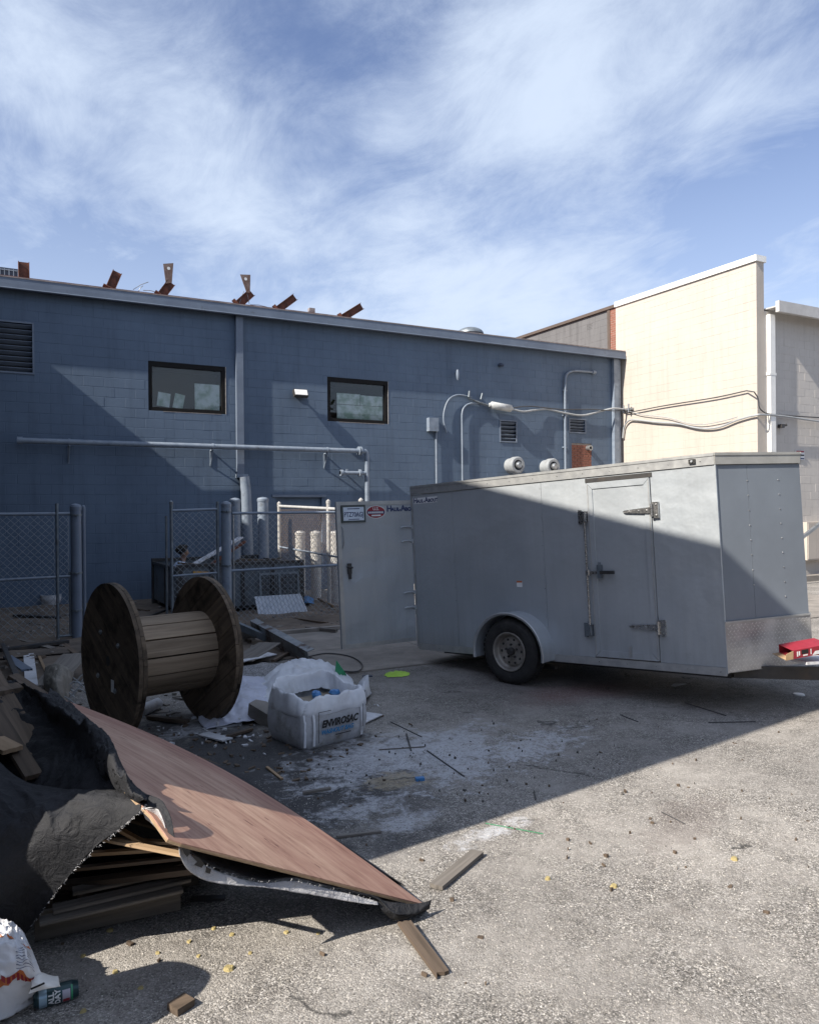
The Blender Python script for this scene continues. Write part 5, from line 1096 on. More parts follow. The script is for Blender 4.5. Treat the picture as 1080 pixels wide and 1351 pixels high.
mb = MB(); T_ = frame_between(G(478, 950, .02), G(512, 934, .03))[0]; mb.box((-.05, -.07, -.004), (.22, .1, .004)); tag(part(mb, 'white_board', whiteboard, Mw=T_), 'white board offcut poking out to the right of the washout sack', 'board')
c = G(452, 905, .02); mb = MB()
mb.add([(-.06, 0, 0), (.07, .02, .02), (.09, .10, 0), (-.05, .08, 0), (-.045, .03, .19), (-.02, .05, .17), (.03, .01, .08), (-.06, .02, .09)], [(0, 1, 6, 7), (7, 6, 4), (1, 2, 6), (6, 2, 5), (6, 5, 4), (2, 3, 5), (3, 7, 4, 5), (3, 0, 7), (0, 3, 2, 1)]); tag(part(mb, 'green_packet', green_pl, Mw=Matrix.Translation(c+Vector((.03, .1, .06)))), 'torn green plastic packet standing behind the washout sack', 'packet')
mb = patch([[G(470, 905, .02), G(480, 893, .10), G(486, 890, .13)], [G(468, 915, .02), G(478, 908, .16), G(487, 905, .1)], [G(475, 925, .01), G(484, 920, .05), G(490, 915, .01)]], 14, 14, .04, 14, 8)
tag(solid(part(mb, 'plastic_wrap', whiteplastic)), 'small twist of white plastic wrap right of the green packet', 'plastic wrap')
# grey rubble mound with gravel
c = G(345, 892); vs = []
mb = MB(); nr = 30
for j in range(nr+1):
    for i in range(nr+1):
        x = -.62+1.24*i/nr; y = -.42+.84*j/nr; r = math.hypot(x/.6, y/.42); z = max(-.01, .13*(1-r*r)+.02*mnoise.noise(Vector((x*9, y*9, 4)))-.005*(r > 1))
        vs.append((c.x+x, c.y+y, z))
mb.add(vs, [(j*(nr+1)+i, j*(nr+1)+i+1, (j+1)*(nr+1)+i+1, (j+1)*(nr+1)+i) for j in range(nr) for i in range(nr)], True)
gm_ = M('grey_gravel', (.33, .33, .34), (.12, .12, .125), 60, .95, bump=1.0, bscale=70, world_co=True, lo=.4, hi=.6)
tag(part(mb, 'gravel_pile', gm_, kind='stuff'), 'low heap of grey gravel and mortar crumbs behind the spool', 'gravel')
# metal channel debris
def channel(p0, p1, w, h, t_, mat, name, lab, cat, grp=None, up=(0, 0, 1), roll=0.0):
    Mw, ln = frame_between(p0, p1, up); Mw = Mw @ Matrix.Rotation(roll, 4, 'X'); mb = MB()
    mb.box((0, -w/2, -h/2), (ln, -w/2+t_, h/2)); mb.box((0, -w/2+t_, -h/2), (ln, w/2, -h/2+t_)); mb.box((0, -w/2+t_, h/2-t_), (ln, w/2, h/2))
    return tag(part(mb, name, mat, Mw=Mw), lab, cat, grp)
chm = M('rusty_galvanised_channel', (.34, .36, .38), (.22, .24, .26), 7, .5, metal=.5, dirt=(.08, .05, .035), dscale=5, dlo=.5, dhi=.62)
channel(G(336, 826, .22), G(412, 868, .07), .10, .20, .008, chm, 'steel_channel', 'heavy rust edged steel channel slanting down towards the plastic sheets', 'steel channel', roll=.25)
channel(G(290, 838, .1), G(352, 832, .16), .08, .16, .008, M('mortar_crusted_steel', (.20, .19, .17), (.12, .11, .10), 20, .9, bump=.6), 'steel_channel', 'mortar crusted steel channel lying crosswise behind the spool', 'steel channel', roll=.2)
channel(G(270, 806, .45), G(352, 842, .12), .07, .09, .006, galv_dark, 'steel_channel', 'thin galvanised channel running from behind the spool to the crossed pair', 'steel channel')
plank('loose_board', G(360, 872, .04), G(392, 855, .03), .05, .03, oldwood, label='short dark board end under the heavy steel channel'); bpy.data.objects['loose_board']['category'] = 'board'
tag(plank('white_board', G(312, 872, .10), G(358, 862, .12), .22, .012, whiteboard), 'white board lying flat on the gravel heap behind the spool', 'board')
tag(plank('grey_panel', G(318, 872, .10), G(356, 848, .16), .30, .01, whiteboard if False else greywood), 'grey panel propped under the crossed steel channels', 'panel')
# broken concrete block
c = G(352, 955); mb = MB(); T_ = Matrix.Translation(c+Vector((0, .02, .0))) @ Matrix.Rotation(-1.0, 4, 'Z') @ Matrix.Rotation(.35, 4, 'Y')
pts = [(-.17, -.07), (.15, -.08), (.18, .02), (.16, .08), (-.12, .09), (-.19, .03)]
mb.prism(pts, .0, .13, T_)
for v in mb.v: v += Vector((mnoise.noise(v*20), mnoise.noise(v*20+Vector((5, 0, 0))), mnoise.noise(v*20+Vector((0, 5, 0)))))*.02
tag(part(mb, 'concrete_chunk', conc), 'broken concrete chunk leaning against the left side of the washout sack', 'concrete chunk')
# bundle of white paper under the spool
mb = MB(); T_ = frame_between(G(186, 938, .05), G(222, 922, .06))[0]; mb.tube([(0, 0, 0), (.26, 0, 0)], .055, 9); tag(part(mb, 'paper_roll', whiteboard, Mw=T_), 'dirty white roll of paper lying under the spool drum', 'paper roll')
mb = MB(); T_ = frame_between(G(284, 955, .03), G(318, 950, .03))[0]; mb.box((0, -.05, -.03), (.22, .05, -.015)); mb.box((.0, -.05, -.015), (.02, -.03, .03)); mb.box((.19, -.05, -.015), (.21, -.03, .03)); tag(part(mb, 'white_bracket', whiteboard, Mw=T_), 'white metal bracket on the ground beside the right spool flange', 'bracket')
# lime rag
mb = MB(); c = G(524, 889.5, .006); n_ = 26; ring = []
for i in range(n_): a = 2*math.pi*i/n_; r = 1+.25*mnoise.noise(Vector((math.cos(a)*3, math.sin(a)*3, 2)))+.12*random.uniform(-1, 1); ring.append(c+Vector((.155*r*math.cos(a), .13*r*math.sin(a), .0)))
mid = [c+(v-c)*.6+Vector((0, 0, .02+.012*mnoise.noise(v*30))) for v in ring]; mb.add(ring+mid+[c+Vector((0, 0, .022))], [(i, (i+1) % n_, n_+(i+1) % n_, n_+i) for i in range(n_)]+[(n_+i, n_+(i+1) % n_, 2*n_) for i in range(n_)], True)
tag(part(mb, 'lime_rag', lime), 'bright lime green rag flat on the ground below the open trailer door', 'rag')
mb = MB(); mb.box((0, -.03, 0), (.11, .03, .012)); tag(part(mb, 'blue_plate', bluetrim_dark, Mw=frame_between(G(478, 893, .0), G(490, 892.5, .0))[0]), 'small dark blue strip between the sack and the lime rag', 'strip')
mb = MB(); mb.tube(curve_pts([G(400, 868, .03), G(430, 862, .03), G(462, 866, .03), G(478, 877, .03), G(470, 886, .03), G(440, 884, .03)]), .008, 6); tag(part(mb, 'hose_loop', cable_dark), 'thin dark hose looping on the concrete behind the washout sack', 'hose')
# sticks and rods lying on the asphalt
sticks = [((444, 1104), (502, 1097), .022, .012, greywood, 'grey stick on the shaded asphalt just right of the tarp edge', 'stick'),
 ((563, 990), (612, 1024), .010, .006, cable_dark, 'long thin dark rod slanting across the white cement splash', 'rod'),
 ((536, 968), (542, 990), .012, .008, blacksteel, 'short black rod pointing at the cement splash right of the sack', 'rod'),
 ((500, 989), (560, 985), .010, .006, greywood, 'thin straight twig on the cement splash level with the sack base', 'twig'),
 ((818, 943), (841, 952), .010, .006, cable_dark, 'short dark rod on the asphalt below the trailer door', 'rod'),
 ((903, 927), (957, 944), .012, .007, cable_dark, 'long dark rod just under the trailer nose corner', 'rod'),
 ((934, 953), (996, 952), .010, .006, cable_dark, 'thin level rod in front of the trailer nose', 'rod'),
 ((515, 952), (556, 972), .008, .005, cable_dark, 'fine wire lying right of the washout sack', 'wire'),
 ((704, 1043), (706, 1055), .008, .006, blacksteel, 'tiny upright black splinter at the shadow edge on the asphalt', 'splinter'),
 ((352, 1012), (372, 1028), .02, .012, newwood, 'small pale wood splinter left of the cement splash', 'splinter'),
 ((872, 1071), (903, 1087), .006, .004, cable_dark, 'faint thin wire lying in the sunlit asphalt', 'wire'),
 ((640, 1086), (716, 1100), .005, .003, green_pl, 'faint green string at the edge of the shadow', 'string'),
 ((345, 922), (350, 905), .01, .008, blacksteel, 'short black rod leaning on the lilac plastic', 'rod')]
for a, b_, w_, t_, m_, lab, cat in sticks: tag(plank(cat, G(*a, t_/2+.002), G(*b_, t_/2+.002), w_, t_, m_, jag=w_*.4 if m_ in (greywood, newwood) else 0), lab, cat)
mb = MB(); c = G(895, 904, .004); mb.add([(-.09, -.03, 0), (.08, -.035, .012), (.1, .03, 0), (-.02, .05, .01), (-.1, .02, 0)], [(0, 1, 2, 3, 4)]); tag(part(mb, 'paper_scrap', whiteboard, Mw=Matrix.Translation(c)), 'small white paper scrap in the shade under the trailer', 'paper scrap')
mb = MB(); c = G(1053, 917, .0); mb.lathe([(0, .014), (.05, .014), (.055, .004), (.055, 0)], c, (0, 0, 1), 18); tag(part(mb, 'plastic_disc', whitelab), 'round white lid on the ground by the right frame edge', 'lid')
# boards in the foreground
tag(plank('wood_board', G(575, 1170, .014), G(630, 1124, .016), .07, .02, greywood, jag=.01), 'short grey board lying alone in the sun beyond the plywood tip', 'board')
tag(plank('wood_board', G(533, 1217, .028), G(584, 1286, .010), .06, .014, oldwood, jag=.03), 'splintered brown board sticking out below the plywood tip', 'board')
mb = MB(); T_ = Matrix.Translation(G(239, 1330, .0)) @ Matrix.Rotation(.5, 4, 'Z'); mb.prism([(-.04, -.03), (.035, -.035), (.042, .03), (-.035, .034)], 0, .028, T_)
for v in mb.v: v += Vector((mnoise.noise(v*40), mnoise.noise(v*40+Vector((5, 0, 0))), 0))*.006
tag(part(mb, 'wood_block', oldwood), 'small dark wood block in the sun at the bottom of the frame', 'block')
mb = MB(); mb.box((0, -.02, 0), (.16, .02, .012)); tag(part(mb, 'dark_shim', blacksteel, Mw=frame_between(G(252, 1188, 0), G(296, 1186, 0))[0]), 'flat dark shim in the shade under the plywood sheet', 'shim')
# yellow foam chips
chip_spots = ['biggest, near the bottom of the frame', 'below the middle of the tarp hem', 'left of the chip under the tarp hem', 'in the narrow sunlit strip near the pallet', 'alone in the open sunlit asphalt', 'beside the drink can', 'just above the biggest chip', 'below the pallet', 'in the shade at the pallet foot', 'in the round shadow at the lower left', 'in the sunlit strip right of the printed bag', 'right of the biggest chip', 'far right on the sunlit asphalt', 'upper middle of the sunlit asphalt', 'between pallet and biggest chip', 'nearest the broken board', 'flat against the pallet end', 'under the left end of the tarp hem']
chips = [(302, 1279, .022), (378, 1231, .014), (306, 1234, .012), (152, 1283, .014), (810, 1170, .02), (110, 1335, .013), (262, 1262, .01), (208, 1258, .012), (146, 1228, .016), (186, 1304, .012), (110, 1262, .012), (330, 1258, .01), (968, 1134, .022), (722, 1160, .018), (250, 1243, .012), (420, 1232, .009), (108, 1218, .03), (282, 1226, .012)]
for k, (x, y, r) in enumerate(chips):
    c = G(x, y); n_ = 7; rg = random.Random(k); ring = [Vector((r*rg.uniform(.7, 1.2)*math.cos(2*math.pi*i/n_), r*rg.uniform(.7, 1.2)*math.sin(2*math.pi*i/n_), 0)) for i in range(n_)]; top = [v*.75+Vector((0, 0, r*.5+rg.uniform(0, .003))) for v in ring]
    mb = MB(); mb.add(ring+top, [tuple(range(n_, 2*n_))]+[(i, (i+1) % n_, n_+(i+1) % n_, n_+i) for i in range(n_)])
    tag(part(mb, 'foam_chip', yellowchip, Mw=Matrix.Translation(c)), 'yellow foam chip '+chip_spots[k], 'chip', 'yellow foam chips on the asphalt')
mb = MB(); mb.box((0, -.02, 0), (.06, .02, .02)); tag(part(mb, 'blue_wrapper', bluebit, Mw=frame_between(G(548, 1030, 0), G(558, 1029, 0))[0]), 'tiny blue scrap at the right end of the tan cement patch', 'scrap')

# ------------------------------------------------------------------ loose gravel grains on the chip seal near the camera
def pebbles(n, region, seed, smin, smax):
    rg = np.random.default_rng(seed)
    base = np.array([(0, 0, 1), (.9, 0, .45), (.28, .85, .45), (-.72, .53, .45), (-.72, -.53, .45), (.28, -.85, .45), (.72, .53, -.4), (-.28, .85, -.4), (-.9, 0, -.4), (-.28, -.85, -.4), (.72, -.53, -.4)])
    F = np.array([(0, 1, 2), (0, 2, 3), (0, 3, 4), (0, 4, 5), (0, 5, 1), (1, 6, 2), (2, 7, 3), (3, 8, 4), (4, 9, 5), (5, 10, 1), (6, 7, 2), (7, 8, 3), (8, 9, 4), (9, 10, 5), (10, 6, 1)])
    x0, x1, y0, y1 = region; px = rg.uniform(x0, x1, n); py = rg.uniform(y0, y1, n)
    V = np.zeros((n, 11, 3))
    s = rg.uniform(smin, smax, n)**1; sc = np.stack([s*rg.uniform(.7, 1.3, n), s*rg.uniform(.6, 1.1, n), s*rg.uniform(.35, .6, n)], 1)
    ang = rg.uniform(0, 6.28, n); jit = rg.uniform(.75, 1.25, (n, 11, 1)); P = base[None]*jit*sc[:, None, :]
    ca, sa = np.cos(ang)[:, None], np.sin(ang)[:, None]; X = P[:, :, 0]*ca-P[:, :, 1]*sa; Y = P[:, :, 0]*sa+P[:, :, 1]*ca
    V[:, :, 0] = X+px[:, None]; V[:, :, 1] = Y+py[:, None]; V[:, :, 2] = P[:, :, 2]+sc[:, 2:3]*.25
    Fa = (F[None]+np.arange(n)[:, None, None]*11).reshape(-1, 3)
    me = bpy.data.meshes.new('loose_gravel'); me.from_pydata(V.reshape(-1, 3).tolist(), [], Fa.tolist()); return me
def pebmat():
    m, t, b = newmat('loose_stone'); co = N(t, 'ShaderNodeNewGeometry')
    v = N(t, 'ShaderNodeTexVoronoi', Scale=60.0); L(t, co.outputs['Position'], v.inputs['Vector']); sp_ = N(t, 'ShaderNodeSeparateColor'); L(t, v.outputs['Color'], sp_.inputs[0])
    r = ramp(t, sp_.outputs[0], [(0, (.07, .065, .06)), (.4, (.19, .175, .16)), (.8, (.36, .34, .31)), (1, (.6, .57, .53))]); L(t, r.outputs[0], b.inputs['Base Color']); b.inputs['Roughness'].default_value = .9; return m
pm = pebmat()
me = pebbles(26000, (-.3, 4.2, 2.0, 5.2), 5, .0018, .0046); me.materials.append(pm); o = link('loose_gravel', me); o['kind'] = 'stuff'; tag(o, 'fine loose stone grains strewn over the near asphalt', 'gravel')

# ------------------------------------------------------------------ debris pile at left: plywood, tarp, boards
T0, E0, F0 = G(560, 1193, .03), at(70, 917, 4.5), at(240, 1112, 2.93)
ux = (E0-T0); uy = (F0-T0); pn = uy.cross(ux).normalized()
if pn.z < 0: pn = -pn
xl = ux.normalized(); yl = pn.cross(xl)
PM = Matrix(((xl.x, yl.x, pn.x, T0.x), (xl.y, yl.y, pn.y, T0.y), (xl.z, yl.z, pn.z, T0.z), (0, 0, 0, 1)))
f2 = PM.inverted() @ F0; far = ux.length
def bow(x, y):
    w_ = abs(x*fdn.y-y*fdn.x); return .095*math.sin(math.pi*min(1, max(0, x/ux.length)))*min(1, w_/(abs(x*fdn.y)+1e-5))
fdn = Vector((f2.x, f2.y)).normalized()
def onply(px, py, lift=.012):
    d = ray(px, py); ex_ = 0
    for _ in range(6):
        t_ = ((T0-O).dot(pn)+lift+ex_)/d.dot(pn); P_ = O+d*t_; q = PM.inverted() @ P_; ex_ = bow(q.x, q.y)
    return P_
pw = thing('plywood_sheet', 'reddish plywood sheet sloping down from the tarp covered pile to a point on the ground', 'plywood', T0, PM.to_3x3())
fd = Vector((f2.x, f2.y)).normalized(); yl_ = fd*1.75; xe_ = far+.12
PB = [PM.inverted() @ onply(x, y, 0) for x, y in ((58, 911), (84, 932), (112, 958), (132, 982), (148, 1014), (166, 1040), (185, 1060), (200, 1075), (222, 1106))]+[f2]
for k in range(3):
    mb = MB(); vs = []; R_ = 24; z0 = -.016+k*.0053; sh = 1-.0006*k
    for zz_ in (z0+.005, z0):
        for p in PB:
            for i in range(R_+1):
                q = Vector((p.x, p.y, 0))*(i/R_)*sh; vs.append(Vector((q.x, q.y, zz_+bow(q.x, q.y)))) 
    nP = len(PB); fs = []; off = nP*(R_+1)
    for j in range(nP-1):
        for i in range(R_):
            a = j*(R_+1)+i; b_ = a+R_+1; fs.append((a, b_, b_+1, a+1)); fs.append((off+a, off+a+1, off+b_+1, off+b_))
    for i in range(R_): fs.append((i, i+1, off+i+1, off+i)); a = (nP-1)*(R_+1)+i; fs.append((a+1, a, off+a, off+a+1))
    for j in range(nP-1): a = j*(R_+1)+R_; b_ = a+R_+1; fs.append((a, b_, off+b_, off+a))
    mb.add(vs, fs); part(mb, 'face_veneer' if k == 2 else 'ply_layer', pinkply if k == 2 else newwood, pw)
trp = thing('black_tarp', 'black landscape fabric tarp draped over the broken board pile', 'tarp', (.1, 3.8, 0))
bnd = [(66, 908), (93, 929), (124, 955), (145, 978), (161, 1012), (179, 1035), (196, 1050)]
row0 = [onply(x, y, .006) for x, y in bnd]
row1 = [onply(x-7, y+8, .04) for x, y in bnd]
tA = patch([row0, row1,
 [at(20, 898, 4.35), at(50, 935, 4.1), at(80, 955, 3.92), at(100, 985, 3.75), at(120, 1010, 3.6), at(140, 1030, 3.42), at(165, 1050, 3.28)],
 [at(-10, 900, 4.3), at(10, 945, 4.05), at(40, 975, 3.9), at(62, 1000, 3.75), at(85, 1018, 3.62), at(110, 1035, 3.5), at(140, 1052, 3.38)],
 [at(-140, 900, 4.3), at(-120, 950, 4.1), at(-90, 1000, 3.95), at(-50, 1030, 3.8), at(10, 1048, 3.66), at(60, 1055, 3.55), at(120, 1062, 3.45)]], 120, 90, .075, 3.4, 1)
solid(part(tA, 'tarp_fold', blackfab, trp, world=True), .004)
tB = patch([[at(-190, 830, 3.7), at(-55, 950, 3.6), at(20, 1024, 3.5), at(70, 1040, 3.42), at(105, 1043, 3.36), at(140, 1043, 3.3), at(170, 1046, 3.24), at(200, 1053, 3.14)],
 [at(-200, 900, 3.4), at(-65, 1000, 3.3), at(15, 1055, 3.25), at(60, 1065, 3.2), at(100, 1062, 3.18), at(132, 1058, 3.16), at(162, 1055, 3.14), at(192, 1057, 3.1)],
 [at(-210, 1080, 3.1), at(-75, 1110, 3.1), at(10, 1130, 3.1), at(50, 1115, 3.1), at(90, 1100, 3.1), at(128, 1082, 3.1), at(160, 1070, 3.1), at(187, 1061, 3.08)],
 [at(-200, 1350, 2.75), at(-80, 1320, 2.85), at(10, 1255, 3.12), at(42, 1221, 3.2), at(85, 1163, 3.14), at(125, 1120, 3.1), at(160, 1092, 3.08), at(184, 1071, 3.06)]], 130, 90, .036, 3.0, 3)
solid(part(tB, 'tarp_lobe', blackfab, trp, world=True), .004)
# flap over the ply corner with its pale underside
fl_ = patch([[at(180, 1046, 3.18), at(200, 1050, 3.12), at(215, 1058, 3.05), at(226, 1080, 2.99), at(231, 1108, 2.94)], [at(184, 1068, 3.08), at(198, 1067, 3.05), at(210, 1068, 3.02), at(219, 1086, 2.98), at(224, 1110, 2.94)]], 24, 8, .006, 9, 6)
solid(part(fl_, 'tarp_flap', blackfab, trp, world=True), .004)
fl_ = patch([[at(187, 1067, 3.07), at(198, 1065.5, 3.05), at(208, 1067, 3.03), at(216, 1084, 3.0), at(221, 1106, 2.95)], [at(192, 1080, 3.1), at(200, 1086, 3.1), at(206, 1092, 3.1), at(213, 1099, 3.05), at(220, 1108, 2.96)]], 24, 8, .004, 9, 6)
solid(part(fl_, 'flap_underside', hemfab, trp, world=True), .003)
# printed white hem wrapping the near edge of the plywood
def neared(t_): return F0.lerp(T0, t_)
hem_px = [(236, 1113, 1128), (246, 1122, 1146), (262, 1136, 1158), (284, 1148, 1165), (320, 1160, 1169), (350, 1165, 1171), (388, 1162, 1177), (430, 1172, 1184), (470, 1182, 1191), (498, 1190, 1194)]
r0, r1 = [], []
for i, (x, a, b_) in enumerate(hem_px):
    d = 2.94+(T0-O).dot(_f)*0+ (3.5-2.94)*((x-236)/(560-236)); r0.append(at(x, a, d+.015)); r1.append(at(x+1, b_, d-.005))
hm = patch([r0, r1], 80, 5, .003, 20, 2); 
for i, v in enumerate(hm.v):
    if i < 81 or i >= len(hm.v)-81: v.z += random.uniform(-.0012, .0012)
solid(part(hm, 'torn_hem', hemfab, trp, world=True), .002)
r2 = [at(x, a-1.5, 2.94+.56*((x-236)/324)+.03) for x, a, b_ in hem_px]+[at(520, 1190, 3.44), at(560, 1194, 3.52)]
r3 = [onply(x+18, y, -.06) for x, y in ((250, 1060), (262, 1070), (280, 1080), (300, 1092), (330, 1105), (360, 1120), (395, 1135), (430, 1148), (470, 1162), (505, 1172), (530, 1180), (562, 1192))]
r4 = [onply(x, y, -.035) for x, y in ((272, 1003), (300, 1014), (322, 1026), (346, 1042), (372, 1060), (398, 1078), (424, 1096), (452, 1114), (482, 1134), (512, 1154), (540, 1172), (570, 1188))]
r1b = [at(x, a-4, 2.94+.56*((x-236)/324)+.01) for x, a, b_ in hem_px]+[at(522, 1206, 3.40), at(558, 1203, 3.50)]
und = patch([r1b, r3, r4], 90, 30, .012, 6, 9); solid(part(und, 'tarp_underlay', blackfab, trp, world=True), .004)
tp_ = patch([[at(498, 1188, 3.42), at(530, 1192, 3.46), at(552, 1192, 3.5), at(569, 1187, 3.53)], [at(503, 1200, 3.4), at(525, 1206, 3.42), at(548, 1205, 3.46), at(567, 1194, 3.52)], [at(514, 1211, 3.44), at(528, 1213, 3.44), at(545, 1208, 3.48), at(566, 1199, 3.53)]], 30, 14, .008, 20, 12)
solid(part(tp_, 'tarp_corner', blackfab, trp, world=True), .004)
# dark print on the white hem
mb = MB()
for pts in (((240, 1119), (248, 1117), (252, 1124), (247, 1131), (243, 1126)), ((252, 1128), (262, 1131), (270, 1140), (266, 1145), (256, 1141), (260, 1137)), ((272, 1143), (279, 1147), (277, 1153), (271, 1151))):
    q = [at(x, y, 2.925+.56*((x-236)/324)) for x, y in pts]; mb.add(q, [tuple(range(len(q)))])
part(mb, 'dark_print', ink, trp, world=True)
# frayed threads along the torn edge of the front lobe and hem
mb = MB(); rg = random.Random(5)
edge = [(42, 1221, 3.19), (62, 1193, 3.16), (85, 1163, 3.13), (105, 1140, 3.11), (125, 1120, 3.09), (145, 1104, 3.08), (160, 1092, 3.07), (172, 1082, 3.06), (184, 1071, 3.05), (192, 1061, 3.08)]
for i in range(130):
    k = rg.random()*(len(edge)-1); j = int(k); f = k-j; a = edge[j]; b_ = edge[j+1]; p = at(a[0]+(b_[0]-a[0])*f, a[1]+(b_[1]-a[1])*f, a[2]+(b_[2]-a[2])*f-.006)
    q = p+Vector((rg.uniform(-.007, .010), rg.uniform(-.008, .003), rg.uniform(-.010, .004))); mb.tube([p, p.lerp(q, .5)+Vector((0, 0, rg.uniform(-.004, .004))), q], .0009, 3, cap=False)
for i in range(60):
    k = rg.random()*(len(hem_px)-1); j = int(k); f = k-j; a, b_ = hem_px[j], hem_px[j+1]; x = a[0]+(b_[0]-a[0])*f; y = a[1]+(b_[1]-a[1])*f; d = 2.935+.56*((x-236)/324)
    p = at(x, y, d); q = p+Vector((rg.uniform(-.008, .008), -.004, rg.uniform(.0, .012))); mb.tube([p, q], .0009, 3, cap=False)
part(mb, 'frayed_threads', hemfab, trp, world=True, kind='stuff')
# faint pale crease stripes
mb = MB(); stripem = M('tarp_stripe', (.10, .09, .075), None, 9, .8)
for pts in (((39, 1039, 3.28), (36, 1062, 3.14), (37, 1090, 3.05), (45, 1112, 3.03), (58, 1140, 3.02)), ((158, 1012, 3.36), (150, 1030, 3.36), (133, 1037, 3.34), (129, 1046, 3.26))):
    pass
# boards showing inside and round the pile
pile = [((-40, 845, 4.6), (52, 1010, 3.75), .13, .03, oldwood, 'wide brown board leaning down at the left frame edge'),
 ((-30, 905, 4.2), (45, 1025, 3.62), .08, .035, oldwood, 'narrow dark board in front of the wide leaning board'),
 ((-60, 950, 4.0), (18, 990, 3.7), .10, .03, newwood, 'yellowish board end low at the left frame edge'),
 ((16, 893, 4.50), (82, 935, 4.42), .07, .05, oldwood, 'grey brown board along the top edge of the tarp'),
 ((8, 905, 4.30), (20, 912, 4.22), .16, .04, oldwood, 'short brown block resting on the leaning board'),
 ((118, 1103, 3.22), (245, 1128, 3.02), .028, .016, newwood, 'pale split slat sticking out nearest the tarp edge'),
 ((128, 1100, 3.4), (168, 1072, 3.2), .05, .02, newwood, 'short bright splinter standing under the tarp fringe'),
 ((150, 1108, 3.5), (240, 1112, 3.25), .03, .018, newwood, 'second pale slat under the plywood edge'),
 ((80, 1168, 3.55), (262, 1146, 3.45), .06, .035, oldwood, 'long flat slat below the pale slats'),
 ((60, 1186, 3.62), (250, 1140, 3.62), .05, .05, oldwood, 'dark slat rising to the right under the pile'),
 ((170, 1078, 3.6), (240, 1098, 3.4), .06, .02, oldwood, 'dark slat high under the plywood underside')]
for a, b_, w_, t_, m_, lab in pile: tag(plank('pile_board', at(*a), at(*b_), w_, t_*.7, m_, jag=.005), lab, 'board')
pal = thing('broken_pallet', 'broken wooden pallet lying under the tarp and plywood', 'pallet', G(150, 1200))
ps = [((50, 1214, .08), (225, 1173, .08), .02, .10, greywood), ((70, 1196, .18), (240, 1160, .18), .09, .02, greywood)]
plank('stringer', G(46, 1222, .07), G(238, 1182, .07), .03, .12, greywood, pal); plank('stringer', G(90, 1180, .07), G(262, 1150, .07), .03, .12, greywood, pal)
for x, y in ((112, 1209), (224, 1184), (60, 1216)):
    a = G(x, y, .0); plank('pallet_block', a+Vector((0, -.02, .0)), a+Vector((0, -.02, .15)), .06, .05, oldwood, pal, up=(0, 1, 0))
for (p_, q_, z_) in (((52, 1216), (240, 1172), .15), ((70, 1200), (250, 1158), .17), ((96, 1176), (262, 1142), .16)):
    plank('deck_board', G(*p_, z_), G(*q_, z_), .07, .016, greywood, pal)
tag(plank('wood_board', G(98, 1222, .01), G(122, 1206, .02), .05, .02, newwood), 'small flat yellow wood piece at the foot of the pallet', 'board')
cur = patch([[at(60, 1100, 3.75), at(130, 1085, 3.7), at(200, 1075, 3.6), at(262, 1100, 3.5)], [at(50, 1150, 3.8), at(130, 1130, 3.75), at(200, 1115, 3.65), at(275, 1125, 3.55)], [G(40, 1190, .01), G(120, 1165, .01), G(200, 1150, .01), G(300, 1140, .01)]], 40, 24, .03, 5, 21)  # dark sheet standing in for the shade inside the gap under the pile
solid(part(cur, 'gap_shade_sheet', blackfab, trp, world=True), .004)
for a, b_, w_, m_, lab in (((122, 1126, 3.3), (250, 1118, 3.3), .03, newwood, 'thin level slat in the gap below the pale split slat'), ((100, 1146, 3.35), (255, 1130, 3.35), .03, oldwood, 'dark thin slat crossing the gap under the plywood'), ((150, 1090, 3.35), (205, 1120, 3.3), .025, newwood, 'short splinter hanging down inside the gap')):
    tag(plank('loose_lath', at(*a), at(*b_), w_, .014, m_, jag=.008), lab, 'slat')
# rubbish behind the pile
rub = [((38, 862), (42, 905), .12, .015, whiteboard, 'grey white board strip standing in the rubbish behind the tarp'),
 ((52, 866), (70, 908), .03, .02, newwood, 'pale thin stick in the rubbish behind the tarp'),
 ((62, 905), (102, 862), .30, .012, greywood, 'wide weathered panel lying left of the spool'),
 ((10, 866), (36, 884), .10, .02, bluetrim, 'bluish strip in the rubbish at the left'),
 ((4, 850), (26, 900), .05, .03, blacksteel, 'dark bar in the rubbish at the left frame edge')]
for i, (a, b_, w_, t_, m_, lab) in enumerate(rub): tag(plank('rubbish_board', G(*a, .02+.02*i), G(*b_, .10+.07*i), w_, t_, m_, jag=.02), lab, 'board')
mb = patch([[G(60, 880, .15), G(72, 876, .3), G(88, 880, .3), G(98, 888, .15)], [G(58, 900, .12), G(70, 898, .3), G(82, 900, .28), G(94, 905, .1)], [G(66, 925, .05), G(76, 925, .2), G(84, 925, .15), G(90, 925, .05)]], 18, 18, .06, 11, 4)
tag(solid(part(mb, 'torn_paper_sack', M('paper_sack', (.24, .22, .19), (.15, .14, .12), 8, .9, bump=.4))), 'torn grey paper sack crumpled left of the spool', 'sack')
mb = MB(); rg = random.Random(9)
for i in range(9):
    a = G(rg.uniform(60, 110), rg.uniform(900, 945), .05); mb.tube(curve_pts([a, a+Vector((.1, .02, .12)), a+Vector((.2, .0, .05)), a+Vector((.25, -.1, .01))], 4), .006, 5)
tag(part(mb, 'tangled_wire', cable_grey, kind='stuff'), 'tangle of loose wire between the rubbish and the spool', 'wire')
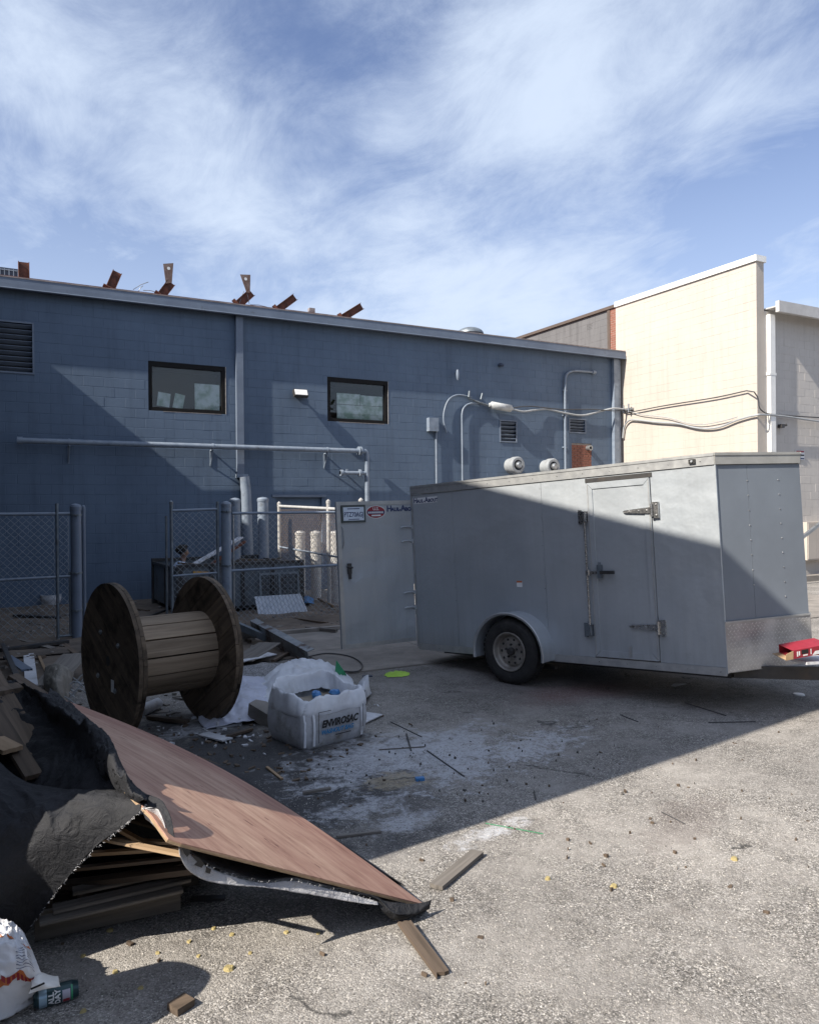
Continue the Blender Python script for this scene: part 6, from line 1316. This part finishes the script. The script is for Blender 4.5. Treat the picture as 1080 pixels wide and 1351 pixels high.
# off-frame sack of rubbish that the pile continues into
mb = MB(); prof = [(.0, 0), (.20, 0.0), (.24, .12), (.23, .45), (.21, .7), (.15, .84), (.06, .9), (.0, .92)]; mb.lathe(prof, (-.38, 2.98, 0), (0, 0, 1), 28)
for v in mb.v:
    q = v*5; v += Vector((mnoise.noise(q), mnoise.noise(q+Vector((9, 0, 0))), mnoise.noise(q+Vector((0, 9, 0)))*.6))*.05; v.z = max(0, v.z)
tag(part(mb, 'unseen_sack', blackfab), 'bulging black rubbish sack just outside the left frame edge', 'sack')
# white printed bag and can
wb_ = patch([[at(-120, 1210, 3.05), at(-40, 1206, 3.05), at(0, 1212, 3.02), at(18, 1218, 3.0), at(30, 1228, 2.97)], [at(-130, 1250, 2.9), at(-50, 1240, 2.88), at(5, 1238, 2.88), at(30, 1244, 2.88), at(42, 1254, 2.9)],
 [at(-130, 1300, 2.8), at(-50, 1290, 2.8), at(5, 1280, 2.8), at(36, 1280, 2.82), at(55, 1284, 2.86)], [G(-120, 1390, .02), G(-40, 1362, .02), G(8, 1344, .02), G(44, 1322, .02), G(66, 1304, .02)]], 60, 50, .032, 11, 7)
bagm = M('printed_white_bag', (.70, .71, .74), (.60, .61, .66), 5, .4, bump=.25, bscale=20)
pb = thing('printed_bag', 'white printed plastic bag with orange bands crumpled at the lower left corner', 'bag', (0, 2.9, 0))
pbo = part(wb_, 'bag_skin', bagm, pb, world=True); solid(pbo, .003)
nu = 60
def bagpt(u, v, lift=.006):
    x, y = u*nu, v*50; i, j = int(x), int(y); f, g = x-i, y-j; V_ = wb_.v; a = V_[j*(nu+1)+i].lerp(V_[j*(nu+1)+min(i+1, nu)], f); b_ = V_[min(j+1, 50)*(nu+1)+i].lerp(V_[min(j+1, 50)*(nu+1)+min(i+1, nu)], f)
    return a.lerp(b_, g)+Vector((-.05, -1, .5)).normalized()*lift
def strip(v0, v1, u0, u1, n=24, wv=.0, lift=.005):
    mb = MB(); vs = []
    for i in range(n+1):
        u = u0+(u1-u0)*i/n; w_ = wv*math.sin(u*17); vs += [bagpt(u, v0+w_, lift), bagpt(u, v1+w_, lift)]
    mb.add(vs, [(2*i, 2*i+2, 2*i+3, 2*i+1) for i in range(n)]); return mb
part(strip(.31, .345, .02, .97, wv=.015), 'orange_band', orangelab, pb, world=True); part(strip(.72, .765, .02, .97, wv=.02), 'orange_band', orangelab, pb, world=True)
mb = MB()
for k in range(8): s_ = strip(.44+k*.03, .446+k*.03, .62, .86, 6, 0, .006); mb.add(s_.v, s_.f)
part(mb, 'table_print', MATS['navy_print'], pb, world=True)
mb = MB()
for k in range(14):
    s_ = strip(.725, .76, .30+k*.045, .33+k*.045, 1, 0, .0075); mb.add(s_.v, s_.f)
part(mb, 'dark_letters', redlab, pb, world=True)
ca, cb_ = G(44, 1320, .034), G(90, 1307, .034); cax = (cb_-ca).normalized(); cl_ = .155
can = thing('drink_can', 'dark drink can lying on its side in front of the printed bag', 'can', (ca+cb_)/2)
Mc, _ = frame_between(ca, cb_); Mc = Mc @ Matrix.Translation((-.0, 0, 0))
mb = MB(); mb.lathe([(0, .004), (.022, .004), (.024, 0), (.033, .012), (.0345, .02), (.0345, cl_-.022), (.029, cl_-.004), (.028, cl_), (.026, cl_), (.025, cl_-.006), (0, cl_-.006)], (0, 0, 0), (1, 0, 0), 28); cn = part(mb, 'can_body', M('can_teal', (.03, .065, .075), None, 8, .3, metal=.4), can, Mw=Mc)
mb = MB(); mb.lathe([(.0348, .018), (.0348, .045)], (0, 0, 0), (1, 0, 0), 28); part(mb, 'pale_band', M('can_pale', (.35, .5, .62), None, 8, .3, metal=.3), cn, Mw=Mc)
def curved(y0, y1, a0, a1, r=.0351, n=8):
    mb = MB(); vs = []
    for i in range(n+1): a = math.radians(a0+(a1-a0)*i/n); vs += [(y0, -r*math.cos(a), r*math.sin(a)), (y1, -r*math.cos(a), r*math.sin(a))]
    mb.add(vs, [(2*i, 2*i+1, 2*i+3, 2*i+2) for i in range(n)]); return mb
part(curved(.098, .125, -40, 40), 'label_panel', M('can_label', (.42, .40, .48), None, 8, .4), cn, Mw=Mc)
part(curved(.100, .123, -36, -12, .0354), 'label_red', redlab, cn, Mw=Mc); part(curved(.128, .134, -50, 60, .0353), 'green_stripe', green_pl, cn, Mw=Mc)
# ALL DAY reads up the side of the can
for k, (s_, xo) in enumerate((('ALL', .068), ('DAY', .090))):
    o = text_part(s_, .026, whitelab, cn, Mc, bold=.001, align='CENTER', th=.0004)
    for v in o.data.vertices:
        tx, ty, tz = v.co; a = tx/.0352+.15; r = .0353+tz; v.co = Vector((xo-ty, -r*math.cos(a), r*math.sin(a)))
cl2 = patch([[at(40, 1288, 2.86), at(50, 1282, 2.87), at(66, 1287, 2.88), at(77, 1288, 2.89)], [at(42, 1300, 2.82), at(52, 1296, 2.82), at(66, 1298, 2.83), at(79, 1300, 2.85)], [at(38, 1312, 2.80), at(52, 1307, 2.81), at(66, 1304, 2.82), at(80, 1301, 2.84)]], 18, 14, .006, 30, 3)
tag(solid(part(cl2, 'white_foam_scrap', M('foam_white', (.80, .79, .76), None, 9, .8))), 'white foam scrap resting between the printed bag and the can', 'foam')
tag(plank('black_straw', at(41, 1305, 2.79), at(59, 1297, 2.8), .006, .006, ink), 'short black straw lying on the white foam scrap', 'straw')

mb = MB(); mb.lathe([(.0, 0), (.24, 0), (.27, .3), (.25, .8), (.2, 1.1), (.1, 1.3), (0, 1.33)], (-.40, 3.64, 0), (0, 0, 1), 24)  # unseen sack shape, added so its shadow falls on the tarp lobe
for v in mb.v:
    q = v*6; v += Vector((mnoise.noise(q), mnoise.noise(q+Vector((9, 0, 0))), 0))*.05; v.z = max(0, v.z)
tag(part(mb, 'unseen_sack', blackfab), 'taller unseen black sack shape added left of the frame to shade the tarp', 'sack')
rg = random.Random(77)
def litter(n, cx_, cy_, sx_, sy_, mat_, lab, lo_, hi_, nm):
    mb = MB()
    for i in range(n):
        x, y = rg.gauss(cx_, sx_), rg.gauss(cy_, sy_); l_ = rg.uniform(lo_, hi_); w_ = l_*rg.uniform(.2, .8); h_ = rg.uniform(.004, .018)
        T_ = Matrix.Translation((x, y, 0)) @ Matrix.Rotation(rg.uniform(0, 3.14), 4, 'Z') @ Matrix.Rotation(rg.uniform(-.25, .25), 4, 'Y')
        mb.prism([(-l_/2, -w_/2), (l_/2*rg.uniform(.6, 1), -w_/2*rg.uniform(.5, 1)), (l_/2, w_/2*rg.uniform(.3, 1)), (-l_/2*rg.uniform(.5, 1), w_/2)], 0, h_, T_)
    tag(part(mb, nm, mat_, kind='stuff'), lab, 'litter')
litter(170, 1.5, 5.9, .7, .6, oldwood, 'dark wood crumbs scattered round the spool and washout sack', .015, .07, 'wood_litter')
litter(120, 1.9, 6.6, .6, .5, whiteboard, 'small pale plaster bits scattered behind the washout sack', .01, .06, 'plaster_litter')
litter(90, 2.7, 5.0, .9, .6, M('dark_grit', (.09, .085, .08), None, 9, .9), 'dark grit and chips scattered over the cement splash', .005, .02, 'grit_litter')
litter(90, 3.2, 3.4, 1.3, .7, oldwood, 'tiny brown chips strewn over the sunlit asphalt', .006, .03, 'chip_litter')
litter(160, .6, 7.9, .7, .7, greywood, 'grey wood and sheet crumbs behind the tarp covered pile', .02, .16, 'board_litter')
for k, (a, b_, w_, t_, m_, lab) in enumerate((((300, 940), (352, 930), .14, .012, whiteboard, 'white board lying half under the lilac plastic sheet'), ((332, 962), (300, 972), .04, .02, oldwood, 'brown stick in front of the lilac plastic sheet'), ((288, 868), (330, 884), .12, .02, greywood, 'grey plank just behind the right spool flange'), ((300, 880), (345, 866), .06, .02, oldwood, 'brown lath crossing the grey plank by the spool'), ((318, 842), (372, 826), .10, .025, greywood, 'grey board lying behind the crossed steel channels'), ((300, 822), (330, 846), .05, .04, oldwood, 'brown timber leaning between spool and steel channels'), ((372, 846), (398, 872), .03, .02, oldwood, 'dark lath under the lower end of the heavy channel'), ((380, 815), (432, 822), .06, .03, oldwood, 'brown board on the dirt near the corrugated sheet'), ((268, 968), (300, 976), .10, .012, whiteboard, 'white scrap of board in front of the right spool flange'), ((318, 906), (366, 898), .05, .02, newwood, 'pale lath across the lilac plastic sheet'),
   ((196, 946), (248, 952), .05, .03, oldwood, 'dark stick under the spool drum'), ((400, 1046), (436, 1040), .03, .015, greywood, 'short grey lath between the plywood edge and the tan patch'), ((262, 1000), (290, 1012), .03, .02, oldwood, 'brown stick by the far edge of the plywood sheet'), ((20, 842), (70, 856), .09, .03, greywood, 'grey board lying near the left gate leaf'), ((84, 850), (112, 872), .07, .03, oldwood, 'brown board at the foot of the left fence post'), ((0, 880), (60, 866), .05, .03, oldwood, 'brown lath across the rubbish at the left edge'))):
    tag(plank('litter_board', G(*a, t_/2+.005), G(*b_, t_/2+.02), w_, t_, m_, jag=.012), lab, 'board')
# ------------------------------------------------------------------ fences and posts
FY = 12.35
def chainlink(x0, x1, z0, z1, cell=.10, r=.004, axis='X', c=FY):
    mb = MB(); w = x1-x0; nn = int(w/cell); dz = cell/2; rows = int((z1-z0)/dz); vs = []; fs = []
    for k in range(nn+1):
        for s in (0, 1):
            base = len(vs)
            for j in range(rows+1):
                u = x0+k*cell+s*cell/2+((j+s) % 2)*cell/2; u = min(max(u, x0), x1); z = z0+j*dz; off = .002*(1 if (j % 2) else -1)*(1 if s else -1)
                for (da, dz_) in ((-r, 0), (r, 0), (0, 0)):
                    p = (u+da, c+off+(.0 if (da, dz_) != (0, 0) else r*1.6), z) if axis == 'X' else (c+off+(.0 if (da, dz_) != (0, 0) else r*1.6), u+da, z)
                    vs.append(p)
            for j in range(rows):
                a = base+j*3; b_ = a+3
                for q in range(3): fs.append((a+q, a+(q+1) % 3, b_+(q+1) % 3, b_+q))
            if s == 0: continue
    mb.add([Vector(v) for v in vs], fs); return mb
wiremat = M('mesh_wire', (.36, .39, .42), (.22, .25, .28), 12, .5, metal=.5)
def Pz(px, py): return onY(px, py, FY)
# left gate leaf (folded back) with its hinge post
xg = Pz(76, 750).x; xp = Pz(101, 750).x; xt = Pz(114, 750).x
g1 = thing('fence_gate', 'chain link gate leaf at the left, beside the capped blue post', 'gate', (xg-1, FY, 0))
mb = MB(); mb.tube([(xg-2.4, FY, 1.85), (xp-.08, FY, 1.85)], .024, 10); part(mb, 'top_rail', bluepipe, g1, world=True)
mb = MB(); mb.tube([(xg-2.4, FY, .90), (xp-.08, FY, .93)], .020, 10); part(mb, 'middle_rail', bluepipe, g1, world=True)
mb = MB(); mb.tube([(xg, FY-.01, .03), (xg, FY-.01, 2.0)], .022, 10); part(mb, 'stile', galv_dark, g1, world=True)
mb = MB(); mb.tube([(xg, FY, .06), (xp-.05, FY, .06)], .018, 8); mb.tube([(xp-.09, FY, .06), (xp-.09, FY, 1.0)], .014, 8); part(mb, 'lower_frame', galv_dark, g1, world=True)
part(chainlink(xg-2.3, xg-.03, .06, 1.87), 'wire_mesh', wiremat, g1, world=True, kind='stuff'); part(chainlink(xg+.03, xp-.1, .06, 1.87), 'wire_mesh', wiremat, g1, world=True, kind='stuff')
def post(x, y, r, h, lab, mat=bluetrim, name='fence_post', bands=True, cat='post', grp=None):
    t_ = thing(name, lab, cat, (x, y, 0), group=grp); mb = MB(); mb.tube([(x, y, -.05), (x, y, h)], r, 18); part(mb, 'pole', mat, t_, world=True)
    mb = MB(); mb.lathe([(r*1.08, h-.05), (r*1.1, h), (r*.9, h+.03), (r*.4, h+.045), (0, h+.05)], (x, y, 0), (0, 0, 1), 18); part(mb, 'cap', mat, t_, world=True)
    if bands:
        for z in (h-.12, h*.5, h*.22): mb = MB(); mb.lathe([(r+.004, z-.014), (r+.008, z-.012), (r+.008, z+.012), (r+.004, z+.014)], (x, y, 0), (0, 0, 1), 18); mb.box((x-.02, y-r-.05, z-.012), (x+.02, y-r+.01, z+.012)); part(mb, 'band', galv_dark, t_, world=True)
    return t_
post(xp, FY, .075, 1.95, 'thick capped blue post between the left gate leaf and the yard opening')
post(xt, FY+.3, .028, 1.93, 'thin pole just right of the thick left fence post', bands=False)
# right side of the opening
xa = Pz(225, 740).x; xb = Pz(299, 740).x; xe2 = 5.74
g2 = thing('fence_gate', 'small chain link gate leaf beside the right fence post, in front of the steel bin', 'gate', (xa, FY, 0))
mb = MB(); mb.tube([(xa+.02, FY, 1.88), (xb-.14, FY, 1.90)], .022, 10); part(mb, 'top_rail', bluepipe, g2, world=True)
mb = MB(); mb.tube([(xa+.02, FY, .86), (xb-.14, FY, .88)], .018, 10); part(mb, 'middle_rail', bluepipe, g2, world=True)
mb = MB(); mb.tube([(xa+.02, FY, .03), (xa+.02, FY, 2.0)], .024, 10); mb.lathe([(.03, 1.98), (.03, 2.02), (0, 2.05)], (xa+.02, FY, 0), (0, 0, 1), 10); mb.tube([(xa-.05, FY+.05, .03), (xa-.05, FY+.05, 1.8)], .018, 8); part(mb, 'stile', galv_dark, g2, world=True)
mb = MB(); mb.tube([(xb-.14, FY, .03), (xb-.14, FY, 2.02)], .024, 10); part(mb, 'stile', galv_dark, g2, world=True)
part(chainlink(xa+.05, xb-.16, .06, 1.88), 'wire_mesh', wiremat, g2, world=True, kind='stuff')
post(xb, FY, .078, 1.98, 'thick capped blue post between the small gate leaf and the right mesh panel', mat=bluepipe)
g3 = thing('chain_link_fence', 'chain link fence panel running right behind the open trailer door', 'fence', (4.5, FY, 0))
mb = MB(); mb.tube([(xb+.1, FY, 1.83), (xe2, FY, 1.83)], .022, 10); part(mb, 'top_rail', bluepipe, g3, world=True)
mb = MB(); mb.tube([(xb+.06, FY-.01, .90), (xe2, FY-.01, .92)], .022, 10); part(mb, 'middle_rail', bluepipe, g3, world=True)
mb = MB(); mb.tube([(xb+.12, FY+.02, .03), (xb+.12, FY+.02, 1.85)], .014, 8); part(mb, 'tension_bar', galv, g3, world=True)
mb = MB(); mb.tube([(xe2, FY, .0), (xe2, FY, 1.95)], .04, 12); part(mb, 'post', bluepipe, g3, world=True)
part(chainlink(xb+.13, xe2, .06, 1.83), 'wire_mesh', wiremat, g3, world=True, kind='stuff')
g4 = thing('chain_link_fence', 'side chain link fence with a sunlit top rail joining the blue wall', 'fence', (5.8, 15, 0))
XS = 5.84
mb = MB(); mb.tube([(XS, 16.95, 1.98), (XS, FY+.1, 1.86)], .03, 10); part(mb, 'top_rail', M('bright_rail', (.50, .51, .52), None, 8, .4, metal=.2), g4, world=True)
mb = MB(); mb.tube([(XS, 16.95, 1.05), (XS, FY+.1, .95)], .02, 10); part(mb, 'middle_rail', bluepipe, g4, world=True)
for yy_ in (16.9, 14.0, FY+.15): mb = MB(); mb.tube([(XS, yy_, 0), (XS, yy_, 2.02)], .04, 12); mb.lathe([(.045, 2.0), (.045, 2.05), (0, 2.09)], (XS, yy_, 0), (0, 0, 1), 12); part(mb, 'post', M('bright_post', (.42, .42, .42), (.3, .29, .28), 9, .5) if yy_ == 16.9 else MATS['bright_post'], g4, world=True)
part(chainlink(FY+.15, 16.9, .06, 1.92, axis='Y', c=XS), 'wire_mesh', M('brown_wire', (.26, .21, .18), (.16, .12, .10), 12, .7, metal=.2), g4, world=True, kind='stuff')
for i, (px, Yb, r, h, lab) in enumerate(((310.5, 15.9, .11, 2.1, 'tall capped bollard left of the lower downspout pipe'), (347.5, 16.1, .115, 2.12, 'tall capped bollard right of the lower downspout pipe'))):
    x = onY(px, 720, Yb).x; post(x, Yb, r, h, lab, bluepipe, 'bollard', False, 'bollard')
blm = M('bollard_pale', (.55, .55, .54), (.40, .40, .40), 8, .6)
for i, px in enumerate((396, 416.5, 443)):
    Yb = 14.9-i*.3; x = max(onY(px, 715, Yb).x, XS+.35); Yb = onX(px, 715, x).y; h = onX(px, 700, x).z
    post(x, Yb, .11, h-.05, ('first', 'middle', 'last')[i]+' of three short bollards behind the side fence, counted from the left', blm, 'bollard', False, 'bollard')

# ------------------------------------------------------------------ steel bin with scrap and person in it
bx0, bx1, by0, by1, bz = 2.95, 5.2, 13.85, 16.2, .93
bn = thing('steel_bin', 'open topped grey blue steel skip behind the gate with scrap in it', 'skip', ((bx0+bx1)/2, 15, 0))
bpm = M('bin_paint', (.13, .16, .19), (.09, .11, .135), 3, .55, dirt=(.06, .045, .035), dscale=4, dlo=.5, dhi=.7)
mb = MB(); mb.box((bx0+.05, by0, .12), (bx1-.05, by0+.03, bz-.05)); part(mb, 'front_panel', bpm, bn, world=True)
mb = MB(); mb.box((bx0+.05, by1, .12), (bx1-.05, by1+.03, bz-.05)); part(mb, 'back_panel', bpm, bn, world=True)
for x in (bx0, bx1): mb = MB(); mb.box((x-.015, by0, .12), (x+.015, by1+.03, bz-.12)); part(mb, 'side_panel', bpm, bn, world=True)
mb = MB(); mb.box((bx0, by0, .10), (bx1, by1, .14)); part(mb, 'floor', blacksteel, bn, world=True)
mb = MB()
for (x, y) in ((bx0, by0), (bx1, by0), (bx0, by1), (bx1, by1)): mb.box((x-.05, y-.05, .02), (x+.05, y+.05, bz))
mb.box((bx0+.05, by0-.03, bz-.05), (bx1-.05, by0+.05, bz-.0)); mb.box((bx0-.04, by0+.05, bz-.12), (bx0+.04, by1-.05, bz-.06)); mb.box((bx1-.04, by0+.05, bz-.12), (bx1+.04, by1-.05, bz-.06)); mb.box((bx0+.05, by1-.04, bz-.05), (bx1-.05, by1+.04, bz))
for k in (1, 2, 3): x = bx0+(bx1-bx0)*k/4; mb.box((x-.03, by0-.035, .12), (x+.03, by0-.001, bz-.05))
mb.box((bx0-.035, (by0+by1)/2-.03, .12), (bx0-.016, (by0+by1)/2+.03, bz-.12)); part(mb, 'frame', blacksteel, bn, world=True)
fa, fb = onY(341, 756, by0-.15), onY(394, 790, by0-.15)
gr_ = thing('metal_grille', 'dark framed wire grille leaning against the front of the steel skip', 'grille', (fa.x, by0-.2, 0))
Tg = Matrix.Translation((fa.x, by0-.22, fb.z)) @ Matrix.Rotation(-.12, 4, 'X'); w_, h_ = fb.x-fa.x, fa.z-fb.z
mb = MB(); mb.box((0, -.02, 0), (w_, .02, .04), Tg); mb.box((0, -.02, h_-.04), (w_, .02, h_), Tg); mb.box((0, -.019, .04), (.04, .02, h_-.04), Tg); mb.box((w_-.04, -.019, .04), (w_, .02, h_-.04), Tg); mb.box((w_*.5-.02, -.018, .04), (w_*.5+.02, .018, h_-.04), Tg); mb.box((0, -.02, -fb.z), (.03, .01, 0), Tg); mb.box((w_-.03, -.02, -fb.z), (w_, .01, 0), Tg); part(mb, 'frame', galv_dark, gr_, world=True)
mb = MB()
for k in range(1, 12): x = w_*k/12; mb.box((x-.006, -.006, .04), (x+.006, .0, h_-.04), Tg)
for k in range(1, 5): z = h_*k/5; mb.box((.04, .001, z-.006), (w_-.04, .007, z+.006), Tg)
part(mb, 'wire_bars', blacksteel, gr_, world=True)
a, b_, c, d = G(333, 811), G(398, 806), onY(390, 785, by0-.35), onY(334, 787, by0-.35); a = Vector((a.x, 13.2, .02)); b_ = Vector((b_.x, 13.25, .02)); c = Vector((b_.x-.05, 13.5, .33)); d = Vector((a.x+.02, 13.5, .33))
cs_ = thing('corrugated_sheet', 'pale blue grey corrugated sheet leaning below the wire grille', 'metal sheet', a)
mb = MB(); nn = 40; vs = []
for i in range(nn+1):
    t_ = i/nn; o_ = Vector((0, -.012*math.cos(i*math.pi/1.5), 0)); vs += [a.lerp(b_, t_)+o_, d.lerp(c, t_)+o_]
mb.add(vs, [(2*i, 2*i+2, 2*i+3, 2*i+1) for i in range(nn)]); solid(part(mb, 'sheet', M('pale_sheet', (.42, .46, .52), (.34, .38, .44), 6, .5, metal=.2), cs_, world=True), .003)
def atY(px, py, Y): return onY(px, py, Y)
scrap = [((250, 748, 14.6), (318, 709, 15.0), .16, .03, whiteboard, 'pale board jutting up right out of the skip'), ((268, 752, 14.5), (324, 714, 14.9), .05, .05, rust, 'rusty bar jutting up beside the pale board in the skip'),
 ((235, 743, 14.4), (300, 748, 14.3), .2, .03, oldwood, 'brown board lying across the skip rim'), ((316, 738, 15.4), (392, 741, 15.2), .12, .04, oldwood, 'dark board along the back of the skip'),
 ((255, 755, 13.82), (276, 756, 13.8), .04, .04, M('orange_scrap', (.6, .33, .08), None, 9, .7), 'small orange scrap hanging on the skip front'),
 ((300, 746, 14.8), (372, 736, 15.3), .05, .03, blacksteel, 'black bar lying across the scrap in the skip'), ((325, 744, 14.4), (390, 745, 14.6), .1, .02, greywood, 'grey board resting on the skip rim at its right end')]
for a, b_, w_, t_, m_, lab in scrap: tag(plank('scrap_piece', atY(*a), atY(*b_), w_, t_, m_, jag=.01 if m_ in (oldwood, greywood) else 0), lab, 'scrap')
mb = patch([[Vector((bx0+.1, y, .3+.2*math.sin(y*7))) for y in (14, 14.6, 15.2, 16)], [Vector((3.9, y, .75+.08*math.sin(y*5))) for y in (14, 14.6, 15.2, 16)], [Vector((4.5, y, .84)) for y in (14, 14.6, 15.2, 16)], [Vector((bx1-.1, y, .6)) for y in (14, 14.6, 15.2, 16)]], 40, 40, .10, 6, 3)
tag(part(mb, 'scrap_heap', M('mixed_scrap', (.10, .085, .075), (.03, .027, .025), 14, .9, bump=1.0), kind='stuff'), 'dark heap of mixed scrap filling the steel skip', 'scrap')
# rocks, bucket and litter in the yard
mb = MB(); c = G(66, 797); mb.lathe([(0, 0), (.15, 0), (.19, .12), (.19, .2), (.17, .2), (.14, .06), (0, .05)], c+Vector((0, -.4, .03)), (0, 0, 1), 20); tag(part(mb, 'white_basin', whiteboard), 'dirty white basin on the ground near the base of the blue wall', 'basin')
rg = random.Random(21); mb = MB()
for i in range(420):
    x, y = rg.uniform(-.5, 5.6), rg.uniform(11.1, 16.6) if rg.random() < .7 else rg.uniform(9.2, 11.4)
    if x > 3.4 and y < 11.1: continue
    s_ = rg.uniform(.01, .05); p = Vector((x, y, .035)); q = MB(); q.lathe([(0, -s_*.3), (s_, -s_*.1), (s_*.7, s_*.4), (0, s_*.5)], p, (rg.uniform(-.3, .3), rg.uniform(-.3, .3), 1), 5, smooth=False)
    mb.add(q.v, q.f)
tag(part(mb, 'yard_rubble', M('rubble', (.24, .22, .20), (.10, .09, .08), 9, .9), kind='stuff'), 'small stones and rubble scattered over the dirt yard', 'rubble')
for i, (a, b_, w_, m_, lab) in enumerate((((20, 812), (78, 815), .10, blacksteel, 'dark bar on the dirt in front of the white basin'), ((150, 800), (196, 806), .06, oldwood, 'brown stick on the dirt left of the skip'), ((186, 818), (232, 800), .05, blacksteel, 'dark bar on the dirt at the skip corner'), ((0, 858), (90, 846), .12, blacksteel, 'long dark strip on the ground between rubbish and gate'), ((404, 828), (444, 832), .06, greywood, 'grey edging board at the border of the concrete pad'), ((420, 790), (440, 800), .04, newwood, 'pale stick on the dirt behind the trailer door'))):
    tag(plank('ground_strip', G(*a, .05), G(*b_, .05), w_, .04, m_, jag=.01), lab, 'strip')
mb = patch([[G(398, 790, .06), G(405, 786, .14), G(414, 790, .06)], [G(398, 797, .05), G(406, 795, .12), G(414, 797, .05)]], 10, 8, .03, 12, 2); tag(solid(part(mb, 'blue_white_bag', bluebit)), 'crumpled blue and white bag on the dirt seen through the fence', 'bag')
# person crouching in the skip
hc = onY(240, 736, 15.2); pz0 = .15
ps_ = thing('person', 'person in a pale blue shirt crouching in the skip, seen in profile facing right', 'person', (hc.x, 15.2, pz0))
def skin_body(name, joints, edges, mat, parent, root=0, sub=2):
    me = bpy.data.meshes.new(name); me.from_pydata([tuple(j[0]) for j in joints], edges, []); me.materials.append(mat)
    o = bpy.data.objects.new(name, me); scene.collection.objects.link(o); md = o.modifiers.new('skin', 'SKIN'); ly = me.skin_vertices[0] if me.skin_vertices else None
    if ly is None:
        bm = __import__('bmesh').new(); bm.from_mesh(me); bm.verts.layers.skin.verify(); bm.to_mesh(me); bm.free(); ly = me.skin_vertices[0]
    for i, (p, r) in enumerate(joints): ly.data[i].radius = (r, r) if not isinstance(r, tuple) else r
    ly.data[root].use_root = True; sb = o.modifiers.new('sub', 'SUBSURF'); sb.levels = sub; sb.render_levels = sub
    dg = bpy.context.evaluated_depsgraph_get(); dg.update(); m2 = bpy.data.meshes.new_from_object(o.evaluated_get(dg)); bpy.data.objects.remove(o)
    m2.materials.clear(); m2.materials.append(mat); m2.polygons.foreach_set('use_smooth', [True]*len(m2.polygons)); m2.transform(W[parent].inverted()); return link(name, m2, parent)
hx = hc.x+.03; y0 = 15.2; RZ = Vector((0, 0, .07))
J = [(Vector((hx-.16, y0, .42)), .14), (Vector((hx-.13, y0, .58)), .14), (Vector((hx-.06, y0, .74)), .15), (Vector((hx-.02, y0, .84)), .06), (Vector((hx-.0, y0, .92)), .055), (Vector((hx+.01, y0, .97)), .085), (Vector((hx+.02, y0, 1.03)), .09), (Vector((hx+.01, y0, 1.08)), .07),
 (Vector((hx-.05, y0-.17, .78)), .055), (Vector((hx+.10, y0-.2, .62)), .045), (Vector((hx+.30, y0-.14, .66)), .035), (Vector((hx+.38, y0-.13, .67)), .028),
 (Vector((hx-.05, y0+.17, .78)), .055), (Vector((hx+.10, y0+.2, .62)), .045), (Vector((hx+.30, y0+.14, .66)), .035), (Vector((hx+.38, y0+.13, .67)), .028),
 (Vector((hx-.14, y0-.1, .40)), .09), (Vector((hx+.24, y0-.13, .52)), .07), (Vector((hx+.08, y0-.12, .22)), .05), (Vector((hx+.22, y0-.12, .18)), .04),
 (Vector((hx-.14, y0+.1, .40)), .09), (Vector((hx+.24, y0+.13, .52)), .07), (Vector((hx+.08, y0+.12, .22)), .05), (Vector((hx+.22, y0+.12, .18)), .04)]
Eg = [(0, 1), (1, 2), (2, 3), (3, 4), (4, 5), (5, 6), (6, 7), (2, 8), (8, 9), (9, 10), (10, 11), (2, 12), (12, 13), (13, 14), (14, 15), (0, 16), (16, 17), (17, 18), (18, 19), (0, 20), (20, 21), (21, 22), (22, 23)]
J = [(p+RZ, r) for p, r in J]
skin_body('body', J, Eg, skin_m, ps_)
S = [(J[i][0], J[i][1]+.012) for i in (0, 1, 2)]+[(J[3][0]-Vector((.01, 0, .01)), .07), (J[8][0], .07), (J[9][0], .058), (J[10][0]-Vector((.05, 0, 0)), .045), (J[12][0], .07), (J[13][0], .058), (J[14][0]-Vector((.05, 0, 0)), .045)]
skin_body('shirt', S, [(0, 1), (1, 2), (2, 3), (2, 4), (4, 5), (5, 6), (2, 7), (7, 8), (8, 9)], shirt_m, ps_)
Tq = [(J[0][0]-Vector((0, 0, .03)), .155)]+[(J[i][0], J[i][1]+.014) for i in (16, 17, 18, 20, 21, 22)]
skin_body('trousers', Tq, [(0, 1), (1, 2), (2, 3), (0, 4), (4, 5), (5, 6)], pants_m, ps_)
mb = MB(); hcn = Vector((hx, y0, 1.055))+RZ; mb.lathe([(0, -.06), (.08, -.055), (.115, -.01), (.12, .04), (.09, .09), (0, .115)], hcn+Vector((-.025, 0, 0)), (-.25, 0, 1), 20)
for v in mb.v: d = v-hcn; v += d.normalized()*.03*mnoise.noise(v*30); 
for v in mb.v:
    if v.x > hx+.045 and v.z < 1.15: v.x = hx+.045
part(mb, 'hair', hair_m, ps_, world=True)
mb = MB(); mb.add([(hx+.10, y0-.014, .985), (hx+.10, y0+.014, .985), (hx+.095, y0, 1.03), (hx+.128, y0, .99)], [(0, 3, 2), (3, 1, 2), (0, 1, 3)]); mb.v = [v+RZ for v in mb.v]; part(mb, 'nose', skin_m, ps_, world=True)
mb = MB(); mb.lathe([(0, 0), (.02, .004), (.022, .012), (0, .014)], (hx-.005, y0-.088, .985), (0, -1, 0), 8); mb.v = [v+RZ for v in mb.v]; part(mb, 'ear', skin_m, ps_, world=True)
mb = MB()
for s_ in (-1, 1): mb.lathe([(0, 0), (.008, .003), (0, .008)], (hx+.095, y0+s_*.032, 1.01), (1, 0, 0), 8)
mb.v = [v+RZ for v in mb.v]; part(mb, 'eyes', ink, ps_, world=True)
